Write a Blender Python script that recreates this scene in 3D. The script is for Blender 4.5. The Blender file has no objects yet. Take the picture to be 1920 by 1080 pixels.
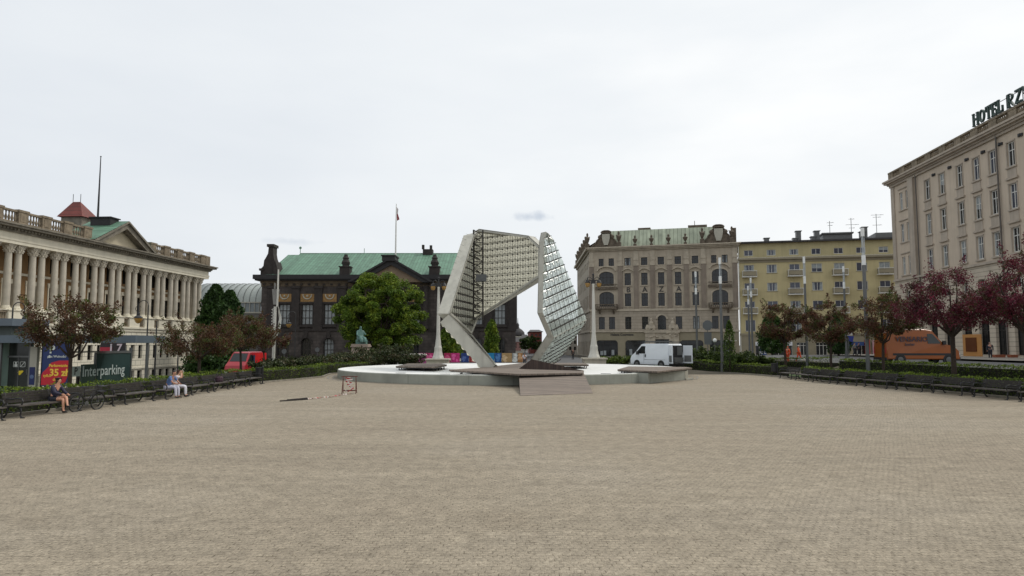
import bpy, math, random
import numpy as np
from mathutils import Vector, Matrix, noise
PI = math.pi
sc = bpy.context.scene
C = sc.collection
rnd = random.Random(7)

# ---------------------------------------------------------------- camera
F = 1300.0; H = 2.6; HY = 646.0
TH = math.atan((HY-540)/F)
cam_d = bpy.data.cameras.new('camera'); cam = bpy.data.objects.new('camera', cam_d); C.objects.link(cam)
cam.location = (0, 0, H); cam.rotation_euler = (PI/2+TH, 0, 0)
cam_d.sensor_width = 36; cam_d.lens = 36*F/1920; cam_d.clip_end = 3000; cam_d.clip_start = .1
sc.camera = cam

def ray(x, y):
    u = (x-960)/F; v = (540-y)/F
    return Vector((u, math.cos(TH)-v*math.sin(TH), math.sin(TH)+v*math.cos(TH)))
def at(x, y, Y):
    d = ray(x, y); s = Y/d.y
    return Vector((d.x*s, Y, H+d.z*s))
def ptG(x, y, z=0):
    d = ray(x, y); s = (z-H)/d.z
    return Vector((d.x*s, d.y*s, z))
def onplane(x, y, P, n):
    d = ray(x, y); o = Vector((0, 0, H)); s = (P-o).dot(n)/d.dot(n)
    return o+d*s

# ---------------------------------------------------------------- sky and sun
SUN_EL = math.radians(52); SUN_AZ = math.radians(62)      # azimuth from +Y towards +X
w = bpy.data.worlds.new("World"); sc.world = w; w.use_nodes = True
nt = w.node_tree; nt.nodes.clear(); N = nt.nodes.new; L = nt.links.new
out = N('ShaderNodeOutputWorld'); bg = N('ShaderNodeBackground'); L(bg.outputs[0], out.inputs[0])
sky = N('ShaderNodeTexSky'); sky.sky_type = 'NISHITA'; sky.sun_disc = False
sky.sun_elevation = SUN_EL; sky.sun_rotation = SUN_AZ; sky.dust_density = 4; sky.air_density = 1.2
tc = N('ShaderNodeTexCoord'); sep = N('ShaderNodeSeparateXYZ'); L(tc.outputs['Generated'], sep.inputs[0])
def wmath(op, a, b=None, clamp=False):
    m = N('ShaderNodeMath'); m.operation = op; m.use_clamp = clamp
    for i, q in enumerate((a, b)):
        if q is None: continue
        if hasattr(q, 'links'): L(q, m.inputs[i])
        else: m.inputs[i].default_value = q
    return m.outputs[0]
mp = N('ShaderNodeMapping'); mp.inputs['Scale'].default_value = (1, 1, 3.2); L(tc.outputs['Generated'], mp.inputs[0])
nz = N('ShaderNodeTexNoise'); nz.inputs['Scale'].default_value = 2.2; nz.inputs['Detail'].default_value = 5; L(mp.outputs[0], nz.inputs[0])
# cloud deck brightness: thin and bright to the right, heavier to the left
rt = wmath('ADD', wmath('MULTIPLY', sep.outputs['X'], .34), wmath('MULTIPLY', nz.outputs[0], .66))
up = wmath('MULTIPLY', sep.outputs['Z'], .10)
fac = wmath('ADD', wmath('ADD', rt, up), .14, True)
cr = N('ShaderNodeValToRGB'); L(fac, cr.inputs[0])
cr.color_ramp.elements[0].position = .20; cr.color_ramp.elements[0].color = (9.7, 10.25, 10.9, 1)
cr.color_ramp.elements[1].position = .86; cr.color_ramp.elements[1].color = (14.2, 14.1, 13.8, 1)
e = cr.color_ramp.elements.new(.55); e.color = (11.3, 11.7, 12.0, 1)
mx = N('ShaderNodeMixRGB'); mx.inputs[0].default_value = .93; L(sky.outputs[0], mx.inputs[1]); L(cr.outputs[0], mx.inputs[2])
# two small dark wisps of cloud low over the roofs
def wisp(prev, x, y, sx, sz, dark):
    d = ray(x, y).normalized()
    vm = N('ShaderNodeVectorMath'); vm.operation = 'SUBTRACT'; L(tc.outputs['Generated'], vm.inputs[0]); vm.inputs[1].default_value = d
    m2 = N('ShaderNodeMapping'); m2.inputs['Scale'].default_value = (1/sx, .5, 1/sz); L(vm.outputs[0], m2.inputs[0])
    n2 = N('ShaderNodeTexNoise'); n2.inputs['Scale'].default_value = 55; n2.inputs['Detail'].default_value = 4; L(tc.outputs['Generated'], n2.inputs[0])
    ln = N('ShaderNodeVectorMath'); ln.operation = 'LENGTH'; L(m2.outputs[0], ln.inputs[0])
    f_ = wmath('SUBTRACT', wmath('ADD', 1.0, wmath('MULTIPLY', wmath('SUBTRACT', n2.outputs[0], .5), 1.6)), ln.outputs['Value'], True)
    f_ = wmath('MULTIPLY', f_, dark, True)
    mm = N('ShaderNodeMixRGB'); L(f_, mm.inputs[0]); L(prev, mm.inputs[1]); mm.inputs[2].default_value = (6.0, 6.9, 8.2, 1)
    return mm.outputs[0]
c_ = wisp(mx.outputs[0], 998, 407, .030, .009, .8)
c_ = wisp(c_, 548, 453, .040, .0055, .35)
L(c_, bg.inputs[0]); bg.inputs[1].default_value = .082

sd = bpy.data.lights.new('sun', 'SUN'); sd.energy = 1.5; sd.angle = math.radians(10); sd.color = (1, .95, .87)
so = bpy.data.objects.new('sun', sd); C.objects.link(so)
sv = Vector((math.sin(SUN_AZ)*math.cos(SUN_EL), math.cos(SUN_AZ)*math.cos(SUN_EL), math.sin(SUN_EL)))
so.rotation_euler = sv.to_track_quat('Z', 'Y').to_euler(); so.location = (60, 40, 80)
sc.view_settings.view_transform = 'Standard'; sc.view_settings.look = 'None'
sc.view_settings.exposure = 0; sc.view_settings.gamma = 1
sc.cycles.max_bounces = 5; sc.cycles.diffuse_bounces = 3; sc.cycles.transparent_max_bounces = 6

# ---------------------------------------------------------------- helpers
class MB:
    def __init__(s, M=None): s.v = []; s.f = []; s.mi = []; s.m = 0; s.M = M
    def add(s, vs, fs):
        o = len(s.v)
        for p in vs:
            p = Vector(p)
            if s.M: p = s.M @ p
            s.v.append(tuple(p))
        for f in fs: s.f.append(tuple(o+i for i in f)); s.mi.append(s.m)
        return s
    def box(s, x0, x1, y0, y1, z0, z1):
        return s.add([(x0,y0,z0),(x1,y0,z0),(x1,y1,z0),(x0,y1,z0),(x0,y0,z1),(x1,y0,z1),(x1,y1,z1),(x0,y1,z1)],
              [(0,3,2,1),(4,5,6,7),(0,1,5,4),(1,2,6,5),(2,3,7,6),(3,0,4,7)])
    def prism(s, poly, z0, z1):
        n = len(poly)
        return s.add([(p[0],p[1],z0) for p in poly]+[(p[0],p[1],z1) for p in poly],
              [tuple(range(n-1,-1,-1)), tuple(range(n,2*n))]+[(i,(i+1)%n,n+(i+1)%n,n+i) for i in range(n)])
    def extr(s, poly, vec):
        n = len(poly); vec = Vector(vec); poly = [Vector(p) for p in poly]
        return s.add(poly+[p+vec for p in poly],
              [tuple(range(n-1,-1,-1)), tuple(range(n,2*n))]+[(i,(i+1)%n,n+(i+1)%n,n+i) for i in range(n)])
    def xz(s, poly, y0, y1):   # polygon in the facade plane, extruded in depth
        return s.extr([(p[0], y0, p[1]) for p in poly], (0, y1-y0, 0))
    def quad(s, a, b, c, d): return s.add([a,b,c,d], [(0,1,2,3)])
    def face(s, pts): return s.add(pts, [tuple(range(len(pts)))])
    def tube(s, p, q, r0, r1=None, n=6, cap=True):
        p = Vector(p); q = Vector(q); r1 = r0 if r1 is None else r1
        d = q-p
        if d.length < 1e-6: return s
        d.normalize(); a = d.orthogonal().normalized(); b = d.cross(a)
        vs = []
        for c, r in ((p, r0), (q, r1)):
            for i in range(n):
                t = 2*PI*i/n; vs.append(c+a*math.cos(t)*r+b*math.sin(t)*r)
        fs = [(i,(i+1)%n,n+(i+1)%n,n+i) for i in range(n)]
        if cap: fs += [tuple(range(n-1,-1,-1)), tuple(range(n,2*n))]
        return s.add(vs, fs)
    def path(s, pts, rs, n=6):
        if not hasattr(rs, '__len__'): rs = [rs]*len(pts)
        for i in range(len(pts)-1): s.tube(pts[i], pts[i+1], rs[i], rs[i+1], n)
        return s
    def bar(s, p, q, w, h):
        p = Vector(p); q = Vector(q); d = (q-p).normalized()
        up = Vector((0,0,1)) if abs(d.z) < .95 else Vector((0,1,0))
        a = d.cross(up).normalized()*w/2; b = a.cross(d).normalized()*h/2
        return s.add([p-a-b,p+a-b,p+a+b,p-a+b,q-a-b,q+a-b,q+a+b,q-a+b],
              [(3,2,1,0),(4,5,6,7),(0,1,5,4),(1,2,6,5),(2,3,7,6),(3,0,4,7)])
    def lathe(s, prof, cx=0, cy=0, n=12, z0=0):
        vs = []; fs = []
        for r, z in prof:
            for i in range(n):
                t = 2*PI*(i+.5)/n; vs.append((cx+r*math.cos(t), cy+r*math.sin(t), z0+z))
        m = len(prof)
        for k in range(m-1):
            for i in range(n): fs.append((k*n+i, k*n+(i+1)%n, (k+1)*n+(i+1)%n, (k+1)*n+i))
        fs.append(tuple(range(n-1,-1,-1))); fs.append(tuple((m-1)*n+i for i in range(n)))
        return s.add(vs, fs)
    def ball(s, c, r, n=8, sq=(1,1,1)):
        c = Vector(c); prof = []; m = n//2
        vs = []; fs = []
        for k in range(1, m):
            ph = PI*k/m
            for i in range(n):
                t = 2*PI*i/n
                vs.append(c+Vector((r*sq[0]*math.sin(ph)*math.cos(t), r*sq[1]*math.sin(ph)*math.sin(t), r*sq[2]*math.cos(ph))))
        a = len(vs); vs.append(c+Vector((0,0,r*sq[2]))); vs.append(c-Vector((0,0,r*sq[2])))
        for k in range(m-2):
            for i in range(n): fs.append((k*n+i, (k+1)*n+i, (k+1)*n+(i+1)%n, k*n+(i+1)%n))
        for i in range(n):
            fs.append((a, i, (i+1)%n)); fs.append((a+1, (m-2)*n+(i+1)%n, (m-2)*n+i))
        return s.add(vs, fs)
    def mesh(s, name, mats, smooth=False):
        me = bpy.data.meshes.new(name); me.from_pydata(s.v, [], s.f)
        for m in (mats if isinstance(mats, (list, tuple)) else [mats]): me.materials.append(m)
        me.polygons.foreach_set('material_index', s.mi)
        if smooth: me.polygons.foreach_set('use_smooth', [True]*len(s.f))
        me.update(); return me
    def build(s, name, mats, parent=None, smooth=False):
        return inst(s.mesh(name, mats, smooth), name, parent)

def inst(me, name, parent=None, loc=(0,0,0), rz=0, scale=None):
    o = bpy.data.objects.new(name, me); C.objects.link(o); o.location = loc; o.rotation_euler = (0,0,rz)
    if scale: o.scale = scale
    if parent: o.parent = parent
    return o
def tag(o, label=None, cat=None, group=None, kind=None):
    if label: o['label'] = label
    if cat: o['category'] = cat
    if group: o['group'] = group
    if kind: o['kind'] = kind
    return o
def thing(name, label, cat, loc=(0,0,0), rz=0, group=None):
    o = bpy.data.objects.new(name, None); C.objects.link(o); o.location = loc; o.rotation_euler = (0,0,rz)
    o.empty_display_size = .3
    return tag(o, label, cat, group)
def dup(root, loc=None, rz=None, label=None, parent=None):
    kids = KIDS(root)
    r = root.copy(); C.objects.link(r)
    if loc is not None: r.location = loc
    if rz is not None: r.rotation_euler = (0,0,rz)
    if label: r['label'] = label
    if parent: r.parent = parent
    for ch in kids: dup(ch, parent=r)
    return r
def KIDS(o): return list(o.children)
def text_mesh(txt, size, mat, ext=.01, bold=0, align='CENTER', shear=0, spacing=1):
    cu = bpy.data.curves.new('lettering', 'FONT'); cu.body = txt; cu.size = size; cu.extrude = ext; cu.offset = bold
    cu.align_x = align; cu.align_y = 'BOTTOM_BASELINE' if False else 'CENTER'; cu.shear = shear; cu.space_character = spacing; cu.resolution_u = 3
    o = bpy.data.objects.new('lettering', cu); C.objects.link(o)
    bpy.context.view_layer.update()
    me = bpy.data.meshes.new_from_object(o.evaluated_get(bpy.context.evaluated_depsgraph_get()))
    bpy.data.objects.remove(o)
    me.materials.clear(); me.materials.append(mat)
    me.transform(Matrix.Rotation(PI/2, 4, 'X'))     # now stands in xz, reads from -y
    return me

# ---------------------------------------------------------------- materials
def lin(r, g, b):
    f = lambda c: ((c/255+.055)/1.055)**2.4 if c > 10 else c/255/12.92
    return (f(r), f(g), f(b), 1)
def mul(c, k): return (c[0]*k, c[1]*k, c[2]*k, 1)
class MT:
    def __init__(s, name):
        s.m = bpy.data.materials.new(name); s.m.use_nodes = True; s.t = s.m.node_tree; s.b = s.t.nodes['Principled BSDF']
    def n(s, kind, **kw):
        nd = s.t.nodes.new('ShaderNode'+kind)
        for k, v in kw.items(): setattr(nd, k, v)
        return nd
    def l(s, a, b): s.t.links.new(a, b)
    def mix(s, fac, a, b, bt='MIX'):
        nd = s.n('MixRGB', blend_type=bt)
        for i, q in enumerate((fac, a, b)):
            if hasattr(q, 'links'): s.l(q, nd.inputs[i])
            else: nd.inputs[i].default_value = q
        return nd.outputs[0]
    def noise(s, scale, detail=4, vec=None, dist=0, rough=.55):
        nd = s.n('TexNoise'); nd.inputs['Scale'].default_value = scale; nd.inputs['Detail'].default_value = detail
        nd.inputs['Distortion'].default_value = dist; nd.inputs['Roughness'].default_value = rough
        if vec is not None: s.l(vec, nd.inputs['Vector'])
        return nd.outputs[0]
    def ramp(s, x, stops):
        nd = s.n('ValToRGB'); s.l(x, nd.inputs[0]); el = nd.color_ramp.elements
        while len(el) > len(stops): el.remove(el[-1])
        while len(el) < len(stops): el.new(.5)
        for e_, (p, c) in zip(el, stops): e_.position = p; e_.color = c if len(c) == 4 else (*c, 1)
        return nd.outputs[0]
    def obj(s): return s.n('TexCoord').outputs['Object']
    def mapping(s, vec, scale=(1,1,1), rot=(0,0,0), loc=(0,0,0)):
        nd = s.n('Mapping'); s.l(vec, nd.inputs[0]); nd.inputs['Scale'].default_value = scale; nd.inputs['Rotation'].default_value = rot
        nd.inputs['Location'].default_value = loc; return nd.outputs[0]
    def bump(s, h, strength, dist=.02):
        nd = s.n('Bump'); s.l(h, nd.inputs['Height']); nd.inputs['Strength'].default_value = strength; nd.inputs['Distance'].default_value = dist
        s.l(nd.outputs[0], s.b.inputs['Normal'])
def simple(name, c, rough=.7, var=.15, scale=1.5, metal=0, bump=0, bscale=20, streak=0):
    t = MT(name); t.b.inputs['Roughness'].default_value = rough; t.b.inputs['Metallic'].default_value = metal
    if var:
        v = t.obj(); a = t.noise(scale, 5, v); col = t.ramp(a, [(.3, mul(c, 1-var)), (.7, mul(c, 1+var))])
        if streak:
            b = t.noise(1, 4, t.mapping(v, (2.2, 2.2, .18)))
            col = t.mix(t.ramp(b, [(.45, (0,0,0,1)), (.75, (streak,)*3+(1,))]), col, mul(c, .45))
        t.l(col, t.b.inputs['Base Color'])
        if bump: t.bump(t.noise(bscale, 4, v), bump)
    else: t.b.inputs['Base Color'].default_value = c
    return t.m
def masonry(name, c, bw, bh, joint=.02, jdark=.55, var=.12, rough=.85, streak=.35, contrast=.12):
    """coursed stone or tiles on upright walls; u runs along the wall, v up"""
    t = MT(name); v = t.obj(); s = t.n('SeparateXYZ'); t.l(v, s.inputs[0])
    u = t.n('Math', operation='ADD'); t.l(s.outputs[0], u.inputs[0]); t.l(s.outputs[1], u.inputs[1])
    cv = t.n('CombineXYZ'); t.l(u.outputs[0], cv.inputs[0]); t.l(s.outputs[2], cv.inputs[1])
    br = t.n('TexBrick'); t.l(cv.outputs[0], br.inputs['Vector'])
    br.inputs['Scale'].default_value = 1; br.inputs['Brick Width'].default_value = bw; br.inputs['Row Height'].default_value = bh
    br.inputs['Mortar Size'].default_value = joint; br.inputs['Mortar Smooth'].default_value = .2
    br.inputs['Color1'].default_value = mul(c, 1-contrast); br.inputs['Color2'].default_value = mul(c, 1+contrast); br.inputs['Mortar'].default_value = mul(c, jdark)
    a = t.noise(.9, 6, v); col = t.mix(1, br.outputs[0], t.ramp(a, [(.3, (1-var,)*3), (.7, (1+var,)*3)]), 'MULTIPLY')
    b = t.noise(1, 4, t.mapping(v, (1.6, 1.6, .15)))
    col = t.mix(t.ramp(b, [(.45, (0,0,0,1)), (.8, (streak,)*3+(1,))]), col, mul(c, .4))
    t.l(col, t.b.inputs['Base Color']); t.b.inputs['Roughness'].default_value = rough
    t.bump(br.outputs['Fac'], -.5, .03)
    return t.m
def copper(name, c, seam=.6, axis=0):
    t = MT(name); v = t.obj(); s = t.n('SeparateXYZ'); t.l(v, s.inputs[0])
    m1 = t.n('Math', operation='MULTIPLY'); t.l(s.outputs[axis], m1.inputs[0]); m1.inputs[1].default_value = 1/seam
    fr = t.n('Math', operation='FRACT'); t.l(m1.outputs[0], fr.inputs[0])
    line = t.ramp(fr.outputs[0], [(0, (.45,)*3), (.10, (.45,)*3), (.16, (1,)*3), (.9, (1,)*3)])
    fl = t.n('Math', operation='FLOOR'); t.l(m1.outputs[0], fl.inputs[0])
    wn = t.n('TexWhiteNoise', noise_dimensions='1D'); t.l(fl.outputs[0], wn.inputs['W'])
    a = t.noise(.5, 6, t.mapping(v, (2, 2, .6)))
    col = t.ramp(a, [(.25, mul(c, .68)), (.5, c), (.78, mul(c, 1.28))])
    col = t.mix(1, col, t.ramp(wn.outputs[0], [(0, (.86,)*3), (1, (1.12,)*3)]), 'MULTIPLY')
    col = t.mix(1, col, line, 'MULTIPLY')
    t.l(col, t.b.inputs['Base Color']); t.b.inputs['Roughness'].default_value = .6
    return t.m
def glassm(name, c, rough=.08, var=.5, sp=.5):
    t = MT(name); v = t.obj(); a = t.noise(.35, 3, v)
    t.l(t.ramp(a, [(.35, mul(c, 1-var)), (.65, mul(c, 1+var))]), t.b.inputs['Base Color'])
    t.b.inputs['Roughness'].default_value = rough; t.b.inputs['Specular IOR Level'].default_value = sp
    t.bump(t.noise(1.2, 2, v), .06, .05)
    return t.m
def leafm(name, c1, c2, c3=None, big=1.2, trans=.25):
    t = MT(name); g = t.n('NewGeometry'); v = t.n('TexCoord').outputs['Object']
    a = t.noise(big, 3, v)
    st = [(.32, c1), (.68, c2)]
    col = t.ramp(a, st)
    if c3:
        b = t.noise(big*1.7, 2, t.mapping(v, loc=(7, 3, 5)))
        col = t.mix(t.ramp(b, [(.5, (0,0,0,1)), (.62, (1,1,1,1))]), col, c3)
    r = t.ramp(g.outputs['Random Per Island'], [(0, (.62,)*3), (1, (1.45,)*3)])
    col = t.mix(1, col, r, 'MULTIPLY')
    t.l(col, t.b.inputs['Base Color']); t.b.inputs['Roughness'].default_value = .55; t.b.inputs['Specular IOR Level'].default_value = .25
    tr = t.n('BsdfTranslucent'); t.l(col, tr.inputs[0]); ms = t.n('MixShader'); ms.inputs[0].default_value = trans
    t.l(t.b.outputs[0], ms.inputs[1]); t.l(tr.outputs[0], ms.inputs[2]); t.l(ms.outputs[0], t.t.nodes['Material Output'].inputs[0])
    return t.m
def paving():
    t = MT('concrete_setts'); v = t.obj()
    wv = t.noise(.25, 2, v)
    vv = t.n('VectorMath', operation='ADD'); t.l(v, vv.inputs[0])
    cc = t.n('CombineXYZ'); mm = t.n('Math', operation='MULTIPLY'); t.l(wv, mm.inputs[0]); mm.inputs[1].default_value = .5
    t.l(mm.outputs[0], cc.inputs[0]); t.l(mm.outputs[0], cc.inputs[1]); t.l(cc.outputs[0], vv.inputs[1])
    br = t.n('TexBrick'); t.l(vv.outputs[0], br.inputs['Vector']); br.inputs['Scale'].default_value = 1
    br.inputs['Brick Width'].default_value = .115; br.inputs['Row Height'].default_value = .105; br.inputs['Mortar Size'].default_value = .006
    br.inputs['Mortar Smooth'].default_value = .4
    br.inputs['Color1'].default_value = (.93,.93,.93,1); br.inputs['Color2'].default_value = (1.07,1.07,1.07,1); br.inputs['Mortar'].default_value = (.86,.85,.83,1)
    base = lin(158, 146, 130)
    big = t.noise(.10, 5, v, rough=.6)
    col = t.ramp(big, [(.3, mul(lin(147,136,119), .95)), (.5, mul(lin(149,139,122), .98)), (.72, mul(lin(154,145,130), 1.02))])
    streak = t.noise(1, 5, t.mapping(v, (.12, 1.1, 1)))
    col = t.mix(1, col, t.ramp(streak, [(.3, (.90,)*3), (.7, (1.09,)*3)]), 'MULTIPLY')
    mid = t.noise(3.2, 4, v, rough=.7)
    col = t.mix(1, col, t.ramp(mid, [(.3, (.80,)*3), (.7, (1.18,)*3)]), 'MULTIPLY')
    col = t.mix(1, col, br.outputs[0], 'MULTIPLY')
    sp = t.noise(34, 3, v, rough=.75)
    col = t.mix(1, col, t.ramp(sp, [(.27, (.45,)*3), (.45, (.98,)*3), (.60, (1.06,)*3), (.72, (1.8,)*3)]), 'MULTIPLY')
    # darker gaps between some setts, picked out by soil
    gm = t.noise(7, 4, v, rough=.8)
    b2 = t.n('TexBrick'); wob = t.n('VectorMath', operation='ADD'); t.l(vv.outputs[0], wob.inputs[0]); w3 = t.n('TexNoise'); w3.inputs['Scale'].default_value = 9; t.l(v, w3.inputs['Vector'])
    w4 = t.n('VectorMath', operation='SCALE'); t.l(w3.outputs[1], w4.inputs[0]); w4.inputs['Scale'].default_value = .045; t.l(w4.outputs[0], wob.inputs[1]); t.l(wob.outputs[0], b2.inputs['Vector'])
    b2.inputs['Scale'].default_value = 1; b2.inputs['Brick Width'].default_value = .115; b2.inputs['Row Height'].default_value = .105; b2.inputs['Mortar Size'].default_value = .009; b2.inputs['Mortar Smooth'].default_value = .5
    gap = t.mix(t.ramp(gm, [(.44, (0,0,0,1)), (.60, (1,1,1,1))]), (1,1,1,1), t.ramp(b2.outputs['Fac'], [(0, (1,1,1)), (1, (.36,.34,.31))]))
    col = t.mix(1, col, gap, 'MULTIPLY')
    s3 = t.noise(20, 3, v, rough=.8)
    col = t.mix(1, col, t.ramp(s3, [(.3, (.66,)*3), (.5, (1.0,)*3), (.72, (1.32,)*3)]), 'MULTIPLY')
    pt_ = t.noise(.55, 3, v, rough=.6, dist=1.5)      # old damp and traffic stains
    col = t.mix(1, col, t.ramp(pt_, [(.24, (.90,.89,.88)), (.40, (1,1,1)), (.70, (1,1,1)), (.8, (1.05,1.04,1.03))]), 'MULTIPLY')
    t.l(col, t.b.inputs['Base Color']); t.b.inputs['Roughness'].default_value = .9; t.b.inputs['Specular IOR Level'].default_value = .2
    t.bump(sp, .35, .012)
    return t.m

M = {}
M['pave'] = paving()
M['asphalt'] = simple('asphalt', lin(84,84,84), .9, .2, .6, bump=.2, bscale=30)
M['lawn'] = simple('lawn', lin(62,80,38), .95, .45, 3, bump=.6, bscale=15)
M['soil'] = simple('soil', lin(70,64,50), .95, .3, 2)
M['sidewalk'] = masonry('pavement_slabs', lin(140,134,124), .6, .6, .01, .7, streak=.1)
M['kerb'] = simple('kerb_stone', lin(132,126,114), .85, .2, 2.5)
M['lib'] = simple('cream_plaster', lin(212,206,188), .8, .08, .8, streak=.18)
M['lib_r'] = masonry('cream_rusticated_stone', lin(214,208,190), 1.04, .62, .03, .38, .06, streak=.15, contrast=.03)
M['lib_c'] = simple('weathered_column_stone', lin(188,181,166), .8, .14, 1.2, streak=.35, bump=.2, bscale=8)
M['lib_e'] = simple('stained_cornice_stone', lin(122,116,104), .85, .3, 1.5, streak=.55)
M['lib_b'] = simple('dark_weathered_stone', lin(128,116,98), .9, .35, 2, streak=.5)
M['ochre'] = simple('ochre_plaster', lin(134,104,68), .8, .12, 1)
M['brown'] = simple('brown_plaster', lin(140,118,90), .8, .12, 1)
M['tymp'] = simple('pale_tympanum', lin(190,180,156), .8, .08, 1)
M['win'] = glassm('dark_window_glass', lin(34,36,38))
M['win2'] = glassm('blue_window_glass', lin(70,74,88), .1, .35)
M['curt'] = simple('net_curtain', lin(142,148,150), .6, .2, 3)
M['frame_w'] = simple('white_window_frame', lin(205,204,198), .5, .05)
M['frame_d'] = simple('dark_window_frame', lin(44,40,38), .5, .1)
M['copper'] = copper('green_copper_roof', lin(92,128,106), .62)
M['copper2'] = copper('pale_copper_roof', lin(160,168,146), .7)
M['redtile'] = copper('red_tile_roof', lin(112,48,38), .35)
M['dark_metal'] = simple('black_painted_iron', lin(34,34,36), .5, .2, 3)
M['grey_metal'] = simple('grey_steel', lin(96,98,98), .45, .12, 2, metal=.3)
M['white_metal'] = simple('white_painted_steel', lin(196,194,186), .5, .06, 2, streak=.15)
M['band'] = simple('weathered_white_plates', lin(176,174,163), .6, .12, .8, streak=.35)
M['dull_white'] = simple('dull_white_panel', lin(168,165,152), .6, .08, 1.2, streak=.2)
M['mus'] = masonry('dark_sooty_sandstone', lin(66,60,57), 1.3, .55, .025, .5, .35, streak=.5, contrast=.22)
M['mus_t'] = simple('soot_stained_stone', lin(50,45,43), .9, .3, 1.5, streak=.4)
M['mus_b'] = simple('brown_frieze_stone', lin(96,84,68), .85, .25, 1.2, streak=.4)
M['mus_g'] = simple('gold_mosaic', lin(140,108,62), .7, .3, 4)
M['mus_y'] = simple('beige_tympanum', lin(118,102,84), .85, .15, .8)
M['eave'] = simple('dark_eaves', lin(34,33,34), .7, .2)
M['baz'] = simple('bazaar_stone', lin(168,157,140), .85, .14, .6, streak=.35)
M['baz_r'] = masonry('bazaar_rusticated_stone', lin(158,148,133), 4.0, .55, .03, .6, .12, streak=.3, contrast=.05)
M['baz_p'] = simple('pinkish_pilaster_stone', lin(130,119,107), .85, .16, .8, streak=.4)
M['baz_t'] = simple('pale_stone_trim', lin(172,162,145), .85, .15, 1, streak=.35)
M['baz_d'] = simple('dark_weathered_ornament', lin(96,86,74), .9, .4, 2.5, streak=.5)
M['yel'] = simple('mustard_render', lin(182,170,130), .85, .09, .4, streak=.25)
M['yel2'] = simple('pale_yellow_render', lin(176,166,128), .85, .08, .4, streak=.25)
M['yel_s'] = simple('grey_stone_plinth', lin(136,128,108), .85, .12, .6)
M['roofd'] = simple('dark_roof_felt', lin(58,56,56), .8, .2)
M['hot'] = simple('beige_pink_render', lin(192,177,158), .85, .08, .4, streak=.22)
M['hot_r'] = masonry('banded_beige_render', lin(190,178,160), 60, .48, .035, .55, .08, streak=.22, contrast=.02)
M['hot_t'] = simple('pale_beige_trim', lin(172,160,145), .85, .12, .8, streak=.35)
M['wood'] = None
M['basinw'] = simple('white_basin_coating', lin(226,226,222), .55, .09, .35, streak=.14)
M['conc'] = masonry('grey_concrete', lin(150,152,142), 2.6, 1.4, .02, .75, .15, streak=.25, contrast=.04)
M['red'] = simple('red_car_paint', lin(196,28,32), .3, .08, 1)
M['redd'] = simple('dark_red_car_paint', lin(158,36,46), .3, .08, 1)
M['whitep'] = simple('white_car_paint', lin(206,212,218), .3, .04, 1)
M['orange'] = simple('orange_car_paint', lin(140,72,10), .35, .08, 1)
M['teal'] = simple('teal_car_paint', lin(40,120,128), .3, .08, 1)
M['rubber'] = simple('rubber', lin(26,26,26), .8, .1)
M['blackp'] = simple('black_plastic', lin(30,30,32), .6, .1)
M['grass_y'] = None
def wood(name, c, ax=0, pitch=.14):
    t = MT(name); v = t.obj(); s = t.n('SeparateXYZ'); t.l(v, s.inputs[0])
    m1 = t.n('Math', operation='MULTIPLY'); t.l(s.outputs[ax], m1.inputs[0]); m1.inputs[1].default_value = 1/pitch
    fr = t.n('Math', operation='FRACT'); t.l(m1.outputs[0], fr.inputs[0]); fl = t.n('Math', operation='FLOOR'); t.l(m1.outputs[0], fl.inputs[0])
    wn = t.n('TexWhiteNoise', noise_dimensions='1D'); t.l(fl.outputs[0], wn.inputs['W'])
    sca = [1.2, 1.2, 1.2]; sca[ax] = 14
    a = t.noise(1, 5, t.mapping(v, sca))
    col = t.ramp(a, [(.3, mul(c, .7)), (.7, mul(c, 1.25))])
    col = t.mix(1, col, t.ramp(wn.outputs[0], [(0, (.72,)*3), (1, (1.22,)*3)]), 'MULTIPLY')
    col = t.mix(1, col, t.ramp(fr.outputs[0], [(0, (.3,)*3), (.08, (.35,)*3), (.13, (1,)*3)]), 'MULTIPLY')
    t.l(col, t.b.inputs['Base Color']); t.b.inputs['Roughness'].default_value = .8
    return t.m
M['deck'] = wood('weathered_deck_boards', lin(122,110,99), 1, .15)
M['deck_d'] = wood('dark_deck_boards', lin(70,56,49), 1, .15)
M['bench_wood'] = simple('dark_stained_slats', lin(48,44,41), .6, .3, 5)
M['bench_wood2'] = simple('worn_seat_slats', lin(78,73,69), .5, .3, 5)
def flat(name, r, g, b, rough=.6): return simple(name, lin(r,g,b), rough, .05, 2)
# ---------------------------------------------------------------- ground
def sm(x, a, b):
    t = max(0, min(1, (x-a)/(b-a))); return t*t*(3-2*t)
def gz(x, y):
    """height of the ground: level plaza, the street falls to the left and climbs to the right"""
    z = -1.5*sm(-x, 21, 33) - .4*sm(-x, 33, 48)
    far = 1-sm(y, 96, 118)
    z = z*(.3+.7*far) + 1.12*sm(x, 25.5, 31.5)*far + .25*sm(x, 25.5, 40)*(1-far)
    z += .28*sm(y, 61, 68)*sm(x, 3, 11)*(1-sm(x, 25, 31))
    return z
LB = [(-18.6,-30),(-18.6,18),(-18.2,24),(-17.6,29),(-17.1,34),(-17.2,40),(-17.3,46),(-15.9,51),(-15.0,55.5),(-15.8,61),(-13.5,68),(-8,73.5)]
RB = [(24.6,-30),(24.6,22),(24.0,32.5),(23.4,37),(22.6,42),(21.7,48),(21.4,56),(19.9,62),(17.4,66.3),(13.5,70),(9,73.5)]
b = MB(); xs = sorted(set([-1500,-900,-500,-300,-200,-150,-110]+list(range(-90,91,3))+[110,150,200,300,500,900,1500])); ys = sorted(set([-300,-150,-60]+list(range(-40,180,4))+[200,240,300,450,700,1100,1900]))
nx = len(xs)
vs = [(x, y, gz(x,y)-.02) for y in ys for x in xs]
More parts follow.
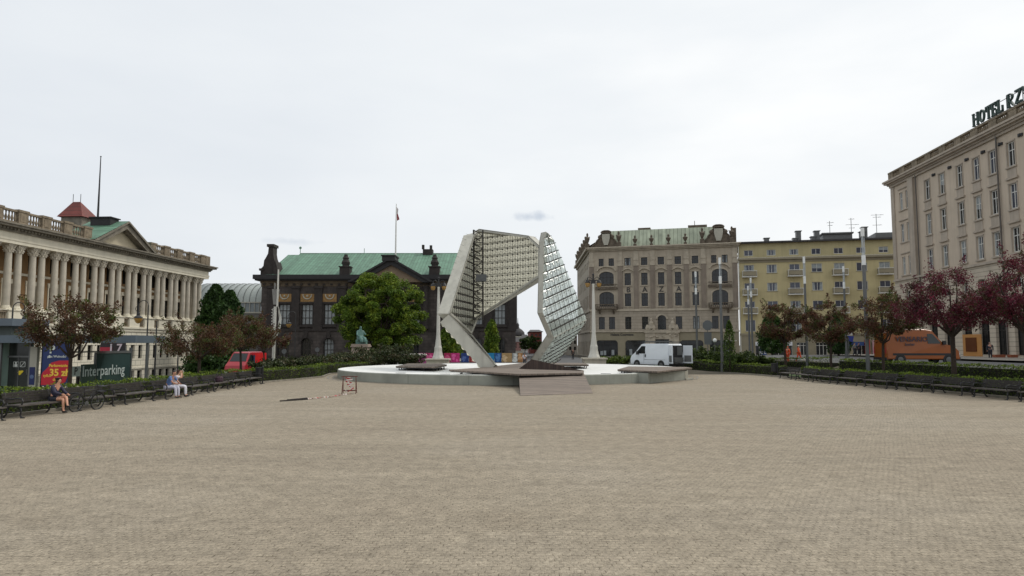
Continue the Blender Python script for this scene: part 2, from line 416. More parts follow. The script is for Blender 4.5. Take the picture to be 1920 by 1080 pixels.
b.add(vs, [(j*nx+i, j*nx+i+1, (j+1)*nx+i+1, (j+1)*nx+i) for j in range(len(ys)-1) for i in range(nx-1)])
g = b.build('ground', M['soil'], smooth=True); tag(g, 'bare earth and verge around the plaza', 'ground', kind='structure')
# plaza paving: one sheet between the two borders, carried on round the fountain
b = MB(); poly = [(x, y, .0) for x, y in LB]+[(x, y, .0) for x, y in reversed(RB)]
b.face(poly); o = b.build('plaza', M['pave']); tag(o, 'beige concrete sett paving of the open square', 'paving', kind='structure')
def strip(name, pts_l, pts_r, mat, dz, label, cat, n=60):
    """a sheet following the terrain between two polylines"""
    b = MB()
    def rs(pl, k):
        seg = [math.dist(pl[i], pl[i+1]) for i in range(len(pl)-1)]; T = sum(seg)*k
        for i, s_ in enumerate(seg):
            if T <= s_+1e-9: t = T/s_; return (pl[i][0]+(pl[i+1][0]-pl[i][0])*t, pl[i][1]+(pl[i+1][1]-pl[i][1])*t)
            T -= s_
        return pl[-1]
    m = 8; vs = []
    for k in range(n+1):
        a = rs(pts_l, k/n); c = rs(pts_r, k/n)
        for j in range(m+1):
            x = a[0]+(c[0]-a[0])*j/m; y = a[1]+(c[1]-a[1])*j/m; vs.append((x, y, gz(x, y)+dz))
    b.add(vs, [(k*(m+1)+j, k*(m+1)+j+1, (k+1)*(m+1)+j+1, (k+1)*(m+1)+j) for k in range(n) for j in range(m)])
    o = b.build(name, mat, smooth=True); return tag(o, label, cat, kind='structure')
# streets: right, left, back; pavements in front of the facades
strip('road', [(29.5,-30),(29.5,60),(30,95)], [(38,-30),(39,60),(41,95)], M['asphalt'], .06, 'grey asphalt street in front of the hotel', 'road')
strip('road', [(-90,76),(-45,80),(-20,82),(24,80),(30,93),(80,92)], [(-90,92),(-45,96),(-20,102),(24,100),(52,104),(110,104)], M['asphalt'], .05, 'asphalt street crossing behind the fountain', 'road')
strip('road', [(2.2,100),(6,400)], [(11.5,100),(13,400)], M['asphalt'], .04, 'narrow street leading away between museum and corner house', 'road')
strip('pavement', [(40.2,-30),(41.4,60),(43,93)], [(46,-30),(50.5,60),(56,99)], M['sidewalk'], .16, 'pale slab pavement along the hotel', 'pavement')
strip('pavement', [(-60,104),(-20,105),(1,105)], [(-60,131),(-20,131),(1,131)], M['sidewalk'], .1, 'pale slab pavement before the museum', 'pavement', 20)
strip('pavement', [(13,105),(30,104),(56,104.4)], [(14,131),(40,123.5),(72,117)], M['sidewalk'], .1, 'pale slab pavement before the corner houses', 'pavement', 30)
strip('pavement', [(-30,20),(-30,76)], [(-52,20),(-49,76)], M['sidewalk'], .05, 'slab pavement between kiosk and colonnade', 'pavement', 30)
# lawns and beds on both sides of the plaza
off = lambda pl, d: [(x+d, y) for x, y in pl]
LBe = LB[:9]; RBe = RB[:8]
strip('lawn', off(LBe, -1.2), off(LBe, -12.5), M['lawn'], .03, 'green grass strip behind the left hedge', 'lawn')
strip('lawn', off(RBe, 1.2), off(RBe, 6.2), M['lawn'], .03, 'green grass strip behind the right hedge', 'lawn')
strip('lawn', [(-22,60),(-15.8,61),(-13.5,68),(-8,73.5)], [(-30,79),(-20,80.5),(-12,80),(-7,79)], M['lawn'], .03, 'planting bed left of the fountain', 'lawn', 30)
strip('lawn', [(9,73.8),(13.5,70.4),(17.4,66.6),(20.2,62.2),(22,56.5)], [(9,78),(14,78),(20,78),(24,77),(28,72)], M['lawn'], .03, 'planting bed right of the fountain', 'lawn', 30)
# kerb stones edging the plaza, a real step
def kerb(pl, side, label):
    b = MB(); w = .16*side
    for i in range(1, len(pl)-1):
        (x0,y0),(x1,y1) = pl[i], pl[i+1]
        d = Vector((x1-x0, y1-y0, 0)); n_ = max(1, int(d.length/1.0)); nrm = Vector((-d.y, d.x, 0)).normalized()*.16*side
        for k in range(n_):
            a = Vector((x0,y0,0))+d*(k/n_); c = Vector((x0,y0,0))+d*((k+.985)/n_); h = .11+.008*rnd.random()
            q = [a, c, c+nrm, a+nrm]
            if side < 0: q.reverse()
            b.prism([(p.x,p.y) for p in q], -.05, h)
    o = b.build('kerb', M['kerb']); return tag(o, label, 'kerb', kind='structure')
kerb(LB, 1, 'stone kerb along the left edge of the plaza')
kerb(RB, -1, 'stone kerb along the right edge of the plaza')
b = MB()      # street kerb by the right road
for y in range(-20, 92, 2):
    b.box(29.2, 29.42, y, y+1.97, gz(29.3,y)-.1, gz(29.3,y)+.16)
tag(b.build('kerb', M['kerb']), 'street kerb beside the right road', 'kerb', kind='structure')

# ---------------------------------------------------------------- facade kit
def wall_grid(b, W, z0, z1, ops, depth=.35, y=0, x0=0):
    xs = sorted(set([x0, W]+[v for o in ops for v in o[:2] if x0 <= v <= W])); zs = sorted(set([z0, z1]+[v for o in ops for v in o[2:4] if z0 <= v <= z1]))
    for i in range(len(xs)-1):
        for j in range(len(zs)-1):
            cx = (xs[i]+xs[i+1])/2; cz = (zs[j]+zs[j+1])/2
            if any(o[0] < cx < o[1] and o[2] < cz < o[3] for o in ops): continue
            b.quad((xs[i],y,zs[j]), (xs[i+1],y,zs[j]), (xs[i+1],y,zs[j+1]), (xs[i],y,zs[j+1]))
    for o in ops:
        a, c, p, q = o[:4]; Y = y+depth
        b.quad((a,y,p),(a,Y,p),(a,Y,q),(a,y,q)); b.quad((c,Y,p),(c,y,p),(c,y,q),(c,Y,q))
        b.quad((a,y,q),(a,Y,q),(c,Y,q),(c,y,q)); b.quad((a,Y,p),(a,y,p),(c,y,p),(c,Y,p))
_wc = {}
def winmesh(w, h, nx_, nz_, fm, gm='win', curtain=0, fw=.07, arch=0):
    key = (round(w,2), round(h,2), nx_, str(nz_), fm, gm, curtain, arch)
    if key in _wc: return _wc[key]
    g_ = MB()
    g_.quad((-w/2,.06,0),(w/2,.06,0),(w/2,.06,h),(-w/2,.06,h))
    if curtain:
        g_.m = 1
        if curtain == 1: g_.quad((-w/2+.04,.05,.04),(-w/2+.3*w,.05,.04),(-w/2+.24*w,.05,h-.05),(-w/2+.04,.05,h-.05)); g_.quad((w/2-.3*w,.05,.04),(w/2-.04,.05,.04),(w/2-.04,.05,h-.05),(w/2-.24*w,.05,h-.05))
        elif curtain == 2: g_.quad((-w/2+.04,.05,h*.45),(w/2-.04,.05,h*.42),(w/2-.04,.05,h-.05),(-w/2+.04,.05,h-.05))
        elif curtain == 3: g_.quad((-w/2+.04,.05,.04),(w/2-.04,.05,.04),(w/2-.04,.05,h-.05),(-w/2+.04,.05,h-.05))
    gme = g_.mesh('window', [M[gm], M['curt']])
    f = MB(); f.box(-w/2,-w/2+fw,-.02,.05,0,h); f.box(w/2-fw,w/2,-.02,.05,0,h); f.box(-w/2+fw,w/2-fw,-.02,.05,0,fw); f.box(-w/2+fw,w/2-fw,-.02,.05,h-fw,h)
    for i in range(1, nx_): x = -w/2+w*i/nx_; f.box(x-fw*.45,x+fw*.45,-.01,.045,fw,h-fw)
    zs = nz_ if isinstance(nz_, (list, tuple)) else [i/nz_ for i in range(1, nz_)]
    for k in zs: f.box(-w/2+fw,w/2-fw,-.015,.048,h*k-fw*.45,h*k+fw*.45)
    fme = f.mesh('window_frame', M[fm])
    _wc[key] = (gme, fme); return _wc[key]
def put_window(parent, x, z, w, h, nx_=2, nz_=(.66,), fm='frame_w', gm='win', y=.22, rz=0, curtain=None, loc=None, fw=.07):
    if curtain is None: curtain = rnd.choice([0,0,1,2,0,1])
    g_, f = winmesh(w, h, nx_, nz_, fm, gm, curtain, fw)
    o = inst(g_, 'window', parent, loc or (x, y, z), rz)
    inst(f, 'window_frame', o)
    return o
def arch_spandrel(b, xa, xb, ztop, rise, y0, y1, n=10):
    """fills the corners above a round or segmental arch inside a rectangular opening"""
    c = (xa+xb)/2; hw = (xb-xa)/2
    pts = [(c-hw*math.cos(PI*i/n), ztop-rise+rise*math.sin(PI*i/n)) for i in range(n+1)]
    for i in range(n):
        b.xz([pts[i], pts[i+1], (pts[i+1][0], ztop+.002), (pts[i][0], ztop+.002)] if i not in (0, n-1) or True else [], y0, y1)
def arch_ring(b, c, zs, r, rise, t, y0, y1, n=12):
    o = [(c-(r+t)*math.cos(PI*i/n), zs+(rise+t)*math.sin(PI*i/n)) for i in range(n+1)]
    q = [(c-r*math.cos(PI*i/n), zs+rise*math.sin(PI*i/n)) for i in range(n+1)]
    for i in range(n): b.xz([q[i], q[i+1], o[i+1], o[i]], y0, y1)
def cornice(b, x0, x1, z, y=0, steps=((.15,.2),(.35,.15),(.6,.2))):
    for p, h in steps: b.box(x0-p, x1+p, y-p, y+.3, z, z+h); z += h
    return z

# ---------------------------------------------------------------- library with colonnade
A_S = math.atan(.077)      # the long sides of the square run slightly right of the view axis
LY = 104.6
lib = thing('library_building', 'long cream library with paired columns, balustrade and green gable roof at the left', 'building', (-54+.077*LY, LY, 0), PI/2-A_S)
# local x runs away from the camera; x=0 is the far corner, so the building spans -42..0
W0 = -43.6; P = 3.13; NB = 14
pairs = [-2.15-P*k for k in range(13)]
def lz(y, Yd): return at(383, y, Yd).z
Z0 = -2.6; ZS = 4.55; ZC0 = 6.0; ZC1 = 12.45; ZE = 14.35
gaps = [(pairs[k]+pairs[k+1])/2 for k in range(12)]
b = MB(); ops = []
for k in range(13):
    c = pairs[k] if k == 0 else pairs[k]
    for c in ([pairs[k]] if k == 12 else [pairs[k], gaps[k]]):
        ops.append((c-.42, c+.42, .85, 2.55))
        ops.append((c-.5, c+.5, -2.1, -.65))
wall_grid(b, 0, Z0, ZS, ops, .4, 0, W0)
b.quad((0,0,Z0),(0,17,Z0),(0,17,ZS),(0,0,ZS)); b.quad((W0,17,Z0),(W0,0,Z0),(W0,0,ZS),(W0,17,ZS)); b.quad((0,17,Z0),(W0,17,Z0),(W0,17,ZS),(0,17,ZS))
b.quad((W0,0,ZS),(0,0,ZS),(0,17,ZS),(W0,17,ZS))
b.build('basement_wall', M['lib_r'], lib)
for o_ in ops:
    put_window(lib, (o_[0]+o_[1])/2, o_[2], .84 if o_[2] > 0 else 1.0, o_[3]-o_[2], 2, (.7,), 'frame_d', 'win', .3, curtain=0)
b = MB(); b.box(W0-.12,.12,-.12,.3,-.42,-.2); b.box(W0-.25,.25,-.25,.3,ZS,ZS+.22); b.box(W0-.12,.12,-.12,.3,ZS-.35,ZS-.003)
b.build('string_course', M['lib'], lib)
# the pedestals below each pair, and the balcony rails between
b = MB()
for c in pairs: b.box(c-1.02, c+1.02, -.1, 2.2, ZS+.22, ZC0-.1); b.box(c-1.1, c+1.1, -.2, 2.2, ZC0-.1, ZC0)
b.build('column_pedestals', M['lib'], lib)
b = MB()
for c in gaps:
    b.box(c-.56, c+.56, .05, .25, ZC0-.28, ZC0-.13); b.box(c-.56, c+.56, .05, .25, ZS+.22, ZS+.36)
    for i in range(4): b.lathe([(.05,0),(.1,.25),(.05,.6),(.07,.85)], c-.4+.27*i, .15, 6, ZS+.36)
b.build('balcony_rail', M['lib_b'], lib)
# loggia
YB = 2.4
b = MB(); ops2 = []
for k in range(13):
    c = pairs[k]
    if k < 12:
        c = gaps[k]; ops2.append((c-.68, c+.68, 6.05, 8.75)); ops2.append((c-.62, c+.62, 10.3, 12.3))  # upper windows repeated in every bay to darken the shaded loggia
wall_grid(b, -.55, ZC0, ZC1, ops2, .35, YB, W0+.5)
b.quad((-.55,YB,ZC0),(-.55,16.5,ZC0),(-.55,16.5,ZC1),(-.55,YB,ZC1)); b.quad((W0+.5,16.5,ZC0),(W0+.5,YB,ZC0),(W0+.5,YB,ZC1),(W0+.5,16.5,ZC1))
b.build('loggia_wall', M['ochre'], lib)
b = MB(); b.box(W0+.4,-.42,.02,YB-.003,ZC0-.05,ZC0+.02)
for c in gaps: b.box(c-.85,c+.85,YB-.1,YB+.1,8.78,9.25); b.box(c-.8,c-.63,YB-.06,YB+.1,6.05,8.78); b.box(c+.63,c+.8,YB-.06,YB+.1,6.05,8.78)
b.box(W0+.4,-.42,YB-.08,YB+.1,9.7,9.95)
b.build('loggia_trim', M['lib'], lib)
for c in gaps:
    put_window(lib, c, 6.05, 1.36, 2.7, 2, (.35,.7), 'frame_d', 'win', YB+.25, curtain=0)
    put_window(lib, c, 10.3, 1.24, 2.0, 2, (), 'frame_d', 'win', YB+.25, curtain=0)
# columns: shaft > base, capital; fluted by a 20-sided starred section
def colmeshes():
    n = 20; s = MB(); hh = ZC1-ZC0; z0 = .42; z1 = hh-.82
    vs = []; lv = [(0,.345),(.35,.345),(.7,.325),(1,.295)]
    for t, r in lv:
        for i in range(2*n):
            rr = r*(1 if i % 2 else .86); a = PI*i/n; vs.append((rr*math.cos(a), rr*math.sin(a), z0+(z1-z0)*t))
    m = 2*n
    s.add(vs, [(k*m+i, k*m+(i+1)%m, (k+1)*m+(i+1)%m, (k+1)*m+i) for k in range(len(lv)-1) for i in range(m)])
    b1 = MB(); b1.box(-.44,.44,-.44,.44,0,.14); b1.lathe([(.43,.14),(.45,.2),(.43,.26),(.37,.3),(.4,.36),(.36,.42)], 0, 0, 16)
    c1 = MB(); c1.lathe([(.30,0),(.34,.05),(.31,.1),(.33,.3),(.40,.52),(.47,.68)], 0, 0, 14, z1)
    for ring, zz, r0, nn in ((0,.12,.33,8),(1,.36,.36,8)):
        for i in range(nn):
            a = 2*PI*(i+.5*ring)/nn; ca, sa = math.cos(a), math.sin(a)
            p = Vector((r0*ca, r0*sa, z1+zz-.08)); c1.path([p, p+Vector((.06*ca,.06*sa,.2)), p+Vector((.15*ca,.15*sa,.24)), p+Vector((.15*ca,.15*sa,.14))], [.08,.07,.05,.03], 4)
    for i in range(4):
        a = PI/4+PI/2*i; ca, sa = math.cos(a), math.sin(a); c1.ball((.52*ca,.52*sa,z1+.64), .1, 6)
    c1.box(-.47,.47,-.47,.47,z1+.70,z1+.82)
    return s.mesh('column', M['lib_c'], True), b1.mesh('column_base', M['lib']), c1.mesh('capital', M['lib_c'])
cm = colmeshes()
for k, c in enumerate(pairs):
    for dx in (-.62, .62):
        o = inst(cm[0], 'column', lib, (c+dx, .62, ZC0)); inst(cm[1], 'column_base', o); inst(cm[2], 'capital', o)
# short return of columns round the far corner
for dy in (1.9, 3.2):
    o = inst(cm[0], 'column', lib, (-.95, dy+.3, ZC0)); inst(cm[1], 'column_base', o); inst(cm[2], 'capital', o)
# entablature
b = MB()
b.box(W0-.0,.0,0,17,ZC1,ZC1+.32); b.box(W0-.06,.06,-.06,17,ZC1+.32,ZC1+.55); b.box(W0+.03,-.03,.03,17,ZC1+.55,ZC1+1.12)
b.build('architrave', M['lib'], lib)
b = MB()
b.box(W0-.2,.2,-.2,17.2,ZC1+1.12,ZC1+1.3)
x = W0
while x < .2: b.box(x,x+.22,-.45,0,ZC1+1.30,ZC1+1.52); x += .44
for i in range(38): b.box(0,.45,-.2+.45*i,.02+.45*i,ZC1+1.30,ZC1+1.52)
b.box(W0-.22,.22,-.22,17.2,ZC1+1.30,ZC1+1.52)
b.box(W0-.8,.8,-.8,17.8,ZC1+1.52,ZC1+1.74); b.box(W0-.95,.95,-.95,17.95,ZC1+1.74,ZE+.0)
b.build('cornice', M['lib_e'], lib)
# balustrade in front of the flat roof, broken by the gable
GC = -21.0; GH = 5.7
b = MB(); bl_ = b; br_ = MB(); BZ = ZE
def baluster_run(b, xa, xb, y0=-.15):
    b.box(xa, xb, y0, y0+.3, BZ+.02, BZ+.28); b.box(xa, xb, y0-.03, y0+.33, BZ+1.22, BZ+1.42)
    n_ = max(1, int((xb-xa)/.36))
    for i in range(n_): b.lathe([(.07,0),(.12,.2),(.13,.35),(.06,.65),(.09,.94)], xa+(xb-xa)*(i+.5)/n_, y0+.15, 6, BZ+.28)
ped = [c for c in pairs]
edges = []
for c in ped:
    if abs(c-GC) < GH-.3: continue
    b = br_ if c > GC else bl_
    b.box(c-.62,c+.62,-.24,.3,BZ+.02,BZ+1.30); b.box(c-.7,c+.7,-.3,.36,BZ+1.30,BZ+1.52); b.box(c-.4,c+.4,-.27,-.2,BZ+.35,BZ+1.1)
for g0 in gaps:
    if abs(g0-GC) < GH-.2: continue
    baluster_run(br_ if g0 > GC else bl_, g0-(P/2-.62), g0+(P/2-.62))
b = br_; b.box(-1.4,-.2,-.24,.3,BZ+.02,BZ+1.5)
for j in range(5): b.box(-.5,.05,2.5+3*j,3.7+3*j,BZ+.02,BZ+1.5)
b.box(-.36,-.1,.3,16,BZ+1.25,BZ+1.42)
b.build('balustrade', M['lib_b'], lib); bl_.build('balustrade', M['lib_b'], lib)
# gable
z0 = ZE+.02; za = z0+2.98
b = MB(); b.xz([(GC-GH+1.2,z0+.25),(GC+GH-1.2,z0+.25),(GC,za-.72)], .25, .5); b.build('gable_wall', M['tymp'], lib)
b = MB()
for s_ in (-1, 1):
    b.xz([(GC+s_*GH,z0),(GC+s_*(GH-1.3),z0),(GC,za-.72),(GC,za)][::s_], -.7, .6)
    b.xz([(GC+s_*(GH+.3),z0+.02),(GC+s_*(GH-.3),z0+.05),(GC,za),(GC,za+.22)][::s_], -.95, .2)
for i in range(14):
    for s_ in (-1, 1):
        t = (i+.5)/14; x = GC+s_*(GH-1.0)*(1-t); z = z0+.1+(za-.9-z0)*t
        b.box(x-.1,x+.1,-.5,.0,z,z+.2)
b.build('gable_moulding', M['lib_e'], lib)
b = MB()
for s_ in (-1, 1):
    pts = [(GC+s_*(GH+.3),-.9,z0+.12),(GC,-.9,za+.24),(GC,4.2,za+.24),(GC+s_*(GH+.3),4.2,z0+.12)]
    b.face(pts if s_ > 0 else pts[::-1])
b.build('gable_roof', M['copper'], lib)
b = MB(); b.box(GC-1.5,GC+.1,.5,3.0,za-.5,za+.42); b.box(GC-1.65,GC+.25,.35,3.15,za+.42,za+.55); b.build('roof_lantern', M['eave'], lib)
b = MB(); b.box(W0+.2,-.2,.5,16.8,ZE+.03,ZE+.3); b.build('flat_roof', M['roofd'], lib)
b = MB(); b.path([(GC-1.2,2.3,za-.9),(GC-1.2,2.3,za+2.2),(GC-1.2,2.3,za+7.9)],[.14,.11,.05],8); b.ball((GC-1.2,2.3,za+8),.1,6); b.build('flagpole', M['dark_metal'], lib)

# red hipped roof rising behind the library
p = at(150, 400, 96)
rt_ = thing('tower_house', 'old tower with steep red hipped roof rising behind the library balustrade', 'building', (p.x, 96, 0), PI/2-A_S)
b = MB(); b.box(-1.5,1.5,-1.4,1.6,-2,p.z-.3); b.build('wall', M['lib_e'], rt_)
b = MB(); zr = at(147,410,96).z; zt = at(147,380,96).z; r_ = .55
b.add([(-1.9,-1.75,zr),(1.9,-1.75,zr),(1.9,1.95,zr),(-1.9,1.95,zr),(-.55,-.4,zt),(-.55,.7,zt)],[(0,1,4),(1,2,5,4),(2,3,5),(3,0,4,5),(3,2,1,0)])
b.build('roof', M['redtile'], rt_)
b = MB(); b.tube((-.55,-.4,zt),(-.55,-.4,zt+1.1),.04); b.tube((-.55,.7,zt),(-.55,.7,zt+1.1),.04); b.build('finial', M['dark_metal'], rt_)
# ---------------------------------------------------------------- museum
MY = 130.0
mx_ = lambda px: at(px, 600, MY).x
mz_ = lambda py: at(735, py, MY).z
MX0 = mx_(735)
mus = thing('museum_building', 'dark sooty sandstone museum with green copper roof, central gable and flagpole', 'building', (MX0, MY, 0))
X = lambda px: mx_(px)-MX0
xl = X(489); xr = -xl*.93; zb = -.4; zs_ = mz_(618); ze = mz_(531); zc = mz_(519); D = 26
bays = [X(532.5), X(575.5), X(617.5)]; pitch = bays[1]-bays[0]
right = [-x for x in bays]
mid = [X(735)+k*pitch*.98 for k in (-1,0,1)]
allb = bays+mid+right
b = MB(); ops = []
for x in allb:
    ops.append((x-1.05, x+1.05, mz_(609), mz_(570)))
    if x in bays[1:]+right+mid: ops.append((x-.95, x+.95, .4 if x not in mid else .1, mz_(634)))
    else: ops.append((x-1.15, x+1.15, zb, mz_(632)))
wall_grid(b, xr, zs_, ze, [o for o in ops if o[2] > zs_], .55, 0, xl)
for x in (xl, xr):
    b.quad(*( [(x,0,zb),(x,D,zb),(x,D,ze),(x,0,ze)] if x == xr else [(x,D,zb),(x,0,zb),(x,0,ze),(x,D,ze)] ))
b.quad((xr,D,zb),(xl,D,zb),(xl,D,ze),(xr,D,ze))
# lower storey, battered slightly forward
wall_grid(b, xr+.3, zb, zs_, [o for o in ops if o[2] < zs_], .8, -.3, xl-.3)
b.quad((xl-.3,-.3,zs_),(xr+.3,-.3,zs_),(xr+.3,.0,zs_),(xl-.3,.0,zs_))
b.quad((xr+.3,-.3,zb),(xr+.3,D,zb),(xr+.3,D,zs_),(xr+.3,-.3,zs_)); b.quad((xl-.3,D,zb),(xl-.3,-.3,zb),(xl-.3,-.3,zs_),(xl-.3,D,zs_))
for o in ops:
    if o[2] < zs_: arch_spandrel(b, o[0], o[1], o[3], .95, -.295, .2)
b.build('wall', M['mus'], mus)
b = MB()
b.box(xl-.45,xr+.45,-.5,-.29,zs_-.25,zs_+.1); b.box(xl-.4,xr+.4,-.42,-.295,zb,.55)
for x in allb:
    b.box(x-1.35,x+1.35,-.35,-.003,mz_(609)-.45,mz_(609)-.05)          # sills
    b.box(x-1.45,x+1.45,-.25,-.003,mz_(570)+.05,mz_(570)+.4)
    b.box(x-1.35,x-1.08,-.15,-.003,mz_(609),mz_(570)+.05); b.box(x+1.08,x+1.35,-.15,-.003,mz_(609),mz_(570)+.05)
# pilasters with capitals between the bays
pil = [bays[0]-pitch/2-.3] + [ (bays[i]+bays[i+1])/2 for i in (0,1)] + [bays[2]+pitch/2+.2]
for x in pil+[-q for q in pil]:
    b.box(x-.75,x+.75,-.35,-.003,zs_+.1,ze-1.0); b.box(x-.9,x+.9,-.5,-.002,ze-1.0,ze-.55); b.box(x-.9,x+.9,-.5,-.002,zs_+.1,zs_+.6)
for x in [mid[0]-pitch/2, (mid[0]+mid[1])/2, (mid[1]+mid[2])/2, mid[2]+pitch/2]:
    b.lathe([(.62,zs_+.1),(.66,zs_+.4),(.5,zs_+.6),(.45,ze-1.1),(.6,ze-.6)], x, -.75, 12)
for o in ops:
    if o[2] < zs_:
        arch_ring(b, (o[0]+o[1])/2, o[3]-.95, (o[1]-o[0])/2, .95, .35, -.42, -.297)
        b.xz([((o[0]+o[1])/2-.25,o[3]),((o[0]+o[1])/2+.25,o[3]),((o[0]+o[1])/2+.4,o[3]+1.3),((o[0]+o[1])/2-.4,o[3]+1.3)], -.6,-.3)
for i in range(34):
    x = xl+.5+(xr-xl-1)*i/33
    b.box(x-.2,x+.2,-.45,-.003,ze-.4,ze-.1)
b.build('stone_trim', M['mus_t'], mus)
b = MB()
for x in bays+right+[mid[0], mid[2]]:
    b = MB(); b.box(x-1.3,x+1.3,-.08,-.003,mz_(566),mz_(551)); mo_ = b.build('mosaic_panel', M['mus_g'], mus); b = MB()
    n_ = 10
    for i in range(n_):
        a0 = PI+PI*i/n_; a1 = PI+PI*(i+1)/n_; c0 = mz_(552)
        b.tube((x+.8*math.cos(a0),-.16,c0+.9*math.sin(a0)),(x+.8*math.cos(a1),-.16,c0+.9*math.sin(a1)),.11,n=5)
    b.ball((x,-.14,mz_(553)-.2),.22,6); b.build('garland', M['dull_white'], mo_)
b = MB(); b.box(xl-.1,xr+.1,-.12,.2,ze-.003-.6,ze+.0); b.box(xl-.25,xr+.25,-.25,D,ze+.003,ze+.45)
b.build('frieze', M['mus_b'], mus)
b = MB(); b.box(xl-1.0,xr+1.0,-1.0,D+1,ze+.45,ze+.7); b.box(xl-1.3,xr+1.3,-1.3,D+1.3,ze+.7,zc+.3); b.build('eaves', M['eave'], mus)
for x in allb: put_window(mus, x, mz_(609), 2.1, mz_(570)-mz_(609), 3, (.33,.68), 'frame_d', 'win2', .35, curtain=3, fw=.15)
for o in ops:
    if o[2] < zs_: put_window(mus, (o[0]+o[1])/2, o[2], o[1]-o[0], o[3]-o[2], 3, (.35,.68), 'frame_d', 'win', .3, fw=.14, curtain=3 if abs((o[0]+o[1])/2-bays[2]) < .1 else 0)
# roof
zr_ = at(735,475.5,MY+12).z; zt_ = zc+.32
b = MB(); xa = xl+2.2; xb = xr+.9
xra = at(563,475,MY+12).x-MX0; xrb = -xra
b.add([(xa,-1.0,zt_),(xb,-1.0,zt_),(xb,D,zt_),(xa,D,zt_),(xra,12,zr_),(xrb,12,zr_)],[(0,1,5,4),(1,2,5),(2,3,4,5)])
b.add([(xl+.9,-.8,zt_),(xra,-.8,zt_),(xra,12,zr_-.25),(xl+.9,12,zr_-.25),(xl+.9,D,zt_),(xra,D,zt_)],[(0,1,2,3),(3,2,5,4)])
b.build('roof', M['copper'], mus)
b = MB(); b.tube((xra,12,zr_),(xrb,12,zr_),.12); b.tube((xra,12,zr_),(xra,12,zr_+1.4),.07); b.ball((xra,12,zr_+1.2),.3,6); b.tube((X(655),12,zr_),(X(655),12,zr_+1.1),.06)
b.build('ridge', M['copper'], mus)
b = MB()   # stepped scrolled gable at the left corner
zg = lambda py: at(505, py, MY).z
prof = [(488,519),(488,505),(493,499),(494,489),(497,484),(501,476),(502,463),(499.5,460),(512,460),(510.5,464),(510.5,476),(512,484),(515,492),(518,500),(522,519)]
b.xz([(X(px), zg(py)) for px, py in prof][::-1], -.6, 1.6)
b.box(X(499),X(512.5),-.8,1.8,zg(463.5),zg(460)+.15)
b.xz([(X(px), zg(py)) for px, py in [(514,519),(512,500),(516,490),(520,503),(523,519)]][::-1], -.9, 2.4)
b.box(X(486),X(494),-.9,1.9,zg(508),zg(504))
b.build('corner_gable', M['mus_t'], mus)
b = MB()   # main gable
apx = 0; az = mz_(488); bx = X(812); bz = mz_(531)
b.xz([(-bx+1.6,bz+.1),(bx-1.6,bz+.1),(0,az-1.0)], -1.5, .4); b.build('gable_wall', M['mus_y'], mus)
b = MB()
for s_ in (-1, 1):
    b.xz([(s_*bx,bz),(s_*(bx-1.8),bz),(0,az-1.1),(0,az)][::s_], -2.0, .5)
    b.xz([(s_*(bx+.4),bz+.05),(s_*(bx-.5),bz+.1),(0,az-.05),(0,az+.3)][::s_], -2.4, .3)
b.box(X(719),X(743),-2.5,1.5,mz_(492),mz_(482)); b.box(X(717.5),X(744.5),-2.7,1.8,mz_(483),mz_(481))
b.face([(-bx,-2.2,bz+.2),(0,-2.2,az+.25),(0,12,az+.25),(-bx,6,bz+.2)][::-1]); b.face([(bx,-2.2,bz+.2),(0,-2.2,az+.25),(0,12,az+.25),(bx,6,bz+.2)])
b.build('gable_moulding', M['eave'], mus)
for px in (647, 814.5):
    b = MB(); x = X(px); z0 = zc+.3
    b.box(x-.95,x+.95,-1.2,.7,z0-.3,z0+1.4); b.box(x-1.1,x+1.1,-1.35,.85,z0+1.4,z0+1.6)
    b.lathe([(.75,1.6),(.62,2.0),(.8,2.6),(.5,3.2),(.62,3.4),(.4,3.7),(.3,4.1)], x, -.25, 8, z0-.2)
    b.tube((x-.6,-.3,z0+2.0),(x-.25,-.3,z0+3.1),.28,.2); b.tube((x+.6,-.3,z0+2.0),(x+.25,-.3,z0+3.1),.28,.2)
    b.build('roof_statue', M['mus_t'], mus)
b = MB(); b.path([(0,3,az),(0,3,mz_(420)),(0,3,at(734,382,MY+3).z)],[.16,.13,.06],8); pole = b.build('flagpole', M['frame_w'], mus)
b = MB(); zf = at(734,397,MY+3).z
b.m = 0; b.add([(.1,3,zf+.9),(.42,2.9,zf+.5),(.30,3.1,zf-.5),(.12,3,zf-.6)],[(0,1,2,3),(3,2,1,0)])
b.m = 1; b.add([(.12,3,zf-.5),(.34,2.9,zf-.4),(.66,3.05,zf-1.5),(.18,3,zf-1.8)],[(0,1,2,3),(3,2,1,0)])
b.build('flag', [flat('flag_white',190,180,180), flat('flag_red',130,20,30)], pole)
b = MB()
b.box(4.2,6.2,11,13,zr_-.4,zr_+.8); b.box(4.0,4.5,11,11.5,zr_+.8,zr_+1.7); b.box(5.6,6.1,11,11.5,zr_+.8,zr_+1.6); b.build('chimney', M['mus_t'], mus)

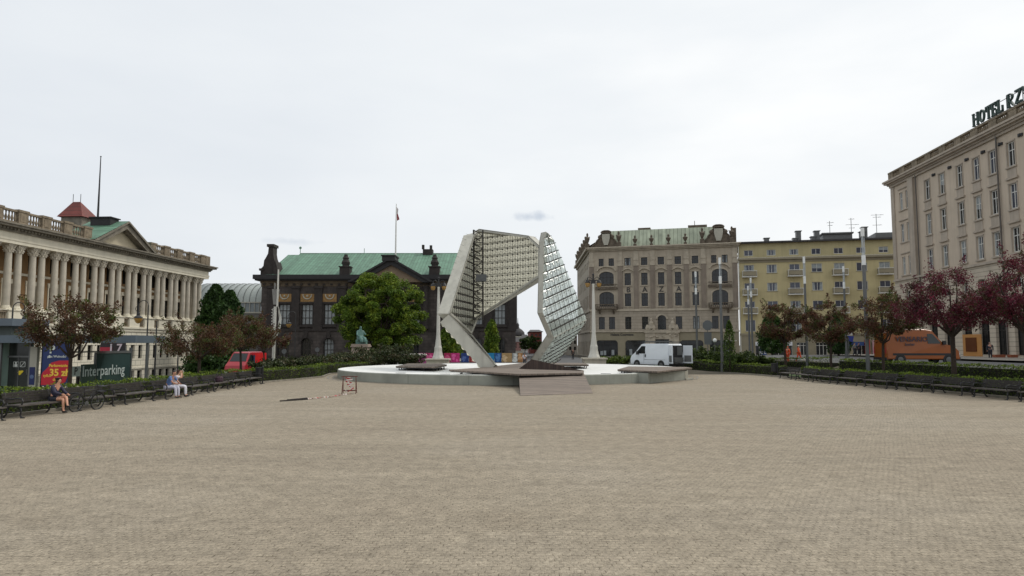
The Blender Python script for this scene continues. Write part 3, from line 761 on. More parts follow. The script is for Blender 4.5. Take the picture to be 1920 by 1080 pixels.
# ---------------------------------------------------------------- modern extension left of the museum
ex = thing('museum_extension', 'modern grey wing with barrel vaulted glass roof left of the dark museum', 'building', (at(489,600,138).x, 138, 0))
XL = at(360,600,138).x-ex.location.x; zt = at(440,532.5,146).z; z1 = at(440,567,138).z; z2 = at(440,586,138).z
b = MB(); vs = []; n = 14
for i in range(n+1):
    a = PI*i/n; y = 8-8.0*math.cos(a); z = z1+(zt-z1)*math.sin(a)
    vs += [(XL,y,z),(0-.05,y,z)]
b.add(vs, [(2*i,2*i+1,2*i+3,2*i+2) for i in range(n)]+[tuple(range(0,2*n+2,2))]); b.build('vaulted_roof', simple('ribbed_zinc_glass', lin(150,156,150), .35, .12, .4), ex, True)
b = MB()
k = XL
while k < -.1:
    b = MB(); pts = [(k, 8-8.06*math.cos(PI*i/n), z1+(zt-z1+.06)*math.sin(PI*i/n)) for i in range(n//2+2)]
    b.path(pts, .05, 4); k += 1.25; b.build('roof_rib', M['grey_metal'], ex)
b = MB(); b.quad((XL,.1,z2),(-.06,.1,z2),(-.06,.1,z1),(XL,.1,z1)); b.build('glazing', glassm('grey_glazing', lin(118,126,128), .25, .15), ex)
b = MB(); k = XL
while k < -.1: b.box(k-.05,k+.05,-.05,.12,z2,z1); k += .95
b.box(XL,-.06,-.12,.08,z2-.15,z2+.12); b.box(XL,-.06,-.12,.08,z1-.1,z1+.1); b.build('mullions', M['dull_white'], ex)
b = MB(); b.box(XL,-.06,0,16,0,z2-.15); b.build('wall', masonry('grey_cladding', lin(104,102,98), 2.4, 1.2, .02, .7, streak=.1), ex)
b = MB(); b.box(XL,-.06,-.08,-.003,at(440,600,138).z-.2,at(440,600,138).z); b.build('ledge', M['dull_white'], ex)

# ---------------------------------------------------------------- right back: corner house
def frame(p0, p1):
    a = math.atan2(p1[1]-p0[1], p1[0]-p0[0]); return a
BA0 = (at(1107,600,130).x, 130.0); BA1 = (at(1385,600,123).x, 123.0)
ba = frame(BA0, BA1); BW = math.dist(BA0, BA1)
def line_s(px, p0, a):
    """distance along a facade line from p0 for picture column px"""
    t = (px-960)/F/ (math.cos(TH)+math.sin(TH)*math.tan(TH)*1.0) if False else None
    d = ray(px, 600); k = d.x/d.y
    # p0.x + s cos = k (p0.y + s sin)
    return (k*p0[1]-p0[0])/(math.cos(a)-k*math.sin(a))
def line_z(px, py, p0, a):
    s = line_s(px, p0, a); Y = p0[1]+s*math.sin(a); return at(px, py, Y).z
baz = thing('corner_building', 'ornate beige stone house with two scrolled gables, roof urns and letters on its front', 'building', (BA0[0], BA0[1], 0), ba)
S = lambda px: line_s(px, BA0, ba)
Z = lambda py, px=1240: line_z(px, py, BA0, ba)
zg_ = -.2; zc_ = Z(467.5)
D = 18
cols = [S(1178), S(1209.5), S(1241), S(1273), S(1305.5)]
lp = (S(1112), S(1162)); rp = (S(1322), S(1384))
lc = S(1138); rc = S(1351.5)
rows = {'top': (Z(496),Z(481.5)), 'r2': (Z(533.5),Z(510.5)), 'r3': (Z(573.5),Z(549)), 'r4': (Z(617),Z(593.5)), 'sh': (.35, Z(638))}
ww = 1.15
b = MB(); ops = []; wins = []
for c in cols:
    for r in ('top','r2','r3'): ops.append((c-ww/2, c+ww/2, *rows[r])); wins.append((c, rows[r][0], ww, rows[r][1]-rows[r][0]))
for c, w1 in ((lc,1), (rc,1)):
    for dx in (-.93, .93): ops.append((c+dx-.5, c+dx+.5, *rows['top'])); wins.append((c+dx, rows['top'][0], 1.0, rows['top'][1]-rows['top'][0]))
    for r in ('r2','r3'):
        ops.append((c-1.35, c+1.35, rows[r][0], rows[r][1]+.35))
up_ops = list(ops)
low = []
for c in (lc-.95, lc+.95, cols[0], cols[1], cols[3], cols[4], rc-.95, rc+.95): low.append((c-.56, c+.56, *rows['r4'])); wins.append((c, rows['r4'][0], 1.12, rows['r4'][1]-rows['r4'][0]))
low.append((cols[2]-.75, cols[2]+.75, rows['r4'][0]-.1, rows['r4'][1]+.25))
zmid = Z(580.5); zlow = Z(620)
wall_grid(b, BW, zmid, zc_, up_ops, .35, 0, 0)
b.quad((BW,0,zg_),(BW,D,zg_),(BW,D,zc_),(BW,0,zc_)); b.quad((BW,D,zg_),(0,D,zg_),(0,D,zc_),(BW,D,zc_))
for c in (lc, rc):
    for r in ('r2','r3'): arch_spandrel(b, c-1.35, c+1.35, rows[r][1]+.35, .75, .003, .3)
b.build('wall', M['baz'], baz)
b = MB(); wall_grid(b, BW, zlow, zmid, low, .35, -.06, 0)
arch_spandrel(b, cols[2]-.75, cols[2]+.75, rows['r4'][1]+.25, .7, -.057, .3)
b.build('middle_wall', M['baz_r'], baz)
shops = [(S(1117),S(1158)), (S(1172),S(1214)), (S(1274),S(1318)), (S(1330),S(1372))]
b = MB(); wall_grid(b, BW, zg_, zlow, [(a,c,*rows['sh']) for a,c in shops]+[(cols[2]-1.2,cols[2]+1.2,0,Z(636))], .4, -.1, 0)
b.build('ground_floor_wall', M['yel_s'], baz)
for a, c in shops:
    for s_ in (0,1):
        b = MB(); x = a if s_ == 0 else c; d = 1 if s_ == 0 else -1
        b.xz([(x,rows['sh'][1]+.003),(x,rows['sh'][1]-.5),(x+d*.12,rows['sh'][1]-.2),(x+d*.45,rows['sh'][1]+.003)][::-d], -.098, .1); b.build('shopfront_corner', M['yel_s'], baz)
for (x, z, w_, h_) in wins: put_window(baz, x, z, w_, h_, 2, (.62,), 'frame_d', 'win', .22, curtain=rnd.choice([0,0,1,0]))
for c in (lc, rc):
    for r in ('r2','r3'): put_window(baz, c, rows[r][0], 2.7, rows[r][1]+.35-rows[r][0], 4, (.6,), 'frame_d', 'win', .22, curtain=0)
put_window(baz, cols[2], rows['r4'][0]-.1, 1.5, rows['r4'][1]-rows['r4'][0]+.35, 2, (.62,), 'frame_d', 'win', .22, curtain=0)
for a, c in shops:
    o = put_window(baz, (a+c)/2, rows['sh'][0], c-a, rows['sh'][1]-rows['sh'][0], 3, (.78,), 'frame_d', 'win', .2, curtain=0)
    for i in range(3): b = MB(); x = a+.6+rnd.random()*(c-a-1.2); b.box(x-.25,x+.25,.24,.25,rows['sh'][0]+.3,rows['sh'][0]+.9+rnd.random()*.6); b.build('window_display', M['curt'], baz)
put_window(baz, cols[2], 0, 2.4, Z(636), 2, (.7,), 'frame_d', 'win', .25, curtain=0).name = 'door'
# trim: pilasters, hoods, balconies, bands
b = MB()
pp = [S(1108.5)+.15, S(1164), S(1194), S(1225), S(1257), S(1289), S(1321), S(1381)]
for x in pp: b = MB(); b.box(x-.45, x+.45, -.14, -.003, zmid+.25, zc_-2.9); b.build('pilaster', M['baz_p'], baz)
b = MB()
for x in pp:
    b.box(x-.5, x+.5, -.22, -.004, zc_-2.9, zc_-2.5); b.box(x-.47,x+.47,-.2,-.004,zc_-1.9,zc_-1.55); b.box(x-.42,x+.42,-.12,-.003,zc_-2.5,zc_-.1)
for c in cols:
    for r in ('r2','r3'):
        z0, z1 = rows[r]
        b.box(c-.82,c+.82,-.16,-.003,z0-.2,z0-.05)
        b.box(c-.78,c-.6,-.07,-.003,z0,z1+.12); b.box(c+.6,c+.78,-.07,-.003,z0,z1+.12); b.box(c-.78,c+.78,-.07,-.003,z1+.003,z1+.14)
    z1 = rows['r2'][1]
    for s_ in (-1,1):
        b.xz([(c+s_*1.1,z1+.30),(c+s_*1.1,z1+.45),(c+s_*.35,z1+.85),(c,z1+.92),(c,z1+.75),(c+s_*.35,z1+.68)][::s_], -.3, -.003)
    z0, z1 = rows['top']; b.box(c-.75,c-.6,-.06,-.003,z0-.1,z1+.1); b.box(c+.6,c+.75,-.06,-.003,z0-.1,z1+.1); b.box(c-.75,c+.75,-.08,-.003,z0-.22,z0-.1); b.box(c-.75,c+.75,-.06,-.003,z1+.003,z1+.12)
for c in (lc, rc):
    for r, dz in (('r2',.35),('r3',.35)):
        arch_ring(b, c, rows[r][1]+dz-.75, 1.38, .78, .26, -.14, -.003)
        b.box(c-1.64,c-1.38,-.12,-.003,rows[r][0],rows[r][1]+dz-.75); b.box(c+1.38,c+1.64,-.12,-.003,rows[r][0],rows[r][1]+dz-.75)
    arch_ring(b, c, rows['r2'][1]+.45, 1.6, .8, .22, -.35, -.004, 10)
    b.box(c-.5,c-.43,-.05,-.003,rows['top'][0],rows['top'][1])
b.box(-.12,BW+.12,-.22,-.06,zmid-.2,zmid+.2); b.box(-.1,BW+.1,-.3,-.1,zlow-.25,zlow)
b.box(-.25,BW+.25,-.3,D,zc_-.003,zc_+.25); b.box(-.5,BW+.5,-.6,D,zc_+.25,zc_+.5); b.box(-.75,BW+.75,-.85,D,zc_+.5,zc_+.72)
b.build('stone_trim', M['baz_t'], baz)
for c in (lc, rc):
    for z0, dpt in ((Z(575.5), .9), (Z(537), .45)):
        b = MB(); w_ = 2.05
        b.box(c-w_,c+w_,-dpt,-.15,z0-.35,z0-.12); b.box(c-w_,c+w_,-dpt,-dpt+.12,z0+.5,z0+.62)
        if dpt > .5:
            for i in range(12): x = c-w_+.15+(2*w_-.3)*i/11; b.lathe([(.05,0),(.09,.2),(.05,.62)], x, -dpt+.06, 6, z0-.12)
            b.box(c-w_,c-w_+.1,-dpt,-.15,z0-.12,z0+.6); b.box(c+w_-.1,c+w_,-dpt,-.15,z0-.12,z0+.6)
            for s_ in (-1,1): b.extr([(c+s_*1.3-.15,-.15,z0-.35),(c+s_*1.3-.15,-.8,z0-.35),(c+s_*1.3-.15,-.15,z0-1.2)],(.3,0,0))
        else: b.box(c-w_,c+w_,-dpt,-dpt+.1,z0-.12,z0+.1)
        b.build('balcony', M['baz_d'], baz)
# scrolled gables
def gable(c, hw, ptop, zb_, name='scrolled_gable'):
    h = ptop-zb_; b = MB()
    prof = [(-1,0),(-.93,.10),(-.80,.16),(-.68,.30),(-.60,.44),(-.50,.50),(-.46,.62),(-.40,.72),(-.28,.80),(-.22,.84),(-.34,.88),(-.30,.95),(-.15,1.0)]
    prof = prof+[(-x,z) for x,z in reversed(prof)]
    b.xz([(c+x*hw, zb_+z*h) for x,z in prof][::-1], -.45, .5)
    for i in range(len(prof)-1):
        p, q = prof[i], prof[i+1]
        b.tube((c+p[0]*hw,-.5,zb_+p[1]*h),(c+q[0]*hw,-.5,zb_+q[1]*h),.13,n=5)
    b.ball((c-.42*hw,-.35,zb_+.63*h),.42,8); b.ball((c+.42*hw,-.35,zb_+.63*h),.42,8)
    b.box(c-.3*hw,c+.3*hw,-.75,-.1,zb_+.86*h,zb_+.93*h)
    g_ = b.build(name, M['baz_d'], baz)
    b = MB(); b.xz([(c+x*hw, zb_+z*h) for x,z in [(-.26,.80),(-.27,.6),(-.22,.35),(-.13,.12),(.13,.12),(.22,.35),(.27,.6),(.26,.80)]], -.68, -.46)
    b.build('shield', M['dull_white'], g_)
gable(S(1138.5), (S(1166)-S(1111))/2, Z(433.5,1138), zc_+.72); gable(S(1351), (S(1383)-S(1320))/2, Z(422.5,1350), zc_+.72)
# urns along the roof edge
um = MB(); um.box(-.28,.28,-.28,.28,0,.35); um.lathe([(.12,.35),(.1,.55),(.35,.9),(.48,1.25),(.44,1.32),(.2,1.4),(.15,1.6),(.22,1.75),(.08,2.0)], 0,0,10); ume = um.mesh('urn', M['baz_d'])
um = MB(); um.box(-.4,.4,-.4,.4,0,.8); um.lathe([(.3,.8),(.2,1.0),(.35,1.4),(.5,1.9),(.3,2.1),(.16,2.3),(.22,2.6),(.1,2.9)],0,0,10); um.tube((-.5,0,2.2),(0,0,1.7),.1); um.tube((.5,0,2.2),(0,0,1.7),.1); ume2 = um.mesh('urn', M['baz_d'])
zt3 = zc_+.72
for px in (1193, 1224, 1256, 1288): inst(ume, 'urn', baz, (S(px),-.4,zt3))
for px in (1162.5, 1320, 1376): inst(ume2, 'urn', baz, (S(px),-.4,zt3))
b = MB(); z0 = zt3+.02; z1 = z0+3.4
b.face([(2.2,.4,z0),(BW-2,.4,z0),(BW-2,2.2,z1),(2.2,2.2,z1)]); b.face([(2.2,2.2,z1),(BW-2,2.2,z1),(BW-2,D,z1+.6),(2.2,D,z1+.6)]); b.face([(2.2,.4,z0),(2.2,2.2,z1),(2.2,D,z1),(2.2,D,z0)]); b.face([(BW-2,.4,z0),(BW-2,2.2,z1),(BW-2,D,z1),(BW-2,D,z0)][::-1])
b.build('roof', M['copper2'], baz)
b = MB(); b.box(S(1196),S(1220),3,6,z1,z1+.5); b.box(S(1293),S(1330),3,6,z1,z1+.6); b.tube((S(1306),3.5,z1),(S(1306),3.5,Z(408,1306)),.06); b.box(S(1378),BW-.0,.6,9,zt3,Z(426,1382)); b.build('roof_hatch', M['baz_d'], baz)
# letters on the facade
for ch, px in zip('BAZAR', (1179, 1210, 1241, 1274, 1306)):
    inst(text_mesh(ch, 1.35, M['dark_metal'], .03, .01), 'letter', baz, (S(px), -.06, Z(542.5)))
inst(text_mesh('Helena Couronne', .58, M['dark_metal'], .03, .012), 'shop_sign', baz, (S(1166), -.14, Z(627.2)))
# carved entrance
b = MB(); c = cols[2]
b.box(c-3.0,c-1.25,-.45,-.1,zg_,Z(624)); b.box(c+1.25,c+3.0,-.45,-.1,zg_,Z(624)); b.box(c-3.2,c+3.2,-.6,-.1,Z(624),Z(619))
b.box(c-1.25,c+1.25,-.35,-.1,Z(636),Z(624))
for s_ in (-1,1):
    for k_, (dx, h_) in enumerate(((1.5,1.5),(2.2,.9),(2.6,.7))):
        b.lathe([(.35,0),(.4,.4),(.25,.8),(.18,1.0)], c+s_*dx, -.35, 7, Z(619)+.0)
    b.lathe([(.5,0),(.42,.5),(.45,1.0),(.22,1.4),(.24,1.7),(.1,1.9)], c+s_*1.9, -.35, 8, Z(619)+.3)
arch_ring(b, c, rows['r4'][1]-.45, .8, .7, .3, -.3, -.07)
for i in range(26): b.ball((c+rnd.uniform(-2.8,2.8), -.46, rnd.uniform(Z(634),Z(624))), .16+.1*rnd.random(), 5)
b.build('carved_portal', M['baz_t'], baz)
# side wing along the narrow street
b = MB(); q = [( -3.2+.02*32 ,32)]
wdir = Vector((at(1083,600,162).x-BA0[0], 32.0, 0)); wl = wdir.length
sr = math.atan2(wdir.y, wdir.x)-ba        # in the building's local frame
Rm = Matrix.Rotation(sr+PI, 4, 'Z')       # local x of the wing runs back towards the corner
T_ = Matrix.Translation((math.cos(sr)*wl, math.sin(sr)*wl, 0))
b = MB(T_@Rm); ops = []
pz = [(rows['top'][0],rows['top'][1]),(rows['r2'][0],rows['r2'][1]),(rows['r3'][0],rows['r3'][1]),(rows['r4'][0],rows['r4'][1]),(.5,3.2)]
for i in range(9):
    for z0, z1 in pz: ops.append((1.3+3.5*i, 2.6+3.5*i, z0, z1))
wall_grid(b, wl, zg_, zc_, ops, .35)
b.m = 1; b.box(0,wl,-.3,-.003,zc_-.1,zc_+.3); b.box(0,wl,-.8,-.003,zc_+.3,zc_+.72); b.box(0,wl-.2,-.2,-.003,zmid-.2,zmid+.2); b.box(0,wl-.2,-.2,-.003,zlow-.2,zlow)
b.quad((0,0,zg_),(0,12,zg_),(0,12,zc_),(0,0,zc_)); b.face([(0,-.8,zc_+.72),(wl,-.8,zc_+.72),(wl,3,zc_+3),(0,3,zc_+3)])
b.build('side_wing_wall', [M['baz'], M['baz_t']], baz)
for o in ops:
    c = T_@Rm@Vector(((o[0]+o[1])/2, .22, o[2])); put_window(baz, 0, 0, o[1]-o[0], o[3]-o[2], 2, (.62,), 'frame_d', 'win', rz=sr+PI, loc=c, curtain=0)
for s_ in (.5, 4.5, 9, 14, 20, 26):
    inst(ume2, 'urn', baz, T_@Rm@Vector((wl-s_, -.4, zt3)))

# ---------------------------------------------------------------- yellow block
YA0 = BA1; YA1 = (at(1677,600,117.4).x, 117.4); ya = frame(YA0, YA1); YW = math.dist(YA0, YA1)+14
yel = thing('apartment_block', 'mustard yellow block of flats with small balconies between the ornate house and the hotel', 'building', (YA0[0], YA0[1], 0), ya)
S = lambda px: line_s(px, YA0, ya)
Z = lambda py, px=1530: line_z(px, py, YA0, ya)
yc = [S(1407), S(1450), S(1493), S(1535), S(1577.5), S(1620), S(1663)]; yc.append(yc[-1]+(yc[-1]-yc[-2])); yc.append(yc[-1]+(yc[-1]-yc[-2]))
zrow = [(Z(510),Z(494)),(Z(544.5),Z(528.5)),(Z(580),Z(563.5)),(Z(615),Z(599))]; zat = (Z(476.5),Z(465.5)); zpl = Z(626); ztop = Z(453); zsh = Z(633)
b = MB(); ops = []
for i, c in enumerate(yc):
    for z0, z1 in zrow: ops.append((c-.85, c+.85, z0-(.55 if i % 2 == 0 else 0), z1))
wall_grid(b, YW, zpl, Z(490), ops, .3, 0, .15)
b.quad((YW,0,zpl),(YW,12,zpl),(YW,12,Z(490)),(YW,0,Z(490)))
b.build('wall', M['yel'], yel)
for o in ops:
    put_window(yel, (o[0]+o[1])/2, o[2], 1.7, o[3]-o[2], 2, (), 'frame_w', 'win2', .12)
b = MB(); ops2 = [(c-.75, c+.75, *zat) for c in yc]
wall_grid(b, YW, Z(480), ztop, ops2, .25, .25, .15)
b.build('attic_wall', M['yel2'], yel)
for o in ops2: put_window(yel, (o[0]+o[1])/2, o[2], 1.5, o[3]-o[2], 2, (), 'frame_w', 'win2', .35)
b = MB(); b.box(.1,YW,-.12,.25,Z(490),Z(485)); b.box(.1,YW,-.45,.25,Z(485),Z(481)); b.build('band', M['yel_s'], yel)
b = MB(); b.box(-.2,YW+.3,-.5,12,ztop,ztop+.28); b.build('roof', M['roofd'], yel)
for i, c in enumerate(yc):
    for z0, z1 in zrow: b = MB(); b.box(c-.95,c+.95,-.08,.003,z0-(.62 if i % 2 == 0 else .08),z0-(.55 if i%2==0 else 0)); b.build('sill', M['yel_s'], yel)
bm_ = MB(); bm_.box(-1.25,1.25,-1.0,-.003,-.15,0)
for x in (-1.22,1.16): bm_.box(x,x+.06,-1.0,-.94,0,1.0); bm_.box(x,x+.06,-1.0,-.003,.94,1.0)
bm_.box(-1.25,1.25,-1.02,-.94,.94,1.02); bm_.box(-1.25,1.25,-1.02,-.95,-.16,0)
bme = bm_.mesh('balcony', M['frame_w'])
pm_ = MB(); pm_.box(-1.12,1.12,-.97,-.95,.12,.88); pm_.box(-1.2,-1.18,-.9,-.05,.12,.88); pm_.box(1.18,1.2,-.9,-.05,.12,.88); pme = pm_.mesh('balcony_panel', M['yel_s'])
for i, c in enumerate(yc):
    if i % 2 == 0:
        for z0, z1 in zrow[:3]: o = inst(bme, 'balcony', yel, (c, 0, z0-.6)); inst(pme, 'balcony_panel', o)
# shop level
b = MB(); sh = [(S(1415),S(1437)),(S(1445),S(1484)),(S(1492),S(1512)),(S(1528),S(1549)),(S(1560),S(1590)),(S(1597),S(1622)),(S(1632),S(1660)),(S(1666),S(1676)),(S(1676)+2,S(1676)+7)]
wall_grid(b, YW, -.3, zpl, [(a,c,.3,Z(642)) for a,c in sh], .4, -.1, .1); b.build('ground_floor_wall', M['yel_s'], yel)
b = MB(); b.box(.1,YW,-.22,-.1,zpl-.25,zpl+.12); b.build('ledge', M['yel_s'], yel)
for a, c in sh: put_window(yel, (a+c)/2, .3, c-a, Z(642)-.3, 3, (.8,), 'frame_w' if rnd.random() < .6 else 'frame_d', 'win', .15, curtain=0)
mb = flat('sign_white', 206, 208, 212); mblue = flat('sign_blue', 40, 66, 120); mred = flat('sign_red', 168, 42, 40)
b = MB(); b.box(S(1415),S(1484),-.25,-.1,Z(648),Z(641)); sg = b.build('shop_sign', mb, yel)
inst(text_mesh('KANTOR', .55, M['dark_metal'], .01), 'sign_lettering', sg, (S(1430), -.27, Z(644.5)))
b = MB(); b.box(S(1424),S(1436),.0,.04,Z(668),Z(653)); ps = b.build('poster', mblue, yel); inst(text_mesh('66', 1.2, mb, .01), 'poster_print', ps, (S(1430),-.03,Z(660)))
b = MB(); b.box(S(1586),S(1618),-.2,-.1,Z(648),Z(641)); b.build('shop_sign', mblue, yel)
b = MB(); b.box(S(1619),S(1628),-.35,-.1,Z(668),Z(637)); b.build('advert_panel', mred, yel)
b = MB(); b.box(S(1633),S(1654),-.3,-.12,Z(671),Z(638)); pn = b.build('advert_panel', flat('poster_pink', 176,140,146), yel)
b = MB()
for i in range(6): x = S(1634+i*3.2); z = Z(668-i*4); b.xz([(x,z-1.2),(x+.5,z-1.2),(x+1.0,z+1.1),(x+.55,z+1.1)], -.33, -.302)
b.build('poster_print', flat('poster_maroon', 70,26,34), pn)
# roof furniture
for px, h_ in ((1447,1.0),(1509,2.1),(1538,1.0),(1545,2.0),(1503,.8),(1634,1.6),(1638,2.4)): b = MB(); x = S(px); b.box(x-.4,x+.4,3,4.2,ztop+.28,ztop+.28+h_); b.box(x-.55,x+.55,2.9,4.3,ztop+.28+h_,ztop+.4+h_); b.build('chimney', M['grey_metal'], yel)
b = MB(); b.box(S(1556),S(1613),3,8,ztop+.28,line_z(1585,433.5,YA0,ya)); b.box(S(1553.5),S(1615),2.6,8.4,line_z(1585,433.5,YA0,ya),line_z(1585,431,YA0,ya)); b.box(S(1655),S(1676)+6,2,9,ztop+.28,ztop+1.5); b.build('roof_cabin', M['grey_metal'], yel)
def antenna(px, y0, y1, bars, w_):
    b = MB(); x = S(px); zt = line_z(px, y1, YA0, ya); z0 = ztop+.28
    b.tube((x,3.5,z0),(x,3.5,zt),.05,n=5)
    for k, (dz, l_) in enumerate(bars): b.tube((x-l_*.7,3.5,zt-dz),(x+l_,3.5,zt-dz),.035,n=4); b.tube((x+l_*.6,3.2,zt-dz),(x+l_*.6,3.8,zt-dz),.03,n=4)
    b.build('antenna', M['grey_metal'], yel)
antenna(1571, 450, 408, [(.3,.7),(.8,.5)], .6); antenna(1613, 431, 402, [(.2,.6),(1.2,1.3),(1.8,.6)], .6); antenna(1662.5, 445, 394, [(.2,1.2),(.6,.8),(2.0,.9)], .6)
b = MB(); b.tube((.25,-.1,0),(.25,-.1,Z(457,1388)),.07); b.build('drainpipe', M['frame_w'], yel)

# ---------------------------------------------------------------- hotel
HC = 46.0
def hY(px): d = ray(px, 500); return HC/(d.x/d.y-.077)
hy0 = hY(1677.5)
hot = thing('hotel_building', 'six storey beige hotel with roof balustrade and rooftop letters at the right edge', 'building', (HC+.077*hy0, hy0, 0), -PI/2-A_S)
def S(px): return (hy0-hY(px))/math.cos(A_S)
def Z(py, px): return at(px, py, hY(px)).z
HW = 44
hc = [S(1746), S(1774), S(1808.3), S(1840.5), S(1872), S(1908.5)]
pt = (hc[5]-hc[0])/5
while hc[-1]+pt < HW-1: hc.append(hc[-1]+pt)
r1 = (Z(350,1808), Z(310,1808)); r2 = (Z(420.5,1808), Z(379,1808)); r3 = (Z(491,1815), Z(449.5,1815)); r4 = (Z(545,1850), Z(522,1850))
zstr = Z(501,1815); ztopw = Z(293,1808); zc0 = Z(283.5,1808); zbt = Z(259.5,1808); zgd = .9
zlow = Z(600,1855)
b = MB(); ops = []; wins = []
dbl = S(1701)
for c in hc:
    for r in (r1, r2, r3): ops.append((c-.6, c+.6, *r)); wins.append((c, r, 1.2))
for r in (r1, r2, r3):
    for dx in (-.85, .85): ops.append((dbl+dx-.45, dbl+dx+.45, r[0], r[1]-.1)); wins.append((dbl+dx, (r[0], r[1]-.1), .9))
wall_grid(b, HW, zstr, ztopw, ops, .35)
b.quad((0,20,zgd-1),(0,0,zgd-1),(0,0,ztopw),(0,20,ztopw)); b.quad((HW,0,zgd-1),(HW,20,zgd-1),(HW,20,ztopw),(HW,0,ztopw)); b.quad((HW,20,zgd-1),(0,20,zgd-1),(0,20,ztopw),(HW,20,ztopw))
b.build('wall', M['hot'], hot)
b = MB(); lo = []
for c in hc+[dbl]:
    lo.append((c-.65, c+.65, *r4)); lo.append((c-.95, c+.95, zgd+.6, zlow))
wall_grid(b, HW, zgd-1, zstr, lo, .45, -.08)
b.build('banded_wall', M['hot_r'], hot)
for c, r, w_ in wins: put_window(hot, c, r[0], w_, r[1]-r[0], 2, (.66,), 'frame_w', 'win2' if rnd.random() < .5 else 'win', .14, fw=.10)
for o in lo: put_window(hot, (o[0]+o[1])/2, o[2], o[1]-o[0], o[3]-o[2], 2, (.7,), 'frame_d' if o[2] < 5 else 'frame_w', 'win', .25, curtain=0)
b = MB()
for c, r, w_ in wins:
    if w_ < 1: continue
    b.box(c-.85,c+.85,-.16,-.003,r[0]-.2,r[0]-.04); b.box(c-.76,c-.62,-.06,-.003,r[0],r[1]+.1); b.box(c+.62,c+.76,-.06,-.003,r[0],r[1]+.1); b.box(c-.76,c+.76,-.06,-.003,r[1]+.003,r[1]+.13)
    if r != r1: b.box(c-.95,c+.95,-.2,-.003,r[1]+.45,r[1]+.62); b.box(c-.85,c+.85,-.1,-.003,r[1]+.62,r[1]+.72)
    b.box(c-.72,c+.72,-.05,-.003,r[0]-1.4,r[0]-.3) if r != r3 else None
for r in (r1,r2,r3): b.box(dbl-1.5,dbl+1.5,-.14,-.003,r[0]-.18,r[0]-.04); b.box(dbl-1.5,dbl+1.5,-.14,-.003,r[1]+.3,r[1]+.45)
b.box(.0,HW,-.28,-.08,zstr-.12,zstr+.14); b.box(S(1712),S(1722),-.3,-.004,zstr+.14,ztopw); b.box(0,.9,-.12,-.004,zstr+.14,ztopw)
b.box(-.1,HW,-.25,20,ztopw,ztopw+.3); b.box(-.3,HW,-.45,20,ztopw+.3,ztopw+.5); b.box(-.5,HW,-.8,20.5,ztopw+.5,ztopw+.72); b.box(-.62,HW,-.95,20.6,ztopw+.72,zc0+.35)
b.build('stone_trim', M['hot_t'], hot)
b = MB(); zb0 = zc0+.36
x = .1; b.box(.1,HW,-.35,-.05,zb0,zb0+.25); b.box(.1,HW,-.45,.05,zbt-.2,zbt); b.box(.1,.35,-.05,12,zb0,zbt-.2); 
k = 0; step = pt
while x < HW:
    b.box(x,min(HW,x+1.35),-.4,0,zb0+.25,zbt-.2)
    n_ = 6
    for i in range(n_):
        xx = x+1.35+(step-1.35)*(i+.5)/n_
        if xx < HW: b.lathe([(.07,0),(.13,.25),(.06,.7),(.09,zbt-.2-zb0-.25)], xx, -.2, 6, zb0+.25)
    x += step
b.build('balustrade', M['lib_b'], hot)
b = MB(); b.box(.3,HW,.6,20,zc0+.36,zc0+.7); b.build('flat_roof', M['roofd'], hot)
s1 = S(1727); b = MB(); b.tube((s1,-.2,zgd),(s1,-.2,ztopw+.2),.09,n=8); zp_ = simple('zinc_pipe', lin(92,86,80), .6, .1); b.build('drainpipe', zp_, hot); b = MB(); s2 = S(1884.5); b.tube((s2,-.2,zgd),(s2,-.2,ztopw+.2),.09,n=8); b.build('drainpipe', zp_, hot)
for c in [(hc[i]+hc[i+1])/2 for i in range(len(hc)-1)]: b = MB(); b.box(c-.35,c+.35,-.12,-.003,ztopw-1.0,ztopw-.72); b.ball((c,-.12,ztopw-.85),.2,6); b.build('vent_grille', M['dark_metal'], hot)
# shop bay and door
b = MB(); b.box(S(1800),S(1835),-.14,-.09,zgd+.3,Z(627,1812)); sb = b.build('shopfront', flat('ochre_shopfront', 176,124,66), hot)
b = MB(); b.box(S(1806),S(1826),-.2,-.142,zgd+.9,Z(633,1812)); b.build('shop_window', flat('brown_window_glass', 92,50,26,.15), sb)
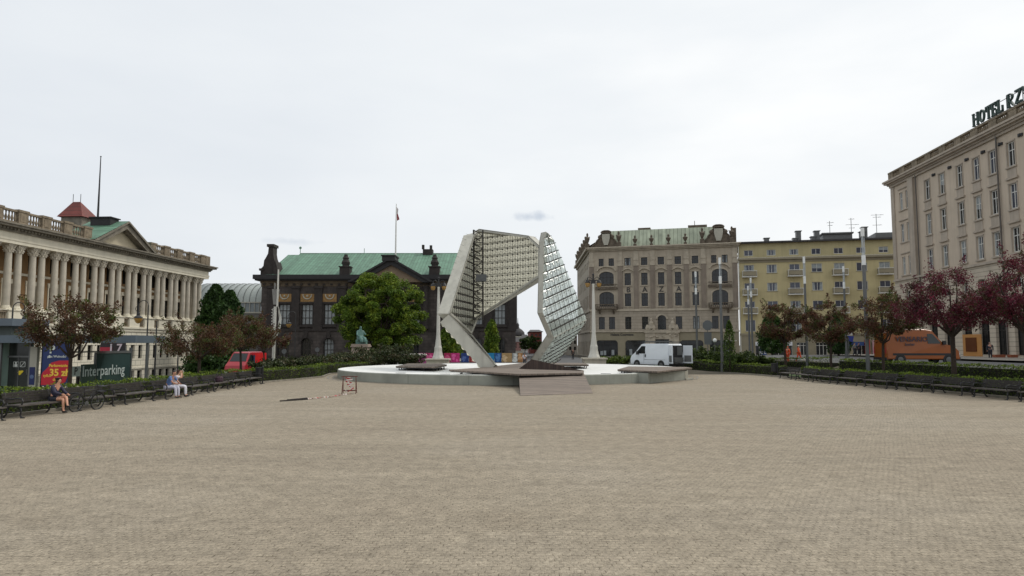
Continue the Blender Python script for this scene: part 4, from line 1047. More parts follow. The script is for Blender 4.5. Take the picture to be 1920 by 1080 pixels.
# rooftop letters, serifed
lt = MB(); lm = flat('letter_green', 38, 62, 56)
def L_(ch, x, h=2.5, w=1.55):
    t = .21; y0, y1 = -.1, .1
    def st(xa): lt.box(xa,xa+t,y0,y1,0,h); lt.box(xa-.09,xa+t+.09,y0,y1,0-.001,.1); lt.box(xa-.09,xa+t+.09,y0,y1,h-.1,h+.001)
    if ch == 'H': st(x); st(x+w-t); lt.box(x+t,x+w-t,y0,y1,h/2-.1,h/2+.1)
    if ch == 'O' or ch == 'S':
        n = 16
        for i in range(n):
            a0, a1 = 2*PI*i/n, 2*PI*(i+1)/n
            f = lambda a, r, q: (x+w/2+r*math.cos(a), h/2+q*math.sin(a))
            lt.xz([f(a0,w/2,h/2),f(a1,w/2,h/2),f(a1,w/2-t,h/2-.18),f(a0,w/2-t,h/2-.18)], y0, y1)
    if ch == 'T': st(x+w/2-t/2); lt.box(x,x+w,y0-.001,y1+.001,h-.2,h+.002); lt.box(x,x+.14,y0,y1,h-.6,h); lt.box(x+w-.14,x+w,y0,y1,h-.6,h)
    if ch == 'E': st(x); lt.box(x+t,x+w*.85,y0,y1,0,.2); lt.box(x+t,x+w*.8,y0,y1,h-.2,h); lt.box(x+t,x+w*.6,y0,y1,h/2-.1,h/2+.1); lt.box(x+w*.85-.13,x+w*.85,y0,y1,0,.6); lt.box(x+w*.8-.13,x+w*.8,y0,y1,h-.55,h)
    if ch == 'L': st(x); lt.box(x+t,x+w*.85,y0,y1,0,.2); lt.box(x+w*.85-.13,x+w*.85,y0,y1,0,.7)
    if ch == 'R' or ch == 'K':
        st(x); lt.xz([(x+t,h*.48),(x+t+.25,h*.48),(x+w+.06,0),(x+w-.2,0)][::-1], y0, y1)
        if ch == 'R':
            n = 10
            for i in range(n):
                a0, a1 = PI/2-PI*i/n, PI/2-PI*(i+1)/n; f = lambda a, r, q: (x+t+.14+r*math.cos(a), h*.73+q*math.sin(a))
                lt.xz([f(a0,.5,h*.27),f(a1,.5,h*.27),f(a1,.31,h*.27-.1),f(a0,.31,h*.27-.1)][::-1], y0, y1)
            lt.box(x+t,x+t+.15,y0,y1,h-.1,h-.001); lt.box(x+t,x+t+.15,y0,y1,h*.46,h*.46+.1)
        else: lt.xz([(x+t,h*.48),(x+t+.35,h*.48),(x+w,h),(x+w-.4,h)], y0, y1)
    if ch == 'Z': lt.box(x,x+w,y0,y1,0,.2); lt.box(x,x+w,y0-.001,y1+.001,h-.2,h); lt.xz([(x,.2),(x+.25,.2),(x+w,h-.2),(x+w-.25,h-.2)], y0, y1)
    if ch == 'Y': lt.box(x+w/2-t/2,x+w/2+t/2,y0,y1,0,h*.5); lt.xz([(x+w/2-t/2,h*.5),(x+w/2+t/2,h*.5),(x+t,h),(x,h)], y0, y1); lt.xz([(x+w/2-t/2,h*.5),(x+w/2+t/2,h*.5),(x+w,h),(x+w-t,h)], y0, y1)
    if ch == 'M': st(x); st(x+w-t); lt.xz([(x+w/2-.15,h*.2),(x+w/2+.15,h*.2),(x+t,h),(x,h)], y0, y1); lt.xz([(x+w/2-.15,h*.2),(x+w/2+.15,h*.2),(x+w,h),(x+w-t,h)], y0, y1)
    if ch == 'I': st(x+w/2-t/2)
def at_h(px, py, yb):    # point on the hotel plane offset inwards by yb
    return None
s0 = S(1829)+.2; zL = Z(242,1830)+.2
x = s0
sign = thing('rooftop_sign', 'large dark green serif letters standing on a steel frame on the hotel roof', 'sign', (0,0,0), 0)
adv = {'H':2.15,'O':2.1,'T':1.95,'E':1.85,'L':1.9,' ':1.1,'R':2.15,'Z':1.95,'Y':1.95,'M':2.3,'S':1.9,'K':2.1,'I':1.2}
marks = []
sign.matrix_world = hot.matrix_world
sign.location = hot.location; sign.rotation_euler = hot.rotation_euler
for ch in 'HOTEL RZYMSKI':
    if x > HW-2: break
    lt = MB(Matrix.Translation((0,.5,zL)))
    if ch != ' ':
        L_(ch, x, 1.45, .98); lt.build('letter', lm, sign)
    x += adv[ch]*.565
b = MB(); xe = min(x, HW-1)
b.bar((s0,.65,zL-.05),(xe,.65,zL-.05),.08,.1); b.bar((s0,.75,zL+1.3),(xe,.75,zL+1.3),.05,.05)
k = s0+.5
while k < xe: b.bar((k,.7,zc0+.7),(k,.7,zL+1.5),.06,.06); b.bar((k,2.2,zc0+.7),(k,.7,zL+1.0),.06,.06); b.bar((k,.7,zL-.9),(k+1.2,.7,zc0+.7),.05,.05); k += 2.6
b.build('steel_frame', M['dark_metal'], sign)
# ---------------------------------------------------------------- far end of the narrow street
def far_house(px0, px1, ytop, Y, depth, wallm, roofm, label, rows_, cols_, roofh=2.0, rz=0, yb=678):
    x0 = at(px0, 600, Y).x; x1 = at(px1, 600, Y).x; zt = at(px0, ytop, Y).z; W = x1-x0
    t = thing('town_house', label, 'building', (x0, Y, 0), rz)
    b = MB(); ops = []
    for i in range(cols_):
        for j in range(rows_): c = W*(i+.5)/cols_; z = 1.2+(zt-1.5)*j/rows_; ops.append((c-W/cols_*.25, c+W/cols_*.25, z, z+(zt-1.5)/rows_*.58))
    wall_grid(b, W, -1, zt, ops, .3); b.quad((W,0,-1),(W,depth,-1),(W,depth,zt),(W,0,zt)); b.quad((0,depth,-1),(0,0,-1),(0,0,zt),(0,depth,zt)); b.quad((W,depth,-1),(0,depth,-1),(0,depth,zt),(W,depth,zt))
    b.build('wall', wallm, t)
    for o in ops: put_window(t, (o[0]+o[1])/2, o[2], o[1]-o[0], o[3]-o[2], 2, (.6,), 'frame_d', 'win', .2, curtain=0)
    b = MB(); b.add([(-.4,-.4,zt),(W+.4,-.4,zt),(W+.4,depth+.4,zt),(-.4,depth+.4,zt),(W*.1,depth*.4,zt+roofh),(W*.9,depth*.4,zt+roofh)],[(0,1,5,4),(1,2,5),(2,3,4,5),(3,0,4),(3,2,1,0)]); b.build('roof', roofm, t)
    return t
brick = masonry('red_brick', lin(116,58,48), .5, .16, .02, .8, streak=.2)
greyp = simple('grey_stucco', lin(150,146,138), .8, .15, .3, streak=.3)
pinkp = simple('dusty_pink_stucco', lin(132,98,92), .8, .15, .3, streak=.3)
far_house(964, 978, 641, 300, 20, pinkp, M['roofd'], 'faded pink town house far down the street below the church dome', 4, 2, 2)
far_house(978.5, 990, 634, 270, 20, greyp, M['roofd'], 'narrow grey town house far down the street', 5, 2, 1.5)
far_house(994, 1016, 622, 190, 30, brick, M['roofd'], 'red brick building at the right of the far street', 5, 3, .8)
far_house(1030, 1082, 608, 172, 14, greyp, M['roofd'], 'pale grey house behind the ornate corner house', 4, 6, 1.5)
p = at(971, 640, 420)
ch = thing('church_tower', 'white church tower with dark onion dome far beyond the street', 'tower', (p.x, 420, 0))
b = MB(); zt = at(971,632,420).z; b.prism([(3.6*math.cos(PI*(i+.5)/4),3.6*math.sin(PI*(i+.5)/4)) for i in range(8)], -1, zt); b.prism([(4.0*math.cos(PI*(i+.5)/4),4.0*math.sin(PI*(i+.5)/4)) for i in range(8)], zt, zt+.5); b.build('tower_wall', M['dull_white'], ch)
b = MB(); b.lathe([(3.9,0.5),(4.3,1.6),(4.0,3.0),(2.6,4.4),(1.0,5.4),(.7,6.6),(.9,7.2),(.25,8.6),(.1,11.5)], 0,0,12,zt); b.build('dome', M['roofd'], ch, True)

# ---------------------------------------------------------------- fountain
FC = Vector((.06, 58.9, 0)); FR = 14.35
ft = thing('fountain_basin', 'large round empty fountain basin with grey concrete rim and white coated bowl', 'fountain', FC)
n = 96
b = MB()
rim = lambda r, z: [(r*math.cos(2*PI*i/n), r*math.sin(2*PI*i/n), z) for i in range(n)]
def rings(b, pr, close=False):
    vs = []
    for r, z in pr: vs += rim(r, z)
    b.add(vs, [(k*n+i, k*n+(i+1)%n, (k+1)*n+(i+1)%n, (k+1)*n+i) for k in range(len(pr)-1) for i in range(n)])
rings(b, [(FR,-.1),(FR,.60),(FR-.05,.655)]); b.build('rim', M['conc'], ft, False)
b = MB(); rings(b, [(FR-.05,.655),(FR-.4,.66),(FR-.9,.62),(FR-4,.50),(2.5,.42)]); o = b.add(rim(2.5,.42), [tuple(range(n))]); b.build('bowl', M['basinw'], ft, True)
b = MB(); 
for r_, w_, z_ in ((FR+.75,.07,.012),(FR+.35,.05,.012)):
    vs = rim(r_-w_/2, z_)+rim(r_+w_/2, z_); b.add(vs, [(i,n+i,n+(i+1)%n,(i+1)%n) for i in range(n)])
b.build('drain_channel', M['grey_metal'], ft)
for k in range(5):
    a = math.radians(-128+k*17); b = MB(Matrix.Translation(((FR-1.6)*math.cos(a), (FR-1.6)*math.sin(a), .6))); b.box(-.35,.35,-.07,.07,0,.03); b.build('inlet_grate', M['grey_metal'], ft)
# decks
DZ = .84
def deck(name, pts, label, mat, th=.10, legs=True, zt=DZ):
    cx = sum(p[0] for p in pts)/len(pts); cy = sum(p[1] for p in pts)/len(pts)
    t = thing(name, label, 'deck', (cx, cy, 0)); b = MB()
    b.prism([(p[0]-cx, p[1]-cy) for p in pts], zt-th, zt); b.build('deck_boards', mat, t)
    b = MB(); b.prism([((p[0]-cx)*.985, (p[1]-cy)*.985) for p in pts], zt-th-.05, zt-th-.003); b.build('deck_frame', M['dark_metal'], t)
    if legs:
        for i in range(len(pts)):
            p, q = pts[i], pts[(i+1)%len(pts)]; m_ = max(1, int(math.dist(p,q)/1.6))
            for k in range(m_):
                x = (p[0]+(q[0]-p[0])*(k+.5)/m_)*.93+cx*.07-cx; y = (p[1]+(q[1]-p[1])*(k+.5)/m_)*.93+cy*.07-cy
                rr = math.hypot(x+cx-FC.x, y+cy-FC.y); z0 = .4
                if rr > FR-.4: continue
                b = MB(); b.tube((x,y,z0),(x,y,zt-th-.1),.045,n=6); b.build('leg', M['dark_metal'], t)
    return t
def gp(x, y, z=DZ): p = ptG(x, y, z); return (p.x, p.y)
md = [gp(841.7,693.2), gp(972.7,701.2), gp(1093,699), gp(1095,694.5), (4.0,54.5), (3.4,60.5), (2.4,66.5), (.9,66.5), (-.6,60.5), (-2.6,53.0)]
t = deck('timber_deck', md, 'weathered timber deck under the glass sculpture, reached by the ramp', M['deck'])
deck('timber_deck', [gp(742,686.5), gp(815,688), gp(838,683.5), gp(826,681.5), gp(765,681.5)], 'small timber deck over the left back of the basin', M['deck'])
deck('timber_deck', [gp(1157.7,692.6),gp(1232,696.2),gp(1297.6,689.6),gp(1285,688),gp(1178,686.8)], 'polygonal timber deck over the right edge of the basin', M['deck'])
deck('timber_deck', [gp(1022,683.6),gp(1104,683.6),gp(1096,681),(6.3,67.5),(3.6,67.0)], 'long thin timber deck at the right back of the basin', M['deck'])
b = MB(); cx, cy = 10.8, 49.3   # concrete support block standing in for the shaded basin wall, with white lip
b = MB(); tt = thing('deck_support', 'grey concrete block carrying the right timber deck over the basin edge', 'support', (cx, cy, 0))
b.prism([(9.1-cx,46.6-cy),(12.75-cx,51.5-cy),(12.0-cx,52.6-cy),(8.2-cx,47.8-cy)], -.05, .68); b.build('block', M['conc'], tt)
b = MB(); b.prism([(12.8-cx,51.3-cy),(13.5-cx,51.9-cy),(13.2-cx,52.8-cy),(12.6-cx,52.2-cy)], 0, .10); b.prism([(12.78-cx,51.5-cy),(13.05-cx,51.8-cy),(12.85-cx,52.1-cy),(12.6-cx,51.8-cy)], .10, .64); b.build('white_lip', M['dull_white'], tt)
# ramp
r0 = ptG(975.7,742.3); r1_ = ptG(1111.7,737.7); t0 = Vector((*gp(972.7,697.5),DZ+.012)); t1 = Vector((*gp(1093,696.5),DZ+.012))
t = thing('timber_ramp', 'wide timber ramp rising from the plaza to the deck', 'ramp', (r0.x, r0.y, 0)); b = MB()
o_ = Vector(t.location); A, B_, C1, D1 = [q-o_ for q in (r0, r1_, t1, t0)]; A.z = B_.z = .015
dn = Vector((0,0,-.14))
b.add([A,B_,C1,D1,A*1+Vector((0,0,-.01)),B_+Vector((0,0,-.01)),C1+dn,D1+dn], [(0,1,2,3),(4,7,6,5),(0,4,5,1),(1,5,6,2),(2,6,7,3),(3,7,4,0)]); b.build('ramp_boards', M['deck'], t)
b = MB(); 
for P0, P1 in ((A,D1),(B_,C1)):
    q0 = P0.lerp(P1,.02)+Vector((0,0,-.02)); b.extr([(q0.x,q0.y,.0),(P1.x,P1.y,.0),(P1.x,P1.y,P1.z-.145)], (.06 if P0 is A else -.06,0,0))
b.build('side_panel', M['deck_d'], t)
# dark tilted wedge of boards
wl_ = [Vector((*gp(973,691.5),DZ+.01)), at(996.7,673.5,50), Vector((*gp(1094,695.2),DZ+.01)), Vector((3.2,52.5,DZ+.01))]
t = thing('timber_wedge', 'dark tilted wooden wedge rising from the deck like a folded roof', 'deck', wl_[0]); b = MB()
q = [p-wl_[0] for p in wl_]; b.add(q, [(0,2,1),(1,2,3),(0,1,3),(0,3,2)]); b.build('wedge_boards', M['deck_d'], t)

# ---------------------------------------------------------------- sculpture
steel = simple('dull_grey_steel_bars', lin(60,57,52), .55, .2, 2, metal=.2)
skin = MT('milky_glass'); skin.b.inputs['Base Color'].default_value = lin(232,230,212); skin.b.inputs['Roughness'].default_value = .22
skin.b.inputs['Transmission Weight'].default_value = 0
_t = skin.n('BsdfTranslucent'); _t.inputs[0].default_value = lin(236,234,216); _m = skin.n('MixShader'); _m.inputs[0].default_value = .55
skin.l(skin.b.outputs[0], _m.inputs[1]); skin.l(_t.outputs[0], _m.inputs[2]); skin.l(_m.outputs[0], skin.t.nodes['Material Output'].inputs[0])
M['skin'] = skin.m
sk2 = MT('clear_glass_pyramids'); sk2.b.inputs['Base Color'].default_value = lin(226,236,230); sk2.b.inputs['Roughness'].default_value = .12
_a = sk2.n('BsdfTransparent'); _a.inputs[0].default_value = (.90,.96,.93,1); _b = sk2.n('BsdfTranslucent'); _b.inputs[0].default_value = lin(236,244,238)
_c = sk2.n('MixShader'); _c.inputs[0].default_value = .45; sk2.l(sk2.b.outputs[0], _c.inputs[1]); sk2.l(_b.outputs[0], _c.inputs[2])
_d = sk2.n('MixShader'); _d.inputs[0].default_value = .42; sk2.l(_c.outputs[0], _d.inputs[1]); sk2.l(_a.outputs[0], _d.inputs[2]); sk2.l(_d.outputs[0], sk2.t.nodes['Material Output'].inputs[0])
M['skin2'] = sk2.m
def clip2(poly, n_, d):
    out = []
    for i in range(len(poly)):
        p, q = poly[i], poly[(i+1)%len(poly)]; a = p[0]*n_[0]+p[1]*n_[1]-d; c = q[0]*n_[0]+q[1]*n_[1]-d
        if a <= 0: out.append(p)
        if (a < 0 < c) or (c < 0 < a): t = a/(a-c); out.append((p[0]+(q[0]-p[0])*t, p[1]+(q[1]-p[1])*t))
    return out
def seg_clip(poly, p, q):
    t0, t1 = 0, 1; d = (q[0]-p[0], q[1]-p[1])
    ar = sum(poly[i][0]*poly[(i+1)%len(poly)][1]-poly[(i+1)%len(poly)][0]*poly[i][1] for i in range(len(poly))); sg = 1 if ar > 0 else -1
    for i in range(len(poly)):
        a, c = poly[i], poly[(i+1)%len(poly)]; nx_, ny_ = sg*(c[1]-a[1]), -sg*(c[0]-a[0])
        num = (a[0]-p[0])*nx_+(a[1]-p[1])*ny_; den = d[0]*nx_+d[1]*ny_
        if abs(den) < 1e-9:
            if num < 0: return None
            continue
        t = num/den
        if den > 0: t1 = min(t1, t)
        else: t0 = max(t0, t)
    return (t0, t1) if t1-t0 > 1e-4 else None
def wing(parent, poly, nout, cell, thick, udir, no_band=(), pyr=.30, outbar=0, inner_on_poly=True, bandmat='band', fold=None, offs=(.15,.3)):
    """one folded face: glass pyramids outside, a space frame inside, white plates round the edge.
    poly lies on the inner (inner_on_poly) or the outer surface"""
    nout = nout.normalized(); O = Vector(parent.location); poly = [p-O for p in poly]
    if inner_on_poly: inner = poly; outer = [p+nout*thick for p in poly]
    else: outer = poly; inner = [p-nout*thick for p in poly]
    for k_, v_ in (fold or {}).items(): outer[k_] = poly[k_]+v_
    c = sum(outer, Vector())/len(outer); u = (udir-nout*udir.dot(nout)).normalized(); v = nout.cross(u)
    P2 = [((p-c).dot(u), (p-c).dot(v)) for p in outer]
    to3 = lambda p, d=0: c+u*p[0]+v*p[1]+nout*d
    x0 = min(p[0] for p in P2)-offs[0]*cell; y0 = min(p[1] for p in P2)-offs[1]*cell; nx_ = int((max(p[0] for p in P2)-x0)/cell)+1; ny_ = int((max(p[1] for p in P2)-y0)/cell)+1
    ar = sum(P2[i][0]*P2[(i+1)%len(P2)][1]-P2[(i+1)%len(P2)][0]*P2[i][1] for i in range(len(P2))); sg = 1 if ar > 0 else -1
    sk = MB(); nodes = []
    for i in range(nx_+1):
        for j in range(ny_+1):
            q = [(x0+i*cell,y0+j*cell),(x0+(i+1)*cell,y0+j*cell),(x0+(i+1)*cell,y0+(j+1)*cell),(x0+i*cell,y0+(j+1)*cell)]
            full = q
            for k in range(len(P2)):
                a, e_ = P2[k], P2[(k+1)%len(P2)]; n_ = (sg*(e_[1]-a[1]), -sg*(e_[0]-a[0])); q = clip2(q, n_, a[0]*n_[0]+a[1]*n_[1])
                if len(q) < 3: break
            if len(q) < 3: continue
            m_ = (sum(p[0] for p in q)/len(q), sum(p[1] for p in q)/len(q))
            A_ = abs(sum(q[k][0]*q[(k+1)%len(q)][1]-q[(k+1)%len(q)][0]*q[k][1] for k in range(len(q)))/2)/cell**2
            ap = to3(m_, pyr*cell*min(1, A_*1.2)); vs = [to3(p) for p in q]+[ap]
            sk.add(vs, [(k,(k+1)%len(q),len(q)) for k in range(len(q))])
            nodes.append((m_, A_, full))
    sk.build('glass_panels', M['skin2' if outbar else 'skin'], parent)
    fr = MB()
    for i in range(nx_+2):
        for axis in (0, 1):
            if axis == 0: a = (x0+i*cell, y0-1); e_ = (x0+i*cell, y0+(ny_+2)*cell)
            else:
                a = (x0-1, y0+i*cell); e_ = (x0+(nx_+2)*cell, y0+i*cell)
            s_ = seg_clip(P2, a, e_)
            if s_:
                f = lambda t: (a[0]+(e_[0]-a[0])*t, a[1]+(e_[1]-a[1])*t)
                fr.bar(to3(f(s_[0]),.03), to3(f(s_[1]),.03), .032, .04)
                # the inner layer runs half a cell away
                g_ = lambda t: (f(t)[0]+(cell/2 if axis == 0 else 0), f(t)[1]+(cell/2 if axis == 1 else 0))
                s2_ = seg_clip(P2, g_(0), g_(1))
                if s2_: fr.bar(to3(g_(s2_[0]),-thick*.82), to3(g_(s2_[1]),-thick*.82), .03, .03)
    if ny_ > nx_:
        for i in range(nx_+2, ny_+2):
            a = (x0-1, y0+i*cell); e_ = (x0+(nx_+2)*cell, y0+i*cell); s_ = seg_clip(P2, a, e_)
            if s_:
                f = lambda t: (a[0]+(e_[0]-a[0])*t, a[1]+(e_[1]-a[1])*t); fr.bar(to3(f(s_[0]),.03), to3(f(s_[1]),.03), .032, .04)
                s2_ = seg_clip(P2, (a[0],a[1]+cell/2), (e_[0],e_[1]+cell/2))
                if s2_:
                    g_ = lambda t: (a[0]+(e_[0]-a[0])*t, a[1]+cell/2); fr.bar(to3(g_(s2_[0]),-thick*.82), to3(g_(s2_[1]),-thick*.82), .03, .03)
    if outbar:
        for j in range(ny_+2):
            a = (x0-1, y0+j*cell); e_ = (x0+(nx_+2)*cell, y0+j*cell); s_ = seg_clip(P2, a, e_)
            if s_: f = lambda t: (a[0]+(e_[0]-a[0])*t, a[1]+(e_[1]-a[1])*t); q_ = .22/math.dist(a,e_); s_ = (s_[0]+q_, s_[1]-q_)
            if s_ and s_[1] > s_[0]: fr.bar(to3(f(s_[0]),outbar), to3(f(s_[1]),outbar), .055, .055)
    fr.build('grid_bars', steel, parent)
    dg = MB(); nd = MB()
    for m_, A_, full in nodes:
        if A_ < .85: continue
        mc = (full[0][0]+cell/2, full[0][1]+cell/2); p = to3(mc, -thick*.82)
        dg.ball(p, .085, 6)
        if outbar: dg.ball(to3(full[0], outbar), .06, 6)
        for k in full: dg.tube(p, to3(k,-.02), .010, n=3, cap=False)
    dg.build('node_struts', steel, parent)
    bd = MB(); m = len(outer)
    for k in range(m):
        if k in no_band: continue
        a, e_, ai, ei = outer[k], outer[(k+1)%m], inner[k], inner[(k+1)%m]
        mid = sum(outer, Vector())/m; dirn = (mid-(a+e_)/2); dirn -= nout*dirn.dot(nout); ed = (e_-a).normalized(); dirn -= ed*dirn.dot(ed); w_ = dirn.normalized()*.07
        lip = dirn.normalized()*.22
        bd.add([a+nout*.04, e_+nout*.04, ei, ai, a+w_+nout*.04, e_+w_+nout*.04, ei+w_, ai+w_], [(0,1,2,3),(7,6,5,4),(0,4,5,1),(1,5,6,2),(2,6,7,3),(3,7,4,0)])
        bd.add([ai, ei, ei+lip, ai+lip, ai+nout*.07, ei+nout*.07, ei+lip+nout*.07, ai+lip+nout*.07], [(0,1,2,3),(7,6,5,4),(0,4,5,1),(1,5,6,2),(2,6,7,3),(3,7,4,0)])
    bd.build('edge_plates', M[bandmat], parent)
scl = thing('glass_sculpture', 'left half of the glass gate sculpture, space frame seen from inside behind white edge plates', 'sculpture', (-2.5, 56, DZ), group='halves of the fountain gate')
fb = at(897,597,64); Pl = Vector((at(897,597,64).x, 64, 0)); El = at(842.7,588.5,54.4)
du = Vector((El.x-Pl.x, El.y-Pl.y, 0)).normalized(); nl = Vector((du.y, -du.x, 0))
if nl.x > 0: nl = -nl
pl = lambda x, y: onplane(x, y, Pl, nl)
lw = [pl(842.7,588.5), pl(889,441), pl(897,434), pl(897,597), pl(885,627)]
Rw = Vector((at(1010.7,520,59.5).x, 59.5, 0)); dr = Vector((Rw.x-Pl.x, Rw.y-Pl.y, 0)).normalized(); nr = Vector((-dr.y, dr.x, 0))
if nr.y < 0: nr = -nr
pr = lambda x, y: onplane(x, y, Pl, nr)
rw = [pr(898,597), pr(898,429), pr(990,441.5), pr(1012.5,462), pr(1012.5,519)]
det = nl.x*nr.y-nl.y*nr.x; mit = Vector(((nr.y-nl.y)*.95/det, (nl.x-nr.x)*.95/det, 0))
wing(scl, lw, nl, .62, .95, Vector((0,0,1)), no_band=(2,), offs=(.1,.2), fold={2: mit, 3: mit}, pyr=.22)
wing(scl, rw, nr, .60, .95, Vector((0,0,1)), no_band=(0,), fold={0: mit, 1: mit}, pyr=.07)
b = MB(); O = Vector(scl.location)    # vertical lattice mast in the fold
f0 = at(897,600,63)-O; f1 = at(897,432,63)-O; r_ = Vector((.42,-.35,0)); l_ = Vector((-.42,-.35,0))
b.tube(f0+r_,f1+r_,.08,n=6); b.tube(f0+l_,f1+l_,.08,n=6); nseg = 14
for k in range(nseg):
    a = f0.lerp(f1,k/nseg); c = f0.lerp(f1,(k+1)/nseg); b.tube(a+r_,a+l_,.05,n=4); b.tube(a+(r_ if k%2 else l_), c+(l_ if k%2 else r_), .05, n=4)
b.build('lattice_mast', steel, scl)
b = MB(); m_ = f0.lerp(f1,.46); b.box(m_.x-.2,m_.x+.75,m_.y-.5,m_.y+.1,m_.z-.3,m_.z+.35); b.build('control_box', M['grey_metal'], scl)
# lower strut of the left half: from the outer corner down to the foot
S0 = pl(842.7,588.5); S1 = pl(885,627); S2 = at(929,684.5,54.2); n3 = (S1-S0).cross(S2-S0).normalized()
if n3.z > 0: n3 = -n3
S3 = onplane(908,684.5,S0,n3)
lowp = [S0, S1, S2+Vector((.1,.6,0)), S2]
S2b = Vector((S2.x+.25, S2.y+2.6, S2.z)); 
k_ = (S0-S2b).dot(n3); S2b = S2b+n3*k_
n3 = (S1-S0).cross(S2-S0).normalized(); n3 = -n3 if n3.z > 0 else n3
S2b = S2b+n3*((S0-S2b).dot(n3))
wing(scl, [S0, S1, S2b, S2], n3, .62, .95, (S2-S0), no_band=(0,))
# right half
scr = thing('glass_sculpture', 'right half of the glass gate sculpture, faceted milky glass pyramids with narrow white edge', 'sculpture', (3, 57, DZ), group='halves of the fountain gate')
Q1 = at(1016,586,55); Q2 = at(1100,600,60.0); Q3 = at(1024,440,56.3); nq = (Q2-Q1).cross(Q3-Q1).normalized()
if nq.y > 0: nq = -nq
pq = lambda x, y: onplane(x, y, Q1, nq)
mainp = [pq(1016,586), pq(1019,452), pq(1022.5,434.5), pq(1028,438), pq(1039,452), pq(1100,600), pq(1037,634.5)]
wing(scr, mainp, nq, .66, .45, (pq(1100,600)-pq(1037,634.5)), pyr=.34, outbar=.24, inner_on_poly=False, no_band=(4,), offs=(.0,.0))
Q4 = pq(1037,634.5); Q5 = at(1004,684,57.6); n5 = (Q2-Q4).cross(Q5-Q4).normalized()
if n5.z > 0: n5 = -n5
Q6 = onplane(1043,679,Q4,n5)
if Q6.y > 66: Q6 = Q5+(Q2-Q4)*.5
wing(scr, [Q4, Q2, Q6, Q5], n5, .66, .6, (Q2-Q4), pyr=.34, outbar=.24, inner_on_poly=False, no_band=(0,), offs=(0,0))
# ---------------------------------------------------------------- vegetation kit
def leaves(pts, size, rng, tilt=1.0):
    """a mesh of small bent leaf clumps, one quad pair each"""
    n = len(pts); a = rng.normal(size=(n,3)); a[:,2] *= tilt; a /= np.linalg.norm(a,axis=1)[:,None]
    r = rng.normal(size=(n,3)); bt = np.cross(a, r); bt /= np.linalg.norm(bt,axis=1)[:,None]
    s = (size*(.6+.8*rng.random(n)))[:,None]; nn = np.cross(a, bt)
    v = np.stack([pts-a*s*.5, pts+bt*s*.32+nn*s*.06, pts+a*s*.55, pts-bt*s*.32+nn*s*.06], 1).reshape(-1,3)
    return v
def quadmesh(name, v, mat):
    me = bpy.data.meshes.new(name); n = len(v)//4
    me.vertices.add(len(v)); me.vertices.foreach_set('co', v.astype(np.float32).ravel())
    me.loops.add(n*4); me.loops.foreach_set('vertex_index', np.arange(n*4, dtype=np.int32))
    me.polygons.add(n); me.polygons.foreach_set('loop_start', np.arange(0, n*4, 4, dtype=np.int32)); me.polygons.foreach_set('loop_total', np.full(n, 4, dtype=np.int32))
    me.materials.append(mat); me.update(); me.validate(); return me
bark = simple('rough_bark', lin(58,48,40), .95, .35, 4, bump=.6, bscale=14)
lf_g = leafm('chestnut_leaves', lin(60,84,24), lin(98,120,38), lin(122,138,46), .5)
lf_d = leafm('dark_conifer_leaves', lin(30,50,22), lin(56,82,34), None, .8, .12)
lf_r = leafm('dull_bronze_leaves', lin(74,48,36), lin(94,68,46), lin(78,90,42), 1.1)
lf_p = leafm('crimson_blossom_leaves', lin(80,32,44), lin(112,42,60), lin(68,66,38), 1.1)
lf_b = leafm('bronze_green_leaves', lin(78,48,38), lin(98,68,48), lin(80,92,44), 1.1)
lf_h = leafm('hedge_leaves', lin(50,66,24), lin(84,100,38), lin(100,118,40), 1.6)
lf_y = leafm('bright_hedge_shoots', lin(92,112,34), lin(124,142,48), None, 2)
lf_j = leafm('juniper_foliage', lin(38,50,26), lin(66,76,40), lin(74,66,44), .9, .12)
